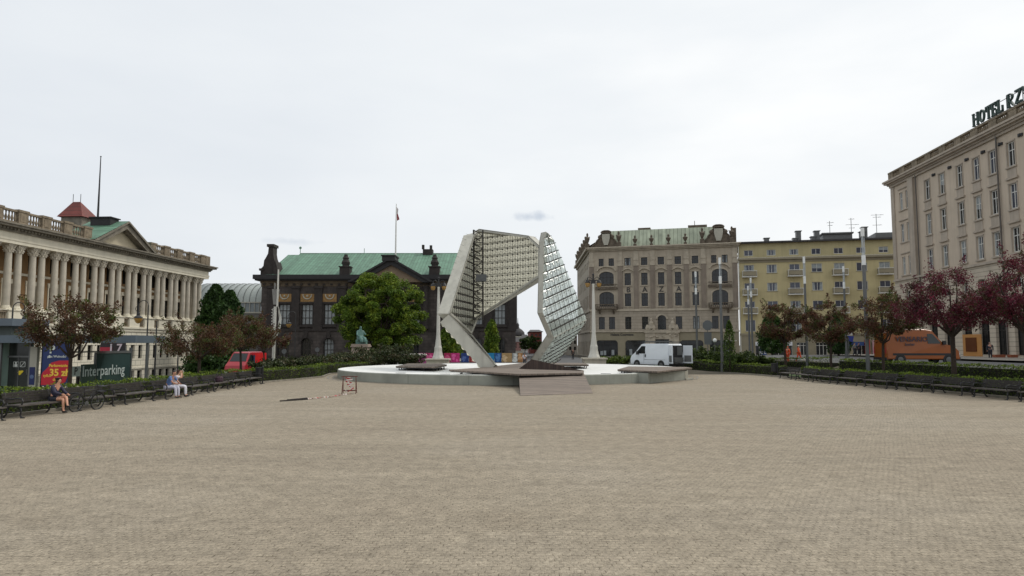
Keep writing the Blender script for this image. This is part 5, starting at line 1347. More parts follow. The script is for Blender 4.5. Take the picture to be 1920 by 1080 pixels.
def tree(name, label, loc, H_, R_, zc, nlimb, ncl, nleaf, lsize, lmat, seed, trunk_r=.16, group=None, flat_=.75, clr=.28, gap=.0, ktrunk=.35, cat='tree', droop=0, fill=.45, shoots=0):
    rng = np.random.default_rng(seed); r = random.Random(seed)
    t = thing(name, label, cat, loc, group=group)
    tb = MB(); tops = []
    zt0 = max(.3, (zc-R_*flat_)*1.0); zt0 = min(zt0, H_*ktrunk)
    lean = r.uniform(-.12,.12)
    tb.path([(0,0,-.2),(.02,0,.15),(lean*.4,0,zt0*.6),(lean,lean*.5,zt0)], [trunk_r*1.5,trunk_r*1.1,trunk_r*.95,trunk_r*.85], 8)
    cl = []
    for k in range(ncl):
        while True:
            p = np.array([r.uniform(-1,1), r.uniform(-1,1), r.uniform(-1,1)]); q = np.linalg.norm(p)
            if fill < q < 1: break
        hz = H_-zc if p[2] > 0 else R_*flat_
        c = np.array([p[0]*R_, p[1]*R_, zc+p[2]*hz]); 
        if p[2] < -.1: c[2] -= droop*abs(p[0])
        cl.append(c)
    base = Vector((lean,lean*.5,zt0))
    limbs = []
    for k in range(nlimb):
        a = 2*PI*(k+r.random()*.6)/nlimb; rr = R_*r.uniform(.45,.75); e_ = Vector((math.cos(a)*rr, math.sin(a)*rr, zc+(H_-zc)*r.uniform(-.1,.6)))
        m1 = base.lerp(e_,.35)+Vector((0,0,-.05*H_*r.random())); m2 = base.lerp(e_,.7)+Vector((r.uniform(-.1,.1)*R_,r.uniform(-.1,.1)*R_,.03*H_))
        tb.path([base,m1,m2,e_],[trunk_r*.6,trunk_r*.42,trunk_r*.28,trunk_r*.12],6); limbs += [m1,m2,e_, m1.lerp(m2,.5)]
    limbs.append(base.lerp(Vector((0,0,H_*.8)),.6)); tb.path([base, Vector((0,0,zc+(H_-zc)*.5))],[trunk_r*.6,trunk_r*.2],6)
    for c in cl:
        cv = Vector(c); n_ = min(limbs, key=lambda q: (q-cv).length); mid = n_.lerp(cv,.5)+Vector((r.uniform(-.1,.1),r.uniform(-.1,.1),.05))*R_*.3
        tb.path([n_, mid, cv],[trunk_r*.16,trunk_r*.10,trunk_r*.05],4)
    tb.build('trunk', bark, t)
    wts = np.array([r.uniform(.4,1.6) for _ in cl]); wts /= wts.sum(); P_ = []
    for c, w_ in zip(cl, wts):
        k = int(nleaf*w_); rad = R_*clr*r.uniform(.6,1.25)
        d = rng.normal(size=(k,3)); d /= np.linalg.norm(d,axis=1)[:,None]; q = rad*(rng.random(k)**.45)[:,None]
        P_.append(c+d*q*np.array([1,1,.72]))
    for k in range(shoots):
        c = Vector(cl[r.randrange(len(cl))]); d = Vector((c.x*.7+r.uniform(-.5,.5), c.y*.7+r.uniform(-.5,.5), R_*r.uniform(.3,1.0))).normalized()*R_*r.uniform(.3,.55)
        m_ = 90; s_ = rng.random(m_)[:,None]; P_.append(np.array(c)+np.array(d)*s_+rng.normal(size=(m_,3))*.055*R_*(1.25-s_))
    P_ = np.concatenate(P_); P_[:,2] = np.maximum(P_[:,2], .15)
    inst(quadmesh('crown', leaves(P_, lsize, rng), lmat), 'crown', t)
    return t
def cone_tree(name, label, loc, H_, R_, n_, lsize, lmat, seed, cat='tree', group=None, round_=.5, z0=.3):
    rng = np.random.default_rng(seed); t = thing(name, label, cat, loc, group=group)
    tb = MB(); tb.path([(0,0,-.2),(0,0,H_*.85)],[R_*.09+.04,.02],6); tb.build('trunk', bark, t)
    u = rng.random(n_)**.8; z = z0+(H_-z0)*u; prof = np.sin(np.clip((1-u)*PI*round_+.03,0,PI/2))**.62*(.75+.25*np.clip(u*6,0,1))
    a = rng.random(n_)*2*PI; lob = 1+.16*np.sin(a*3+z*2.1)+.14*np.sin(a*5-z*3.3+seed)+.12*rng.normal(size=n_)
    rr = R_*prof*lob*(.62+.38*rng.random(n_)**.5)
    P_ = np.stack([rr*np.cos(a), rr*np.sin(a), z],1)
    inst(quadmesh('crown', leaves(P_, lsize, rng, 1.6), lmat), 'crown', t); return t
Gz = lambda p: (p[0], p[1], gz(p[0],p[1]))
def on(px, Y): v = at(px, 650, Y); return (v.x, Y, gz(v.x, Y))
# crab apples left
GL = 'young crab apples behind the left hedge'; GR = 'crab apples behind the right hedge'
tree('crab_apple_tree', 'bronze leaved crab apple standing before the blue and red price banner', on(134,31.5), 4.72, 1.95, 3.35, 7, 46, 11200, 0.091, lf_r, 11, .09, GL, .42, .25, ktrunk=.42, shoots=26)
tree('crab_apple_tree', 'bronze crab apple with thin trunk right of the sitting couple', on(375,43.5), 4.25, 2.5, 2.9, 8, 46, 9600, 0.099, lf_r, 12, .11, GL, .40, .24, ktrunk=.4, shoots=26)
tree('crab_apple_tree', 'dense bronze crab apple above the red van', on(453,53), 4.7, 2.3, 3.35, 7, 44, 12800, 0.106, lf_r, 13, .10, GL, .42, .24, ktrunk=.45, shoots=26)
tree('crab_apple_tree', 'sparse bronze crab apple left of the twisted steel mast', on(497,66), 4.4, 2.2, 3.3, 6, 26, 4160, 0.122, lf_b, 14, .08, GL, .4, .24, ktrunk=.45, shoots=26)
# crab apples right
tree('crab_apple_tree', 'reddish crab apple beside the orange clad workers', on(1472,66), 6.4, 2.5, 4.0, 7, 50, 11520, 0.129, lf_b, 21, .12, GR, .55, .25, ktrunk=.4, shoots=26)
tree('crab_apple_tree', 'bronze green crab apple second from the left of the right row', on(1556,57), 6.0, 2.2, 3.9, 7, 46, 10400, 0.122, lf_b, 22, .11, GR, .6, .25, ktrunk=.4, shoots=26)
tree('crab_apple_tree', 'upright bronze crab apple left of the orange van', on(1654,49), 6.6, 2.25, 4.2, 7, 50, 11520, 0.114, lf_b, 23, .11, GR, .6, .25, ktrunk=.4, shoots=26)
tree('crab_apple_tree', 'crimson flowering crab apple in front of the orange van', on(1786,42.5), 6.9, 3.0, 4.7, 9, 70, 20000, 0.106, lf_p, 24, .15, GR, .45, .22, ktrunk=.42, shoots=26)
tree('crab_apple_tree', 'crimson and green crab apple cut by the right edge', on(1925,37), 7.0, 2.55, 4.7, 8, 60, 16800, 0.099, lf_p, 25, .14, GR, .55, .23, ktrunk=.42, shoots=26)
# big round chestnut in front of the museum
tree('chestnut_tree', 'large round green tree in front of the museum behind the statue', on(715,100), 12.9, 6.2, 6.6, 12, 240, 95000, .27, lf_g, 31, .4, None, .92, .155, ktrunk=.25, fill=.35)
# conifers left of the museum
G3 = 'dark conifers beside the museum extension'
cone_tree('conifer_tree', 'tall dark conifer at the corner of the library', on(401,96), 12.6, 2.1, 14000, .42, lf_d, 41, group=G3, round_=.8)
cone_tree('conifer_tree', 'dark conifer standing before the vaulted glass roof', on(428,94), 11.5, 2.0, 13000, .42, lf_d, 42, group=G3, round_=.75)
cone_tree('bush', 'dark round bush below the conifers', on(408,88), 4.2, 3.2, 7000, .4, lf_d, 43, round_=.9)
# slim trees
G4 = 'slim green poplars before the museum'
cone_tree('poplar_tree', 'slim green poplar beside the left white lamp post', on(843,118), 6.2, 1.7, 7000, .34, lf_g, 44, group=G4, round_=.7)
cone_tree('poplar_tree', 'slim green poplar behind the left half of the sculpture', on(922,112), 6.6, 1.05, 5500, .3, lf_g, 45, group=G4, round_=.8)
lf_m = leafm('street_tree_leaves', lin(54,72,34), lin(84,102,50), None, .4)
G5 = 'small trees along the far street'
for px, Y, h_, r_, lab in ((984,160,4.2,1.3,'small street tree right of the person in white'),(1003,150,4.6,1.5,'small street tree before the red brick building'),(993,185,5,1.6,'small street tree farthest down the street')):
    tree('street_tree', lab, on(px,Y), h_, r_, h_*.6, 5, 22, 2500, .3, lf_m, int(px), .1, G5, .7, .35)
# arborvitae and ivy on the right
G6 = 'dark green arborvitae near the shops'
cone_tree('arborvitae', 'leafy green column growing round the lamp mast before the ornate house', on(1368,63), 4.7, .46, 1300, .17, leafm('ivy_leaves', lin(48,66,26), lin(80,100,38), None, 1), 46, group=G6, round_=.95)
cone_tree('arborvitae', 'dense green arborvitae behind the left right-hand crab apple', on(1448,96), 5.8, 1.6, 6500, .3, leafm('arborvitae_leaves', lin(34,58,22), lin(60,86,32), None, 1), 47, group=G6, round_=.75)
cone_tree('arborvitae', 'dark conical arborvitae before the shop entrance', on(1572,90), 5.6, 1.35, 6000, .28, lf_d, 48, group=G6, round_=.6)
# hedges: clipped box of leaves over a dark core
hcore = simple('hedge_twigs', lin(34,34,20), .95, .4, 6)
def hedge(pl, side, h, wd, label, seed, group, topmat=lf_h, d0=.25, dens=260, yellow=.25):
    rng = np.random.default_rng(seed); r = random.Random(seed)
    t = thing('hedge', label, 'hedge', (pl[0][0], pl[0][1], 0), group=group); O = Vector((pl[0][0], pl[0][1], 0))
    b = MB(); P_ = []; Pt = []
    for i in range(len(pl)-1):
        a = Vector((*pl[i],0)); c = Vector((*pl[i+1],0)); d = c-a; L = d.length; nrm = Vector((-d.y,d.x,0)).normalized()*side
        z0 = gz(a.x+nrm.x*(d0+wd/2), a.y); z1 = gz(c.x+nrm.x*(d0+wd/2), c.y)
        q = [a+nrm*(d0+.08), c+nrm*(d0+.08), c+nrm*(d0+wd-.08), a+nrm*(d0+wd-.08)]
        if side < 0: q.reverse()
        b.prism([(p.x-O.x,p.y-O.y) for p in q], -.1, min(z0,z1)+h-.12)
        n_ = int(dens*L)
        s_ = rng.random(n_); k = rng.random(n_); w_ = np.where(k < .45, rng.random(n_)*.06, np.where(k < .9, rng.random(n_), .95+.05*rng.random(n_)))
        wob = .05*np.sin(s_*L*2.3+seed)+.04*np.sin(s_*L*5.1)+.03*rng.normal(size=n_)
        zz = np.where((k >= .45)&(k < .9), h+wob, rng.random(n_)*h)
        P = np.stack([a.x+d.x*s_+nrm.x*(d0+wd*w_+wob*.6)-O.x, a.y+d.y*s_+nrm.y*(d0+wd*w_+wob*.6)-O.y, zz+z0+(z1-z0)*s_],1)
        top = (k >= .45)&(k < .9)&(rng.random(n_) < yellow+.3*np.sin(s_*L*.9+seed)); Pt.append(P[top]); P_.append(P[~top])
    b.build('hedge_core', hcore, t)
    inst(quadmesh('foliage', leaves(np.concatenate(P_), .09, rng), lf_h), 'foliage', t)
    inst(quadmesh('top_shoots', leaves(np.concatenate(Pt), .10, rng), lf_y), 'top_shoots', t)
    return t
GH = 'clipped hedges around the plaza'
hedge(LB[2:8], 1, .86, .9, 'clipped green hedge behind the left benches', 1, GH, d0=.95, yellow=.55)
hedge([(-17.0,47.4),(-15.9,51),(-15.2,54.8),(-15.9,61),(-13.8,68)], 1, .88, .9, 'clipped hedge curving from the left bin to the fountain', 2, GH, d0=.2, yellow=.35)
hedge([(24.3,28),(24.0,32.5),(23.4,37),(22.6,42),(21.75,48),(21.5,53.8)], -1, .86, .9, 'clipped hedge behind the right benches', 3, GH, d0=.72, yellow=.45)
hedge([(21.6,56.5),(20.1,62),(17.6,66.3),(14.5,69.3)], -1, .88, .9, 'clipped hedge between the right bin and the white van', 4, GH, d0=.15, yellow=.3)
hedge([(28.3,28),(28.1,60)], -1, .75, .8, 'long outer hedge along the right road', 5, GH, d0=0, yellow=.45)
hedge([(28.4,62),(24.5,74)], -1, .8, .9, 'outer hedge before the yellow block', 6, GH, d0=0, yellow=.3)
# juniper beds: low spreading shrubs with rising tips
def shrub(label, loc, R_, h, n_, lsize, mat, seed, group=None, cat='shrub', name='juniper_shrub'):
    rng = np.random.default_rng(seed); r = random.Random(seed); t = thing(name, label, cat, loc, group=group)
    tb = MB(); P_ = []; m = 16
    for k in range(m):
        a = 2*PI*k/m+r.random()*.4; L = R_*r.uniform(.55,1.0); zt = h*r.uniform(.45,1.0)
        tip = Vector((math.cos(a)*L, math.sin(a)*L, zt)); mid = tip*.5+Vector((0,0,zt*.12)); tb.path([(0,0,-.05), mid, tip], [.05,.035,.012], 4)
        q = n_//m; s_ = rng.random(q)**.7
        c = np.array([[0,0,0.05]])*(1-s_[:,None])+np.array([[tip.x,tip.y,tip.z]])*s_[:,None]; c[:,2] += zt*.25*np.sin(s_*PI)
        P_.append(c+rng.normal(size=(q,3))*np.array([.16,.16,.11])*R_*(1.15-s_[:,None]*.7))
    tb.build('stems', bark, t); P_ = np.concatenate(P_); P_[:,2] = np.abs(P_[:,2])
    inst(quadmesh('foliage', leaves(P_, lsize, rng), mat), 'foliage', t); return t
GJ = 'spreading junipers left of the fountain'
jl = [(525,66,2.2,1.35),(553,68,2.1,1.2),(580,67,2.0,1.1),(610,66,2.1,1.2),(637,70,2.2,1.5),(668,72,2.3,1.3),(705,76,2.6,2.2),(735,80,2.6,2.5),(765,79,2.2,1.5),(690,84,2.6,2.0),(652,82,2.4,1.5),(540,76,2.3,1.3),(500,62,1.7,1.0),(598,76,2.4,1.3)]
js = ['behind the left hedge nearest the bin','second along the left hedge','low in front of the teal car','before the museum arches','left of the statue pedestal','just before the statue pedestal','tall and dark right of the statue','highest, under the big tree','beside the left white lamp post','behind the statue bed','at the foot of the pedestal','by the twisted steel mast','small, next to the red van','low, behind the front row of shrubs']
for i, ((px,Y,R_,h_), s_) in enumerate(zip(jl, js)): shrub('spreading juniper '+s_, on(px,Y), R_, h_, 2600, .2, lf_j, 60+i, GJ)
GK = 'shrubs right of the white van'
jr = [(1318,74,2.0,1.6),(1342,72,2.0,1.5),(1370,71,1.9,1.3),(1398,70,1.9,1.2),(1425,71,1.8,1.0),(1330,82,2.2,2.1),(1385,80,2.0,1.5),(1243,92,2.2,1.6)]
js = ['right beside the white van','second right of the white van','at the foot of the leafy mast','between mast and drainpipe','near the right bin','tall one behind the grey sign','behind the leafy mast','seen above the van by the portal']
lf_k = leafm('dark_shrub_leaves', lin(32,46,20), lin(60,76,30), lin(80,94,34), 1.2, .15)
for i, ((px,Y,R_,h_), s_) in enumerate(zip(jr, js)): shrub('dark green shrub '+s_, on(px,Y), R_, h_, 2600, .2, lf_k, 90+i, GK, name='shrub')
for i,(px,Y,h_,s_) in enumerate(((1148,79,.9,'left of the white van'),(1170,80,1.0,'just before the van bonnet'),(1130,80,.8,'beside the right lamp pedestal'))): shrub('low bright green shrub '+s_, on(px,Y), 1.5, h_, 2200, .16, lf_h, 110+i, 'bright shrubs behind the fountain', name='shrub')
# grass tufts along both borders
rng = np.random.default_rng(5); k = 26000; s_ = rng.random(k)
yy = 22+s_*38; left = rng.random(k) < .5
bx = np.where(left, -18.8-rng.random(k)*8.5, 24.4+rng.random(k)*3.2); zz = np.array([gz(x,y) for x,y in zip(bx,yy)])+.05
v = leaves(np.stack([bx,yy,zz],1), .13, rng, 3)
o = inst(quadmesh('grass', v, lf_h), 'grass'); tag(o, 'short green grass behind the hedges', 'grass', kind='stuff')
# ---------------------------------------------------------------- parking kiosk
KY = 46.0
kx = lambda px: at(px, 650, KY).x
kz = lambda py: at(150, py, KY).z
K0 = kx(130)
kio = thing('parking_kiosk', 'grey glass kiosk of the underground car park with flat slate canopy at the left edge', 'kiosk', (K0, KY, 0))
X = lambda px: kx(px)-K0
zg_ = -1.6
b = MB(); b.box(X(-60),X(272),-1.2,2.6,kz(643),kz(629)); b.build('canopy', simple('slate_grey_fascia', lin(84,96,106), .5, .08, 1, streak=.15), kio)
b = MB(); b.box(X(-60),X(41),-1.0,2.6,kz(611.5),kz(598)); b.build('upper_canopy', simple('slate_grey_fascia_upper', lin(88,98,108), .5, .08, 1, streak=.15), kio)
b = MB(); b.box(X(-60),X(19),0,2.6,kz(629)+.003,kz(611.5)-.003); b.build('upper_wall', simple('grey_green_panel', lin(96,104,100), .6, .1, 1), kio)
b = MB(); b.box(X(-60),X(17.5),-.8,2.4,zg_,kz(643)-.003); b.build('glass_box', glassm('pale_green_glass', lin(138,160,152), .15, .18), kio)
b = MB(); b.box(X(17.5),X(20.5),-.85,-.7,zg_,kz(643)-.003); b.box(X(-20),X(-18),-.85,-.801,zg_,kz(643)-.003); b.box(X(59.5),X(63),-.25,-.1,zg_,kz(643)-.003); b.box(X(20.5),X(59.5),-.25,-.15,kz(670),kz(667)); b.box(X(268),X(271),.4,.6,zg_,kz(643)-.003); b.build('frame_post', M['grey_metal'], kio)
b = MB(); b.box(X(20.5),X(59.5),-.12,-.05,zg_,kz(643)-.003); dr_ = b.build('door', glassm('dark_door_glass', lin(52,56,54), .12, .3), kio)
b = MB(); b.box(X(39.5),X(40.5),-.16,-.12,zg_,kz(670)); b.box(X(56),X(57),-.22,-.16,kz(702),kz(692)); b.build('door_handle', M['grey_metal'], dr_)
wht = flat('sticker_white', 200,204,200); ylw = flat('sticker_yellow', 214,190,40)
b = MB()
for px in (34.5, 47):
    for (a,c,p,q) in ((-5,5,-5,-4.3),(-5,5,4.3,5),(-5,-4.3,-5,5),(4.3,5,-5,5)): b.box(X(px+a),X(px+c),-.14,-.121,kz(683-p) if p > q else kz(683+q),kz(683+p))
b.xz([(X(43),kz(687)),(X(44),kz(687.5)),(X(51),kz(679)),(X(50),kz(678.5))], -.14, -.121)
b.ball((X(34.5),-.14,kz(680.5)),.07,6,(1,.2,1)); b.box(X(31.8),X(37.2),-.14,-.121,kz(687),kz(682.5))
b.build('pictogram', wht, dr_)
b = MB(); b.xz([(X(38.5),kz(698)),(X(40.5),kz(703)),(X(43),kz(703)),(X(45),kz(701)),(X(49.5),kz(696)),(X(48.5),kz(694.5)),(X(40),kz(695))], -.14, -.121); b.build('sticker', ylw, dr_)
b = MB(); b.box(X(63),X(76),-.3,-.05,zg_,kz(650)); col_ = b.build('white_pillar', M['dull_white'], kio)
b = MB(); b.box(X(64),X(74),-.33,-.302,kz(721),kz(688)); b.build('poster', flat('poster_dark_blue', 22,36,86), col_)
b = MB(); b.ball((X(69),-.33,kz(706)),.14,8,(1,.1,1)); b.build('poster_emblem', flat('poster_blue_grey',84,104,140), col_)
# price banner
BY = 44.0; bxx = lambda px: at(px, 650, BY).x; bzz = lambda py: at(110, py, BY).z
ban = thing('price_banner', 'tall blue and red car park banner reading 35 zł behind the seated woman', 'banner', (bxx(108), BY, 0)); X2 = lambda px: bxx(px)-bxx(108)
b = MB(); b.box(X2(80.5),X2(131.5),0,.1,bzz(724),bzz(643)); b.build('panel', flat('banner_navy', 26,44,94), ban)
b = MB(); b.xz([(X2(80.6),bzz(722)),(X2(118),bzz(722)),(X2(126),bzz(716)),(X2(130),bzz(704)),(X2(130),bzz(676)),(X2(112),bzz(676)),(X2(98),bzz(680)),(X2(91),bzz(690)),(X2(83),bzz(698)),(X2(80.6),bzz(704))], -.012, -.002); b.build('red_field', flat('banner_red', 186,24,44), ban)
b = MB(); b.box(X2(79),X2(80.4),-.03,.13,-1.2,bzz(642)); b.box(X2(131.6),X2(133),-.03,.13,-1.2,bzz(642)); b.build('post', M['dark_metal'], ban)
def bt(txt, px, py, size, mat, bold=0, name='banner_print', **k): inst(text_mesh(txt, size, mat, .004, bold, **k), name, ban, (X2(px), -.02, bzz(py)))
yel_t = flat('banner_yellow', 232,196,70)
bt('P', 98.5, 656, .66, wht, .025); bt('plac Wolności', 108, 668.5, .20, wht, .004); bt('Parkowanie', 111.5, 685.5, .25, yel_t, .006)
bt('35 zł', 112.5, 699, .60, yel_t, .018); bt('tylko', 91.5, 704.5, .24, yel_t, .003); bt('dobę', 110.5, 711.5, .26, yel_t, .004)
b = MB(); b.xz([(X2(92.3),bzz(671)),(X2(95.8),bzz(671)),(X2(95.8),bzz(667)),(X2(94),bzz(665.5)),(X2(92.3),bzz(667))], -.02, -.004); b.build('banner_print', wht, ban)
# glass wall with the operator's name
p0 = at(131, 690, 44.6); p1 = at(244, 690, 51.5); ga = math.atan2(p1.y-p0.y, p1.x-p0.x); GW = math.hypot(p1.x-p0.x, p1.y-p0.y)
gw = thing('parking_sign_wall', 'dark glass wall lettered Interparking beside the car park ramp', 'sign', (p0.x, p0.y, 0), ga)
def gs(px): return line_s(px, (p0.x,p0.y), ga)
def gzz(px, py): s = gs(px); return at(px, py, p0.y+s*math.sin(ga)).z
zt = gzz(240,662); s1 = gs(184)
b = MB(); b.box(s1,GW,0,.08,-1.6,zt); b.build('dark_glass_panel', glassm('dark_green_glass', lin(50,66,66), .12, .2), gw)
b = MB(); b.box(gs(158),s1-.01,0,.08,-1.6,gzz(170,683)); b.build('grey_glass_panel', glassm('grey_green_glass', lin(70,84,80), .15, .2), gw)
b = MB(); b.box(s1-.05,GW+.05,-.04,.12,zt,zt+.08); b.box(GW,GW+.12,-.05,.13,-1.6,zt+.4); b.box(s1-.06,s1-.01,-.04,.12,-1.6,zt); b.box(0,GW,.0,.1,gzz(150,660)-.05,gzz(150,660)+.03); b.build('frame', M['grey_metal'], gw)
inst(text_mesh('Interparking', 1.0, flat('letter_grey_white', 178,188,186), .01, .006), 'lettering', gw, (gs(199.5), -.03, gzz(199,695)))
b = MB(); b.box(gs(137),gs(154),-.05,-.02,gzz(145,706),gzz(145,687)); lg = b.build('logo_plate', flat('logo_plate_grey', 150,160,156), gw)
inst(text_mesh('P', .66, M['frame_d'], .006, .012), 'logo', lg, (gs(145.5), -.06, gzz(145,696.5)))
inst(text_mesh('P', .6, flat('letter_pale_green',150,164,158), .006, .012), 'lettering', gw, (gs(134), -.06, gzz(134,697)))
# red and white board above the ramp
rb = at(211, 652, 55)
rw_ = thing('ramp_board', 'red board with white figures under the canopy above the dark glass wall', 'sign', (rb.x, 55, 0)); b = MB(); xw = 23*55/F
b.box(-xw,xw,0,.15,at(211,664,55).z,at(211,643,55).z); b.build('board', flat('board_dark', 44,38,40), rw_)
b = MB(); b.box(-xw,-xw+.95,-.03,-.002,at(211,663,55).z,at(211,651,55).z); b.build('red_field', flat('board_red',164,40,60), rw_)
inst(text_mesh('7', .85, flat('figure_pale',206,190,196), .01, .02), 'figure', rw_, (.55,-.03,at(211,653,55).z)); inst(text_mesh('i', .8, flat('figure_pale2',200,190,196), .01, .03), 'figure', rw_, (-.1,-.03,at(211,652,55).z))
b = MB(); b.tube((-xw,.1,-2),(-xw,.1,at(211,650,55).z),.06); b.tube((xw,.1,-2),(xw,.1,at(211,650,55).z),.06); b.build('post', M['grey_metal'], rw_)

# ---------------------------------------------------------------- lamp posts
amber = simple('amber_lantern_glass', lin(150,116,60), .3, .2, 5)
def white_lamp(px, Y, label, zb, ztip):
    p = at(px, 600, Y); t = thing('plaza_lamp', label, 'lamp post', (p.x, Y, 0), group='white plaza lamp posts')
    b = MB(); b.box(-1.15,1.15,-1.15,1.15,-.1,zb-.14); b.box(-1.3,1.3,-1.3,1.3,zb-.14,zb); b.build('pedestal', M['lib_c'], t)
    b = MB(); h = ztip-zb
    b.lathe([(.68,0),(.66,.12),(.55,.35),(.44,.8),(.42,1.25),(.38,1.3),(.34,1.5),(.26,2.2),(.22,2.6),(.17,h*.75),(.13,h-.2),(.16,h-.1),(.16,h)], 0,0,8,zb); b.build('post', M['white_metal'], t)
    b = MB(); z = ztip; b.tube((0,0,z),(0,0,z+.9),.09); b.ball((0,0,z+1.0),.13,6); b.box(-.8,.8,-.05,.05,z+.32,z+.42); b.box(-.25,.25,-.12,.12,z,z+.3)
    for s_ in (-1,1):
        b.path([(s_*.1,0,z+.5),(s_*.4,0,z+.75),(s_*.62,0,z+.62),(s_*.62,0,z+.35)],.035,5); b.lathe([(.05,.35),(.20,.2),(.30,0),(.26,-.05)], s_*.62,0,8,z+.1); b.tube((s_*.62,0,z+.3),(s_*.62,0,z+.6),.06)
    b.build('lantern_arms', M['dark_metal'], t)
    for s_ in (-1,1):
        b = MB(); b.lathe([(.10,-.42),(.2,-.36),(.27,-.15),(.27,.04)], s_*.62,0,8,z+.05); b.build('lantern', amber, t)
white_lamp(822, 76.5, 'white lamp post with two amber lanterns left of the sculpture', 1.05, at(822,538,76.5).z)
white_lamp(1113, 74.5, 'white lamp post with two amber lanterns right of the sculpture', at(1113,671,74.5).z, at(1113,532,74.5).z)
glow = simple('frosted_lamp_cap', lin(222,224,222), .35, .03, 2)
clear = simple('pale_glass_rod', lin(168,176,180), .2, .1, 2)
def mast(px, Y, y0, y1, label, r_=.11):
    p = on(px, Y); t = thing('lamp_mast', label, 'lamp post', p, group='steel lamp masts with glass tubes'); zt = at(px,y0,Y).z-p[2]; zl = zt-2.05*(1 if y1 is None else 1); 
    zl = at(px,y1,Y).z-p[2] if y1 else zl
    b = MB(); b.tube((0,0,-.1),(0,0,zl-.35),r_*1.15,r_,8); b.tube((0,0,-.1),(0,0,.8),r_*1.5,r_*1.4,8); b.build('pole', M['grey_metal'], t)
    b = MB(); b.tube((0,0,zl-.35),(0,0,zl+.35),r_*1.15,n=8); b.build('lamp_cap', glow, t); b = MB(); b.tube((0,0,zt-.62),(0,0,zt),r_*1.05,n=8); b.build('lamp_cap', glow, t)
    b = MB()
    for a in range(3): c = Vector((.7*r_*math.cos(a*2.1), .7*r_*math.sin(a*2.1), 0)); b.tube(c+Vector((0,0,zl+.35)), c+Vector((0,0,zt-.62)), .03, n=5)
    b.build('glass_tube', clear, t); return t
mast(1626, 49.5, 427.5, 488, 'tallest glass topped lamp mast behind the right benches', .125)
mast(1513, 65, 481.5, 525, 'slim lamp mast in front of the third window column of the yellow block')
mast(1353.5, 64, 483, 525, 'lamp mast rising in front of the right scrolled gable house, ivy at its foot', .12)
mast(1587, 73, 499, 535, 'lamp mast behind the bronze green crab apple')
mast(1307, 77, 509, 546, 'lamp mast beside the last letter of the ornate house')
mast(1411, 84, 521, 552, 'right one of the close pair of lamp masts by the yellow block edge')
mast(1405.5, 92, 536, 566, 'left shorter one of the close pair of lamp masts by the yellow block edge')
def hook_lamp(px, Y, ytop, side, label, lamp=True):
    p = on(px, Y); t = thing('street_lamp', label, 'street lamp', p, group='hooked street lamps'); zt = at(px,ytop,Y).z-p[2]
    b = MB(); b.tube((0,0,-.1),(0,0,1.2),.10,.09,8); b.tube((0,0,1.2),(0,0,zt-.3),.075,.05,8)
    R_ = .42; pts = [(side*(-R_+R_*math.cos(a)), 0, zt-.3+R_*math.sin(a)) for a in [PI*k/10 for k in range(11)]] if lamp else [(0,0,zt-.3),(0,0,zt)]
    b.path(pts, .035, 5)
    if lamp:
        c = Vector((-side*2*R_,0,zt-.3)); b.path([c+Vector((side*(.0+.26*math.cos(a)),0,-.3+.26*math.sin(a))) for a in [PI*k/6+.5 for k in range(11)]], .025, 4)
        b.tube(c, c-Vector((0,0,.75)), .04); b.lathe([(.05,.0),(.14,-.1),(.12,-.25),(.34,-.42),(.36,-.5)], c.x,0,8,c.z-.6)
    b.build('pole', M['dark_metal'], t)
    if lamp: b = MB(); b.lathe([(.33,-.02),(.30,-.2),(.16,-.42),(.04,-.48)], c.x,0,8,c.z-1.1); b.build('lantern', amber, t)
    return t
hook_lamp(275, 60, 566, 1, 'black hooked lamp with amber lantern before the middle of the colonnade')
hook_lamp(292, 56, 603, 1, 'plain black pole beside the hooked lamp at the colonnade', False)
hook_lamp(553, 86, 586, 1, 'black hooked lamp with amber lantern before the museum windows')
hook_lamp(20, 50, 570, -1, 'black hooked lamp above the kiosk canopy at the left edge')
hook_lamp(334.5, 62, 655, 1, 'thin black pole behind the sitting couple', False)
# twisted steel mast
p = on(514, 70); tm = thing('sculptural_mast', 'tall grey steel mast with twisted perforated blades before the museum corner', 'mast', p); zz = lambda y: at(514,y,70).z-p[2]; k = 70/F
b = MB(); b.tube((-.05,0,-.1),(0,0,zz(575)),.17,.15,8); b.tube((.16,.1,zz(575)),(.19,.1,zz(505)),.10,.08,8); b.build('pole', M['white_metal'], tm)
b = MB(); b.extr([(-7*k,0,zz(542)),(6*k,.2,zz(542)),(3*k,.1,zz(571)),(-4*k,0,zz(571))],(0,.12,0)); b.extr([(-3.5*k,.0,zz(542)),(-.5*k,0,zz(542)),(-.5*k,0,zz(532)),(-3*k,0,zz(530))],(0,.08,0)); b.build('upper_blade', simple('brushed_steel_blade', lin(118,116,112), .4, .15, 3, metal=.3), tm)
b = MB(); pts = []
for i in range(24):
    t_ = i/24; t2 = (i+1)/24; f = lambda t: (4*k+1.2*k*math.sin(t*22)*.4+.10*math.sin(t*PI), .25*math.sin(t*5), zz(573+66*t)); a = Vector(f(t_)); c = Vector(f(t2)); w1 = Vector((.22*math.sin(PI*t_)+.05,-.05,0)); w2 = Vector((.22*math.sin(PI*t2)+.05,-.05,0))
    b.extr([a,a+w1,c+w2,c],(0,.05,0))
b.build('twisted_blade', M['white_metal'], tm)
b = MB()
for i in range(9):
    y = 578+i*5.4; b.bar((-1.5*k,0,zz(y)),(-6*k,-.1,zz(y+2.7)),.05,.05); b.bar((-6*k,-.1,zz(y+2.7)),(-1.5*k,0,zz(y+5.4)),.05,.05)
b.build('zigzag_rungs', M['white_metal'], tm)

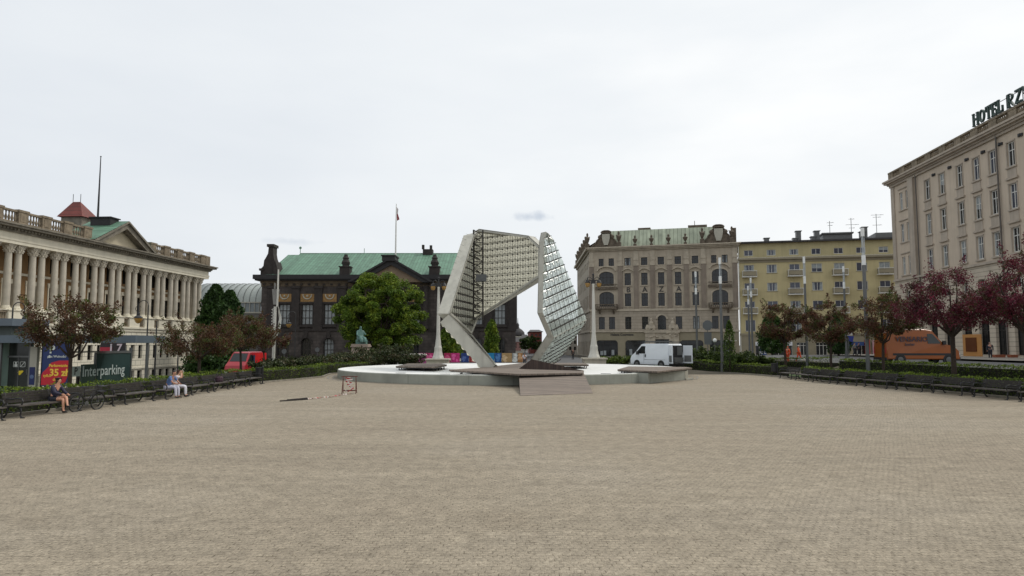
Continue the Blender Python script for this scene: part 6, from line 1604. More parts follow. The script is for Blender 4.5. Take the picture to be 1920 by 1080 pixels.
# ---------------------------------------------------------------- statue
p = on(677, 90); st = thing('statue_monument', 'green bronze seated woman on a tapering stone pedestal before the big tree', 'monument', p); zz = lambda y: at(677,y,90).z-p[2]; k = 90/F
zp = zz(645)
b = MB(); b.box(-1.5,1.5,-1.5,1.5,-.1,.5); b.add([(-1.15,-1.1,.5),(1.15,-1.1,.5),(1.15,1.1,.5),(-1.15,1.1,.5),(-.98,-.95,zp-.4),(.98,-.95,zp-.4),(.98,.95,zp-.4),(-.98,.95,zp-.4)],[(0,1,5,4),(1,2,6,5),(2,3,7,6),(3,0,4,7),(4,5,6,7)])
b.box(-1.12,1.12,-1.1,1.1,zp-.4,zp-.22); b.box(-1.05,1.05,-1.0,1.0,zp-.22,zp); b.build('pedestal', simple('pinkish_granite', lin(150,136,124), .8, .12, 1), st)
def skin_mesh(name, vs, es, roots, mat, sub=1):
    me = bpy.data.meshes.new(name); me.from_pydata([v[:3] for v in vs], es, [])
    o = bpy.data.objects.new(name, me); C.objects.link(o); m = o.modifiers.new('skin', 'SKIN'); m.use_smooth_shade = True
    if not me.skin_vertices: bpy.context.view_layer.objects.active = o
    sv = me.skin_vertices[0].data if me.skin_vertices else None
    for i, v in enumerate(vs):
        r_ = v[3]; sv[i].radius = (r_, v[4] if len(v) > 4 else r_); sv[i].use_root = i in roots
    s_ = o.modifiers.new('sub', 'SUBSURF'); s_.levels = sub; s_.render_levels = sub
    bpy.context.view_layer.update()
    me2 = bpy.data.meshes.new_from_object(o.evaluated_get(bpy.context.evaluated_depsgraph_get())); bpy.data.objects.remove(o)
    me2.materials.clear(); me2.materials.append(mat); me2.polygons.foreach_set('use_smooth', [True]*len(me2.polygons)); me2.name = name
    return me2
def figure_joints(pose):
    """pose 'sit','stand','lean' in metres, facing -y, feet at z=0 (standing) or seat at z=.45"""
    J = {}
    if pose in ('sit', 'lean', 'cross'):
        ly = -.22 if pose == 'lean' else -.06
        J.update(pel=(0,.05,.55), sp=(0,.06+ly*.25,.74), ch=(0,.05+ly*.7,.95), nk=(0,ly,1.10), hd=(0,ly-.05,1.22), ht=(0,ly-.03,1.32))
        for s_, n_ in ((-1,'L'),(1,'R')):
            J['hip'+n_] = (s_*.10,.03,.53); J['kn'+n_] = (s_*.12,-.42,.54); J['an'+n_] = (s_*.12,-.44,.10); J['to'+n_] = (s_*.13,-.62,.05)
            J['sh'+n_] = (s_*.18,.04+ly*.85,1.02); J['el'+n_] = (s_*.24,-.10+ly,.78); J['wr'+n_] = (s_*.14,-.34+ly*.6,.72)
        if pose == 'cross': J['knR'] = (.0,-.44,.62); J['anR'] = (-.14,-.62,.30); J['toR'] = (-.17,-.80,.26)
    else:
        J.update(pel=(0,0,.95), sp=(0,0,1.15), ch=(0,0,1.35), nk=(0,0,1.48), hd=(0,-.03,1.60), ht=(0,-.02,1.70))
        st_ = .14 if pose == 'walk' else .02
        for s_, n_ in ((-1,'L'),(1,'R')):
            J['hip'+n_] = (s_*.10,0,.92); J['kn'+n_] = (s_*.10,-.04-s_*st_,.50); J['an'+n_] = (s_*.10,-s_*st_*1.6+.04,.09); J['to'+n_] = (s_*.11,-s_*st_*1.6-.14,.04)
            J['sh'+n_] = (s_*.19,0,1.42); J['el'+n_] = (s_*.25,.03+s_*st_*.6,1.14); J['wr'+n_] = (s_*.25,-.06+s_*st_*1.3,.90)
    return J
def person(label, loc, rz, pose, top, bottom, hair, skin_c, shoe=(40,38,38), sleeves='long', legs='long', group=None, over=None, long_hair=False, hat=None, scale=1.0, parent_name='person', metal=None):
    J = figure_joints(pose)
    if over: J.update(over)
    t = thing('person', label, 'person', loc, rz, group) ; t.scale = (scale,)*3
    mk = lambda nm, c, r_=.7: metal or simple(nm, lin(*c), r_, .12, 6)
    R_ = dict(pel=(.14,.11), sp=(.125,.10), ch=(.15,.105), nk=.052, hd=(.078,.095), ht=(.062,.075), hip=.09, kn=.06, an=.038, to=.03, sh=.062, el=.043, wr=.03)
    def rad(k): return R_[k.rstrip('LR')] if k not in R_ else R_[k]
    def build(keys, edges, root, mat, nm, grow=0, extra=None, sub=1, rover={}):
        vs = []; idx = {}
        for k in keys:
            r_ = rover.get(k, rad(k)); r_ = r_ if isinstance(r_, tuple) else (r_, r_); idx[k] = len(vs); vs.append((*J[k], r_[0]+grow, r_[1]+grow))
        es = [(idx[a], idx[c]) for a, c in edges]; roots = {idx[root]}
        if extra:
            for ch in extra:
                o0 = len(vs)
                for q in ch: vs.append(q)
                es += [(o0+i, o0+i+1) for i in range(len(ch)-1)]; roots.add(o0)
        me = skin_mesh(nm, vs, es, roots, mat, sub); return inst(me, nm, t)
    E = [('pel','sp'),('sp','ch'),('ch','nk'),('nk','hd'),('hd','ht')]
    for n_ in 'LR': E += [('ch','sh'+n_),('sh'+n_,'el'+n_),('el'+n_,'wr'+n_),('pel','hip'+n_),('hip'+n_,'kn'+n_),('kn'+n_,'an'+n_),('an'+n_,'to'+n_)]
    keys = ['pel','sp','ch','nk','hd','ht']+[k+n_ for n_ in 'LR' for k in ('sh','el','wr','hip','kn','an','to')]
    hands = []
    for n_, s_ in (('L',-1),('R',1)):
        w_ = Vector(J['wr'+n_]); e_ = Vector(J['el'+n_]); d = (w_-e_).normalized(); side = d.cross(Vector((0,0,1))); side = side.normalized() if side.length > .1 else Vector((1,0,0)); dn_ = d.cross(side).normalized()
        if dn_.z > 0: dn_ = -dn_
        hands.append([(*(w_-d*.01),.022,.03),(*(w_+d*.05),.016,.036),(*(w_+d*.085),.014,.036)])
        for q, (o_, L_) in enumerate(((-.030,.060),(-.010,.075),(.010,.070),(.030,.055))):
            a = w_+d*.075+side*o_; hands.append([(*a,.009),(*(a+d*L_*.5),.009),(*(a+d*L_*.85+dn_*L_*.4),.008)])
        a = w_+d*.03+side*.03*s_; hands.append([(*a,.010),(*(a+side*.03*s_+d*.025),.010),(*(a+side*.035*s_+d*.055),.008)])
    h_ = Vector(J['hd']); hands.append([(*(h_+Vector((0,-.075,.0))),.014),(*(h_+Vector((0,-.105,-.012))),.010)])
    for s_ in (-1,1): hands.append([(*(h_+Vector((s_*.075,.0,.01))),.014,.02),(*(h_+Vector((s_*.09,.012,.0))),.010,.02)])
    sk = mk('skin', skin_c, .55); build(keys, E, 'pel', sk, 'body', 0, hands)
    fb_ = MB()
    for s_ in (-1,1): fb_.ball(h_+Vector((s_*.032,-.088,.02)), .011, 6)
    fb_.box(h_.x-.025,h_.x+.025,h_.y-.097,h_.y-.085,h_.z-.05,h_.z-.042); fb_.build('face_features', M['frame_d'], t)
    # top
    ks = ['pel','sp','ch']; es = [('pel','sp'),('sp','ch')]
    for n_ in 'LR':
        ks += ['sh'+n_,'el'+n_]; es += [('ch','sh'+n_),('sh'+n_,'el'+n_)]
        if sleeves == 'long': ks.append('wr'+n_); es.append(('el'+n_,'wr'+n_))
    J2 = dict(J); 
    if sleeves == 'short':
        for n_ in 'LR': J['el'+n_+'_'] = None
    if sleeves == 'short':
        sv_ = {n_: J['el'+n_] for n_ in 'LR'}
        for n_ in 'LR': J['el'+n_] = tuple(Vector(J['sh'+n_]).lerp(Vector(sv_[n_]), .8))
        build(ks, es, 'ch', mk('top_cloth', top), 'shirt', .016)
        for n_ in 'LR': J['el'+n_] = sv_[n_]
    else: build(ks, es, 'ch', mk('top_cloth', top), 'jacket', .018)
    ks = ['pel']; es = []
    for n_ in 'LR':
        ks += ['hip'+n_,'kn'+n_]; es += [('pel','hip'+n_),('hip'+n_,'kn'+n_)]
        if legs == 'long': ks.append('an'+n_); es.append(('kn'+n_,'an'+n_))
    if legs == 'short':
        sv_ = {n_: J['kn'+n_] for n_ in 'LR'}
        for n_ in 'LR': J['kn'+n_] = tuple(Vector(J['hip'+n_]).lerp(Vector(sv_[n_]), .55))
        build(ks, es, 'pel', mk('bottom_cloth', bottom), 'shorts', .02)
        for n_ in 'LR': J['kn'+n_] = sv_[n_]
    else: build(ks, es, 'pel', mk('bottom_cloth', bottom), 'trousers', .014)
    for n_ in 'LR':
        a = Vector(J['an'+n_]); c = Vector(J['to'+n_]); me = skin_mesh('shoe', [(a.x,a.y+.03,a.z-.03,.045),(*a.lerp(c,.5),.045,.04),(*(c-Vector((0,0,-.0))),.04,.035)], [(0,1),(1,2)], {0}, mk('shoe_leather', shoe)); inst(me, 'shoe', t)
    hv = [(h_.x,h_.y+.02,h_.z+.02,.088,.09),(h_.x,h_.y+.025,h_.z+.09,.078,.085),(h_.x,h_.y+.01,h_.z+.13,.05,.06)]; he = [(0,1),(1,2)]
    if long_hair: hv += [(h_.x,h_.y+.07,h_.z-.08,.07,.05),(h_.x,h_.y+.09,h_.z-.2,.06,.04)]; he += [(0,3),(3,4)]
    hm = mk('hair', hair if not hat else hat, .6); inst(skin_mesh('hair', hv, he, {0}, hm), 'hair' if not hat else 'cap', t)
    return t
bronze = simple('green_patinated_bronze', lin(84,118,110), .6, .3, 3, streak=.3)
def statue_part():
    b = MB(); s = .0
    vs = [(0,.1,.5,.42,.34),(0,.1,.95,.30,.26),(0,.05,1.3,.32,.22),(0,.0,1.58,.10,.10),(0,-.04,1.78,.14,.16),(0,-.02,1.95,.11,.12),
          (-.2,-.35,.55,.26,.24),(-.2,-.75,.58,.20,.2),(-.22,-.85,.12,.24,.2),(.2,-.35,.55,.26,.24),(.2,-.70,.62,.20,.2),(.22,-.78,.12,.24,.2),
          (-.34,.03,1.38,.12,.12),(-.48,-.18,1.0,.10,.1),(-.35,-.5,.85,.07,.07),(.34,.03,1.38,.12,.12),(.48,-.12,1.05,.10,.1),(.40,-.5,1.05,.07,.07),(0,.45,.3,.35,.3)]
    es = [(0,1),(1,2),(2,3),(3,4),(4,5),(0,6),(6,7),(7,8),(0,9),(9,10),(10,11),(2,12),(12,13),(13,14),(2,15),(15,16),(16,17),(0,18)]
    return skin_mesh('seated_figure', vs, es, {0}, bronze, 2)
o = inst(statue_part(), 'seated_figure', st, (-.1,0,zp), -PI*.30+PI/2+.0); o.scale = (1.18,)*3
b = MB(); b.box(-.65,.65,-.3,.8,zp,zp+.55); b.build('seat_block', bronze, st)

# ---------------------------------------------------------------- benches, bins
def bench_proto():
    t = thing('park_bench', 'x', 'bench', (0,0,0)); L = 1.12
    b = MB()
    for i in range(5): y = -.26+i*.105; b.box(-L,L,y,y+.085,.43-.012*abs(2-i)*0,.465)
    b.box(-L,L,-.33,-.265,.41,.462); b.build('seat', M['bench_wood2'], t)
    b = MB()
    for i in range(4): z = .52+i*.092; y = .26+.04*i; b.box(-L,L,y,y+.03,z,z+.078)
    b.build('backrest', M['bench_wood'], t)
    for x in (-.98, .98):
        b = MB()
        b.path([(x,-.34,0),(x,-.26,.08),(x,-.28,.25),(x,-.24,.40)],.032,6); b.path([(x,.42,0),(x,.30,.12),(x,.24,.3),(x,.26,.43),(x,.33,.62),(x,.42,.90)],.032,6)
        b.bar((x,-.3,.40),(x,.28,.40),.05,.05); b.path([(x,-.28,.44),(x,-.33,.58),(x,-.28,.68),(x,-.1,.70),(x,.1,.66),(x,.32,.68)],.027,6); b.path([(x,-.28,.25),(x,0,.18),(x,.24,.25)],.02,5)
        b.box(x-.05,x+.05,-.40,-.30,0,.03); b.box(x-.05,x+.05,.38,.48,0,.03); b.build('iron_frame', M['dark_metal'], t)
    return t
def edge_x(pl, y):
    for (x0,y0),(x1,y1) in zip(pl, pl[1:]):
        if y0 <= y <= y1: t = (y-y0)/(y1-y0); return x0+(x1-x0)*t, math.atan2(x1-x0, y1-y0)
    return pl[0][0], 0
bp = bench_proto(); used = False
leftY = [20.35,23.1,25.85,28.6,31.35,34.1,36.85,39.6,42.35,45.1]
ll = ['dark slatted bench just outside the left edge of the picture','dark slatted bench cut by the left edge of the picture','dark slatted bench at the far left, before the seated woman','dark slatted bench carrying the woman in shorts','dark slatted bench behind the parked bicycle, third bench from the left','dark slatted bench just left of the sitting couple','dark slatted bench with the man in blue and the woman on it','dark slatted bench directly right of the sitting couple','dark slatted bench with the patterned bag on it','last dark slatted bench of the left row before the bin']
for y, lab in zip(leftY, ll):
    x, a = edge_x(LB, y); o = bp if not used else dup(bp)
    used = True; o.location = (x+.42, y, .0); o.rotation_euler = (0,0,PI/2-a); o['label'] = lab; o['group'] = 'slatted benches round the plaza'
rightY = [28.3,31.1,33.85,36.6,39.35,42.1,44.85,47.6,50.35,53.1]
rr_ = ['nearest bench of the right row, beyond the right edge','dark bench cut by the right edge of the picture','second bench of the right row from the right edge, under the edge tree','dark bench to the right of the crimson tree trunk','dark bench directly left of the crimson tree trunk','dark bench in front of the orange van','dark bench before the trunk of the upright bronze crab apple','dark bench in front of the tallest lamp mast','second dark bench from the bin in the right row','dark bench closest to the right bin']
for y, lab in zip(rightY, rr_):
    x, a = edge_x(RB, y); o = dup(bp); o.location = (x-.42, y, 0); o.rotation_euler = (0,0,-PI/2-a); o['label'] = 'slatted '+lab; o['group'] = 'slatted benches round the plaza'
def bin_(px, Y, label, dx):
    p = at(px, 700, Y); t = thing('litter_bin', label, 'litter bin', (p.x, Y, 0), group='black litter bins on posts'); b = MB(); b.tube((dx,0,0),(dx,0,1.12),.05,n=8); b.lathe([(.06,1.12),(.02,1.2)],dx,0,8); b.box(dx-.12,dx+.12,-.12,.12,0,.03); b.build('post', M['dark_metal'], t)
    b = MB(); b.lathe([(.17,.38),(.21,.42),(.23,1.02),(.25,1.03),(.25,1.08),(.20,1.08)],0,.05,12); b.build('bin_body', M['blackp'], t)
bin_(485, 46.6, 'black litter bin on a post at the end of the left bench row', .27)
bin_(1452, 56.6, 'black litter bin on a post at the end of the right bench row', .27)

# ---------------------------------------------------------------- barrier and tape
p = ptG(655, 738); rust = simple('rusty_red_steel', lin(96,54,44), .7, .3, 8)
tr = thing('trestle_barrier', 'rusty trestle wrapped in red and white tape left of the ramp', 'barrier', (p.x, p.y, 0), .12); b = MB(); w_ = .36; hh = .9
for s_ in (-1,1):
    b.bar((s_*w_,-.28,0),(s_*(w_-.03),0,hh),.035,.035); b.bar((s_*w_,.28,0),(s_*(w_-.03),0,hh),.035,.035); b.bar((s_*w_,-.2,.2),(s_*w_,.2,.2),.03,.03)
b.bar((-w_-.06,0,hh),(w_+.06,0,hh),.045,.045); b.bar((-w_,-.24,.16),(w_,-.24,.16),.03,.03); b.bar((-w_,.24,.16),(w_,.24,.16),.03,.03); b.build('frame', rust, tr)
tape_w = flat('tape_white', 214,206,200); tape_r = flat('tape_red', 168,52,48)
b = MB(); r = random.Random(3); pts = []
for i in range(26): pts.append(Vector((r.uniform(-.24,.24), r.uniform(-.06,.06), hh-.03-(hh-.12)*i/26*(.9+.2*r.random()))))
for i in range(25):
    b.m = i % 2; a, c = pts[i], pts[i+1]; b.extr([a+Vector((0,0,.03)), c+Vector((0,0,.03)), c-Vector((0,0,.03)), a-Vector((0,0,.03))], (0,.004,0))
b.build('wrapped_tape', [tape_w, tape_r], tr)
b = MB(); a0 = ptG(659,739); pts = [a0]+[ptG(px,py) for px,py in ((650,740),(640,741),(628,743.5),(616,745.5),(604,746),(594,747.5),(584,748.5),(574,749.5))]
path_ = []
for i in range(len(pts)-1):
    for k_ in range(4): path_.append(pts[i].lerp(pts[i+1], k_/4)+Vector((0,0,.012+.03*abs(math.sin(i*2+k_*1.3)))))
path_.append(pts[-1]+Vector((0,0,.01)))
O = Vector((a0.x,a0.y,0)); t = thing('barrier_tape', 'red and white tape trailing over the paving from the trestle to the sticks', 'tape', O)
for i in range(len(path_)-1):
    b.m = i % 2; a, c = path_[i]-O, path_[i+1]-O; d = (c-a).normalized(); n_ = Vector((-d.y,d.x,0))*.045+Vector((0,0,.012*math.sin(i))); b.extr([a-n_, c-n_, c+n_, a+n_], (0,0,.004))
b.build('tape', [tape_w, tape_r], t)
q0 = ptG(525,753); q1 = ptG(577,749.6); t = thing('fallen_trestle', 'collapsed dark trestle bars lying flat on the paving left of the tape', 'barrier', (q0.x,q0.y,0)); b = MB(); d = q1-q0; z_ = Vector((0,0,.03))
b.bar(z_, d+z_, .05,.05); b.bar(d*.2+z_*1.5+Vector((0,.22,0)), d*.97+z_*1.5+Vector((0,.1,0)),.05,.05); b.bar(d*.3+z_*2, d*.55+z_*2+Vector((0,.35,0)),.04,.04); b.bar(d*.5+z_*2, d*.9+z_*2.2+Vector((0,.3,0)),.05,.05); b.build('bars', M['mus_t'], t)

# ---------------------------------------------------------------- vehicles
def tumble(z, belt, w): return w/2-max(0,z-belt)*.11
def vehicle(name, label, cat, loc, rz, prof, w, belt, paint, wheels, sidewins, frontwin, group=None, bumper=None, wr=.34, rear_open=False):
    t = thing(name, label, cat, loc, rz, group); cx = sum(p[0] for p in prof)/len(prof); cz = sum(p[1] for p in prof)/len(prof)
    b = MB(); n_ = len(prof); sh = [(p[0]+(cx-p[0])*.022, p[1]+(cz-p[1])*.05) for p in prof]
    lay = []
    for s_, pr_ in ((-1,sh),(-1,prof),(1,prof),(1,sh)):
        ins = 0 if pr_ is sh else .07
        lay.append([(x, s_*(tumble(z,belt,w)-ins), z) for x, z in pr_])
    vs = sum(lay, []); fs = [tuple(range(n_-1,-1,-1)), tuple(3*n_+i for i in range(n_))]
    for k in range(3):
        for i in range(n_): fs.append((k*n_+i, k*n_+(i+1)%n_, (k+1)*n_+(i+1)%n_, (k+1)*n_+i))
    b.add(vs, fs); body = b.build('body', paint, t)
    gl = M['vglass']
    for poly in sidewins:
        for s_ in (-1,1):
            q = [(x, s_*(tumble(z,belt,w)+.004), z) for x, z in poly]; q2 = [(x, s_*(tumble(z,belt,w)-.03), z) for x, z in poly]; m_ = len(q); b = MB(); b.add(q+q2, [tuple(range(m_)), tuple(range(2*m_-1,m_-1,-1))]+[(i,(i+1)%m_,m_+(i+1)%m_,m_+i) for i in range(m_)]); b.build('side_window', gl, t)
    (x0,z0),(x1,z1) = frontwin; nn = Vector((z1-z0,0,x0-x1)).normalized()*.012; b = MB()
    y0 = tumble(z0,belt,w)-.14; y1 = tumble(z1,belt,w)-.16; q = [Vector((x0,-y0,z0)),Vector((x0,y0,z0)),Vector((x1,y1,z1)),Vector((x1,-y1,z1))]; b.add([p+nn for p in q]+[p-nn*3 for p in q],[(0,1,2,3),(7,6,5,4),(0,4,5,1),(1,5,6,2),(2,6,7,3),(3,7,4,0)]); b.build('windscreen', gl, t)
    for x in wheels:
        for s_ in (-1,1):
            b = MB(Matrix.Translation((x, s_*(w/2-.1), wr))@Matrix.Rotation(PI/2,4,'X')); b.lathe([(wr*.6,-.12),(wr,-.10),(wr,.10),(wr*.6,.12)],0,0,20); wo = b.build('wheel', M['rubber'], t)
            b = MB(Matrix.Translation((x, s_*(w/2-.1), wr))@Matrix.Rotation(PI/2,4,'X')); b.lathe([(.05,-.135),(wr*.62,-.125),(wr*.62,.125),(.05,.135)],0,0,12); b.build('rim', M['grey_metal'], wo)
            b = MB(Matrix.Translation((x, s_*(w/2-.05), wr))@Matrix.Rotation(PI/2,4,'X')); b.lathe([(wr*1.22,-.055),(wr*1.22,.055)],0,0,20); b.build('wheel_arch', M['blackp'], t)
    xf = max(p[0] for p in prof); xb = min(p[0] for p in prof)
    b = MB(); b.box(xf-.25,xf+.05,-w/2+.06,w/2-.06,.28,.52); b.box(xb-.05,xb+.2,-w/2+.06,w/2-.06,.30,.5); b.build('bumper', bumper or M['blackp'], t)
    lm_ = M['headl']
    for s_ in (-1,1):
        b = MB(); b.box(xf-.22,xf+.02,s_*(w/2-.22)-.15,s_*(w/2-.22)+.15,.68,.86); b.build('headlight', lm_, t)
        b = MB(); b.box(xf*.55-.1,xf*.55+.12,s_*(w/2+.10)-.08,s_*(w/2+.10)+.08,belt+.02,belt+.32); b.build('wing_mirror', M['blackp'], t)
        if not rear_open: b = MB(); b.box(xb-.01,xb+.05,s_*(w/2-.15)-.07,s_*(w/2-.15)+.07,.8,1.25); b.build('tail_light', M['redd'], t)
    return t
M['vglass'] = glassm('vehicle_glass', lin(26,32,34), .06, .2); M['headl'] = flat('headlamp_glass', 190,196,200,.15)
vp = lambda L, h: [(-L/2,.32),(-L/2-.02,1.0),(-L/2+.05,h-.12),(-L/2+.2,h),(L*.16,h),(L*.22,h-.06),(L*.36,h*.66),(L*.40,h*.60),(L*.47,h*.50),(L/2,h*.36),(L/2,.32)]
sw = lambda L, h: [(L*.10,h*.60),(L*.10,h*.90),(L*.20,h*.90),(L*.335,h*.645),(L*.33,h*.60)]
# red van
p = on(452, 71.5)
v = vehicle('delivery_van', 'bright red delivery van parked behind the left hedge', 'van', (p[0],73.0,gz(p[0],73)), -PI/2-.06, vp(5.4,2.75), 2.1, 1.3, M['redd'], (-1.75,1.75), [sw(5.4,2.75)], ((5.4*.37,2.75*.645),(5.4*.235,2.75*.945)), bumper=M['redd'])
b = MB(); b.box(-2.55,.35,1.06,1.09,.6,2.6); b.build('cargo_side_panel', M['red'], v)
b = MB(); b.box(.36,.62,1.00,1.12,.7,2.4); b.build('door_edge', flat('door_dark_blue',40,52,80), v)
# white van with its rear doors open
hx, hy = -.55, .83; p = at(1252, 690, 64.5); a = math.atan2(hy, hx); Lh = 4.75; h_ = 2.2
vz = gz(p.x, 66)+.1
c_ = Vector((p.x, 64.5, 0))+Vector((hx,hy,0)).normalized()*Lh/2+Vector((hy,-hx,0)).normalized()*.95
v = vehicle('panel_van', 'white panel van with roof rack and both rear doors swung open right of the fountain', 'van', (c_.x,c_.y,vz), a, vp(Lh,h_), 1.9, 1.2, M['whitep'], (-1.5,1.5), [sw(Lh,h_)], ((Lh*.37,h_*.645),(Lh*.235,h_*.945)), rear_open=True)
xb = -Lh/2
b = MB(); b.box(xb-.03,xb+.0,-.78,.78,.55,2.02); b.build('cargo_opening', M['blackp'], v)  # black sheet on the closed body paints the dark cargo space
b = MB(); b.box(xb-.045,xb-.031,-.78,-.1,1.2,1.95); b.box(xb-.045,xb-.031,.35,.6,1.35,1.9); b.box(xb-.3,xb-.035,-.6,.5,.6,1.0); b.build('tool_rack', M['grey_metal'], v)
for s_, an in ((1, 1.75), (-1, -2.0)):
    b = MB(Matrix.Translation((xb-.02, s_*.86, 0))@Matrix.Rotation(an+PI if s_ > 0 else an+PI, 4, 'Z') if False else Matrix.Translation((xb-.02, s_*.88, 0))@Matrix.Rotation(PI-s_*.45, 4, 'Z'))
    b.box(0,.82,-.03,.03,.5,2.05); d_ = b.build('rear_door', M['whitep'], v)
    b2 = MB(b.M); b2.box(.10,.72,-.045,.045,.62,1.18); b2.build('door_lining', M['grey_metal'], d_)
v.scale = (1.07,)*3
b = MB(); zr_ = h_+.16
for y in (-.65,-.3,0,.3,.65): b.bar((-Lh/2+.1,y,zr_),(Lh*.18,y,zr_),.04,.04)
for x in (-2.2,-1.4,-.6,.2,.8): b.bar((x,-.7,zr_-.03),(x,.7,zr_-.03),.05,.04); b.tube((x,-.65,h_-.05),(x,-.65,zr_),.02,n=4); b.tube((x,.65,h_-.05),(x,.65,zr_),.02,n=4)
b.box(-Lh/2+.2,.8,.25,.6,zr_+.03,zr_+.09); b.build('roof_rack', M['grey_metal'], v)
b = MB()
for s_ in (-1,1): b.box(.38,.5,s_*.945-.012,s_*.945+.012,1.0,1.25); b.box(.60,.615,s_*.947-.006,s_*.947+.006,.45,1.5); b.box(-2.0,.60,s_*.949-.005,s_*.949+.005,.78,.80)
b.build('door_seam', M['blackp'], v)
# orange van
p = at(1719, 680, 54); zo = 2.6-36*54/F
v = vehicle('delivery_van', 'orange panel van with dark lettering standing on the right road', 'van', (p.x,54,gz(p.x,54)), -.03, [(-2.75,.35),(-2.78,1.1),(-2.7,2.35),(-2.5,2.62),(.2,2.66),(.75,2.55),(1.45,1.65),(1.6,1.52),(2.35,1.32),(2.68,.95),(2.72,.35)], 2.05, 1.45, M['orange'], (-1.75,1.85), [[(.35,1.55),(.35,2.3),(.75,2.3),(1.3,1.62),(1.28,1.55)]], ((1.5,1.62),(.8,2.48)))
b = MB(); b.box(-2.3,2.2,-1.035,-1.02,.66,.82); b.build('side_strip', M['blackp'], v)
inst(text_mesh('VENSARIO', .52, flat('van_lettering', 60,52,62), .004, .012), 'lettering', v, (-.85,-1.035+.01,1.88)); 
inst(text_mesh('kurier', .3, flat('van_lettering2', 70,60,66), .004, .008), 'lettering', v, (-1.0,-1.03,1.5))
# teal car
p = on(556, 104); vehicle('parked_car', 'teal car in front of the museum, only its roof above the junipers', 'car', p, .1, [(-2.1,.3),(-2.15,.8),(-1.9,1.0),(-1.3,1.42),(.2,1.45),(1.0,1.0),(1.9,.85),(2.15,.6),(2.15,.3)], 1.75, .9, M['teal'], (-1.3,1.3), [[(-1.4,.98),(-1.1,1.36),(.1,1.38),(.75,1.0)]], ((1.0,1.02),(.3,1.43)), wr=.31)

# ---------------------------------------------------------------- painted hoarding and stall
cols_ = [((785,799),(196,96,150)),((799,812),(196,60,120)),((812,831),(150,40,100)),((833,845),(170,36,80)),((846,862),(196,50,120)),((865,879),(36,60,124)),((880,893),(150,50,50)),((893,905),(200,80,60)),((907,927),(30,128,176)),((928,940),(28,80,140)),((941,960),(170,140,96)),((961,970),(176,178,172)),((971,980),(160,116,70))]
HYd = 100.0
names = ['pale pink with white scrawl','rose pink beside the stall','dark plum behind the left lamp post','crimson right of the left lamp post','magenta with pale face shapes','navy blue with lighter figure','brick red partly behind the sculpture strut','salmon behind the sculpture strut','bright sky blue','deep blue','sand coloured with orange spots','pale grey','brown, last panel by the street']
for ((a_, c_2), col), nm in zip(cols_, names):
    x0 = at(a_,650,HYd).x; x1 = at(c_2,650,HYd).x; zt = at(900,662,HYd).z; zb_ = gz(x0,HYd)
    t = thing('mural_board', 'painted hoarding board, '+nm, 'hoarding', ((x0+x1)/2, HYd, 0), 0, 'painted boards before the museum'); hw = (x1-x0)/2
    b = MB(); b.box(-hw,hw,0,.05,-.1,zt); b.build('panel', simple('board_paint', lin(*col), .7, .25, 1.5), t)
    b = MB(); r = random.Random(a_)
    for i in range(5): cx, cz = r.uniform(-hw*.6,hw*.6), r.uniform(.25,zt-.3); q = [(cx+.28*r.uniform(.5,1)*math.cos(2*PI*k/7), cz+.3*r.uniform(.4,1)*math.sin(2*PI*k/7)) for k in range(7)]; b.xz(q[::-1], -.012-.001*i, -.002)
    b.build('painted_shape', simple('board_paint_light', mul(lin(*[min(255,c+60) for c in col]),.8), .7, .3, 3), t)
    b = MB(); b.box(-hw-.03,-hw+.03,.05,.12,-.1,zt+.05); b.bar((-hw,.1,zt*.8),(-hw,.9,0),.05,.05); b.build('prop', M['grey_metal'], t)
p = on(778, 92); t = thing('vendor_stall', 'small stall with white flat awning left of the left lamp post', 'stall', p); zt = at(778,664.5,92).z-p[2]
b = MB(); b.add([(-1.55,-1,zt-.12),(1.5,-1,zt-.12),(1.5,1,zt-.05),(-1.55,1,zt-.05),(-1.3,-.8,zt+.06),(1.3,-.8,zt+.06),(1.3,.8,zt+.1),(-1.3,.8,zt+.1)],[(0,3,2,1),(4,5,6,7),(0,1,5,4),(1,2,6,5),(2,3,7,6),(3,0,4,7)]); b.build('awning', M['white_metal'], t)
b = MB(); 
for x in (-1.3,1.3):
    for y in (-.8,.8): b.tube((x,y,0),(x,y,zt-.1),.03)
b.build('pole', M['grey_metal'], t)
b = MB(); b.box(.25,1.4,.6,.65,.1,zt-.15); b.build('back_panel', simple('pink_panel', lin(196,100,160), .7, .15, 2), t)
b = MB(); b.box(-1.1,.2,-.2,.5,0,.75); b.box(-1.2,.3,-.3,.6,.75,.8); b.build('counter', M['blackp'], t)
b = MB()
for i in range(7): b.ball((-.95+.17*i,0,.87),.10,6)
b.build('goods', flat('orange_goods', 200,96,40), t)

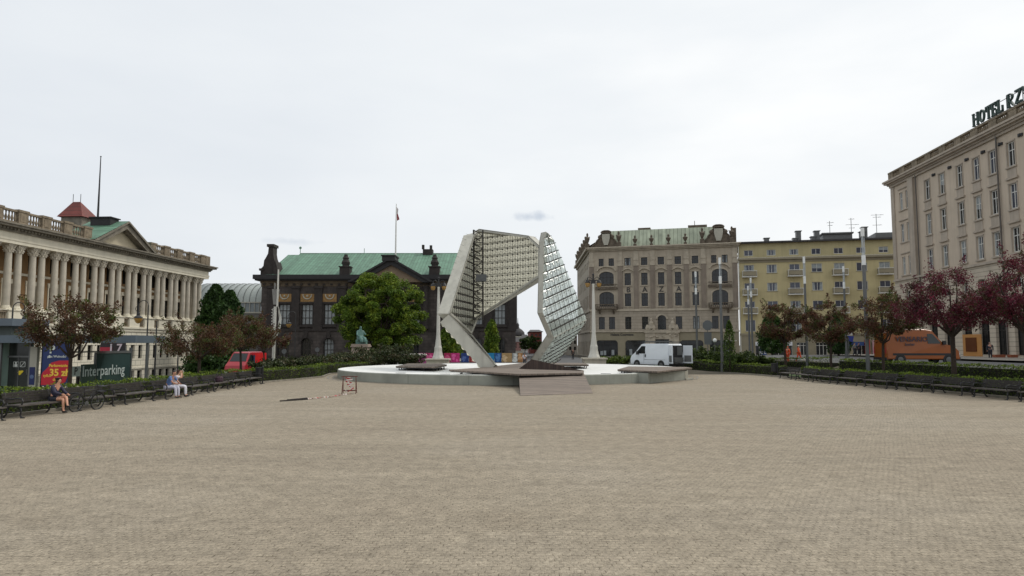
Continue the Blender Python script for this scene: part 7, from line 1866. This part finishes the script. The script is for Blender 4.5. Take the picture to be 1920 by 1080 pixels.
# ---------------------------------------------------------------- signs
def sign_post(px, Y, ytop, label, kind):
    p = on(px, Y); t = thing('road_sign', label, 'sign', p); zz = lambda y: at(px,y,Y).z-p[2]
    b = MB(); b.tube((0,.06,-.1),(0,.06,zz(ytop)),.04); b.build('post', M['grey_metal'], t)
    if kind == 'back':
        b = MB(); rr = .55; b.xz([(rr*math.cos(PI/8+PI/4*k),zz(610)+rr*math.sin(PI/8+PI/4*k)) for k in range(8)][::-1],-.03,0); b.box(-.38,.38,-.05,-.01,zz(646),zz(623)); b.build('sign_plate', simple('grey_sign_back', lin(94,98,100), .5, .08, 2, metal=.2), t)
    if kind == 'zone':
        b = MB(); b.box(-.42,.42,-.03,0,zz(629),zz(614.5)); s_ = b.build('sign_plate', flat('sign_plate_white',190,188,180), t)
        b = MB(); c = (zz(629)+zz(614.5))/2
        for k in range(16):
            a0, a1 = 2*PI*k/16, 2*PI*(k+1)/16; f = lambda a, r: (r*math.cos(a), c+r*math.sin(a)); b.xz([f(a0,.33),f(a1,.33),f(a1,.24),f(a0,.24)],-.045,-.031)
        b.build('ring', flat('ring_dark_red',110,56,54), s_); inst(text_mesh('30', .3, M['frame_d'], .004, .01), 'number', s_, (0,-.04,c))
        b = MB(); b.xz([(-.5,zz(636)),(.4,zz(642)),(.55,zz(630.5)),(-.3,zz(629.5))],-.05,-.02); b.build('direction_plate', flat('sign_blue_plate',36,52,130), t)
    if kind == 'round':
        b = MB(); b.xz([(.32*math.cos(PI/6*k),zz(ytop)-.35+.32*math.sin(PI/6*k)) for k in range(12)][::-1],-.03,0); b.build('sign_plate', M['grey_metal'], t)
    if kind == 'globe':
        b = MB(); b.ball((0,0,zz(ytop)+.1),.24,8); b.build('globe', glow, t)
    if kind == 'arm':
        b = MB(); b.box(-.05,1.1,-.03,.03,zz(ytop)-.08,zz(ytop)); b.build('arm', M['white_metal'], t)
sign_post(1327.5, 72, 600, 'backs of a round and a square road sign on one post before the ornate house', 'back')
sign_post(1592, 76, 612, 'speed zone road sign over a blue plate before the shops', 'zone')
sign_post(1340.5, 76, 640, 'thin post with small white globe right of the sign backs', 'globe')
sign_post(1361, 70, 638, 'white bracket arm on a post beside the leafy mast', 'arm')
sign_post(595, 96, 651, 'grey round road sign before the museum arches', 'round')
sign_post(533, 92, 654, 'grey round road sign beside the twisted mast', 'round')

# ---------------------------------------------------------------- bicycle
x_, a_ = edge_x(LB, 27.7)
bk = thing('bicycle', 'dark bicycle leaning against the bench right of the seated woman', 'bicycle', (x_+.95, 27.65, 0), PI/2-a_-.12); bk.rotation_euler = (.12, 0, PI/2-a_-.10)
for x in (-.52,.52):
    b = MB(); c = Vector((x,0,.33)); pts = [c+Vector((.33*math.cos(2*PI*k/24),0,.33*math.sin(2*PI*k/24))) for k in range(25)]; b.path(pts,.022,6); wo = b.build('tyre', M['rubber'], bk)
    b = MB(); pts = [c+Vector((.30*math.cos(2*PI*k/24),0,.30*math.sin(2*PI*k/24))) for k in range(25)]; b.path(pts,.010,4)
    for k in range(14): b.tube(c, c+Vector((.3*math.cos(2*PI*k/14),0,.3*math.sin(2*PI*k/14))), .004, n=3)
    b.tube(c-Vector((0,.05,0)), c+Vector((0,.05,0)), .025); b.build('rim', M['grey_metal'], wo)
    b = MB(); pts = [c+Vector((.37*math.cos(a),0,.37*math.sin(a))) for a in [PI*.1+PI*.8*k/8 for k in range(9)]]; b.path(pts,.018,4); b.build('mudguard', M['blackp'], bk)
b = MB(); P1, P2, P3, P4 = (-.52,0,.33), (-.08,0,.30), (-.22,0,.80), (.34,0,.82)
for a, c in ((P1,P2),(P1,P3),(P2,P3),(P2,P4),(P3,P4),(P4,(.38,0,.9)),((.36,0,.78),(.52,0,.33)),(P3,(-.25,0,.92))): b.tube(a,c,.017)
b.build('frame', M['dark_metal'], bk)
b = MB(); b.path([(.28,-.28,1.02),(.38,-.12,1.0),(.38,.12,1.0),(.28,.28,1.02)],.014,5); b.tube((.38,0,.88),(.38,0,1.0),.014); b.build('handlebar', M['blackp'], bk)
b = MB(); b.add([(-.38,-.08,.93),(-.38,.08,.93),(-.08,.02,.95),(-.08,-.02,.95),(-.36,-.07,.97),(-.36,.07,.97),(-.10,.02,.97),(-.10,-.02,.97)],[(0,1,2,3),(7,6,5,4),(0,4,5,1),(1,5,6,2),(2,6,7,3),(3,7,4,0)]); b.build('saddle', M['blackp'], bk)
b = MB(); b.tube((-.08,-.05,.30),(-.08,-.07,.30),.09,n=12); b.tube((-.08,-.08,.30),(-.02,-.10,.16),.012); b.tube((-.08,-.08,.30),(-.08,.08,.30),.02); b.tube((-.08,.08,.30),(-.14,.10,.44),.012); b.build('crank', M['grey_metal'], bk)
b = MB(); b.box(.44,.74,-.16,.16,.72,.74)
for k in range(7): b.tube((.44+.05*k,-.16,.74),(.44+.05*k,-.16,.95),.006,n=3); b.tube((.44+.05*k,.16,.74),(.44+.05*k,.16,.95),.006,n=3)
b.box(.43,.75,-.17,.17,.94,.955); b.build('basket', M['dark_metal'], bk)

# ---------------------------------------------------------------- people
x_, a_ = edge_x(LB, 27.1)
person('woman in a dark jacket and shorts sitting cross legged on a left bench', (x_+.42, 26.7, .0), PI/2-a_, 'cross', (40,40,62), (36,38,48), (52,38,30), (196,146,120), sleeves='long', legs='short', long_hair=True)
x_, a_ = edge_x(LB, 34.2)
person('man in a blue shirt and white trousers leaning forward on the bench', (x_+.44, 33.95, .0), PI/2-a_-.12, 'lean', (84,110,156), (196,196,210), (34,28,26), (180,132,108), sleeves='short')
person('woman in white with raised arms sitting beyond the man in blue', (x_+.42, 34.72, .0), PI/2-a_+.3, 'sit', (206,200,204), (204,204,212), (70,48,38), (200,156,132), sleeves='short', long_hair=True,
       over={'elL':(-.24,-.24,.96),'wrL':(-.12,-.22,1.20),'elR':(.24,-.24,.95),'wrR':(.11,-.24,1.18)})
p = on(1477, 72); person('road worker in orange standing left of the two by the crab apple', (p[0],p[1],p[2]+.0), -1.2, 'stand', (214,84,40), (200,76,36), (60,50,40), (170,120,96), hat=(210,90,50), group='road workers in orange')
p = on(1497, 71); person('road worker in orange bending over a white sack, right of the two', (p[0],p[1],p[2]), .9, 'walk', (220,88,40), (206,80,40), (60,50,40), (170,120,96), hat=(226,226,216), group='road workers in orange')
b = MB(); b.ball((0,0,.2),.33,8,(1.2,.8,.7)); o = b.build('sack', M['white_metal'], None, True); q = on(1503,70.5); o.location = q; tag(o, 'white sack on the ground beside the bending worker', 'sack')
p = on(983.5, 80); person('person in white walking towards the camera in the gap behind the deck', p, 0, 'walk', (214,214,222), (60,60,70), (44,38,36), (170,124,100), sleeves='short', scale=.93)
p = on(1856, 70); person('man in dark clothes standing before the hotel', p, -.6, 'stand', (36,40,52), (34,36,44), (120,100,90), (176,130,110))
p = on(1610, 84); person('dark dressed pedestrian before the shop window of the yellow block', p, 1.4, 'walk', (26,28,40), (24,26,34), (30,26,26), (160,116,96), group='pedestrians at the shops')
p = on(1602, 86); person('pedestrian in a grey top beside the dark dressed one', p, 1.4, 'walk', (110,112,112), (40,42,50), (30,26,26), (160,116,96), group='pedestrians at the shops')
p = on(1074, 108); person('dark dressed person by the side wall of the ornate house', p, .4, 'stand', (26,26,30), (24,24,28), (30,26,26), (150,110,90))
# bag on a bench
x_, a_ = edge_x(LB, 41.1)
bg_ = thing('bag', 'dark patterned bag with pink flowers standing on a left bench', 'bag', (x_+.4, 40.1, .465)); b = MB(); b.lathe([(.2,0),(.24,.08),(.22,.24),(.14,.34)],0,0,10); b.build('bag_body', simple('patterned_purple_cloth', lin(58,36,48), .8, .8, 12), bg_)
b = MB(); b.path([(-.15,0,.38),(-.1,0,.62),(.1,0,.62),(.15,0,.38)],.015,5); b.build('strap', M['blackp'], bg_)
# flower tubs before the hotel shopfront
p = on(1872, 71.5)
for i, dx in enumerate((0,1.3)):
    t = thing('planter', ['low terracotta planter right of the man before the hotel','second low terracotta planter before the hotel wall, farther right'][i], 'planter', (p[0]+dx*.9, 71.5-dx*.4, gz(p[0],71)), group='planters at the hotel'); b = MB(); b.add([(-.45,-.2,0),(.45,-.2,0),(.45,.2,0),(-.45,.2,0),(-.55,-.28,.45),(.55,-.28,.45),(.55,.28,.45),(-.55,.28,.45)],[(0,3,2,1),(0,1,5,4),(1,2,6,5),(2,3,7,6),(3,0,4,7),(4,5,6,7)]); b.build('box', simple('terracotta', lin(150,88,62), .8, .15, 3), t)
# gulls' droppings of litter: a few fallen leaves and stains on the plaza
b = MB(); r = random.Random(9)
for i in range(70):
    px, py = r.uniform(40,1880), r.uniform(770,1075); q = ptG(px,py); s_ = r.uniform(.010,.024); a = r.random()*6
    b.face([(q.x+s_*math.cos(a+k*2.1), q.y+s_*math.sin(a+k*2.1), .006+.01*r.random()) for k in range(3)])
o = b.build('fallen_leaves', M['mus_b']); tag(o, 'scattered dry leaf bits on the paving', 'leaves', kind='stuff')
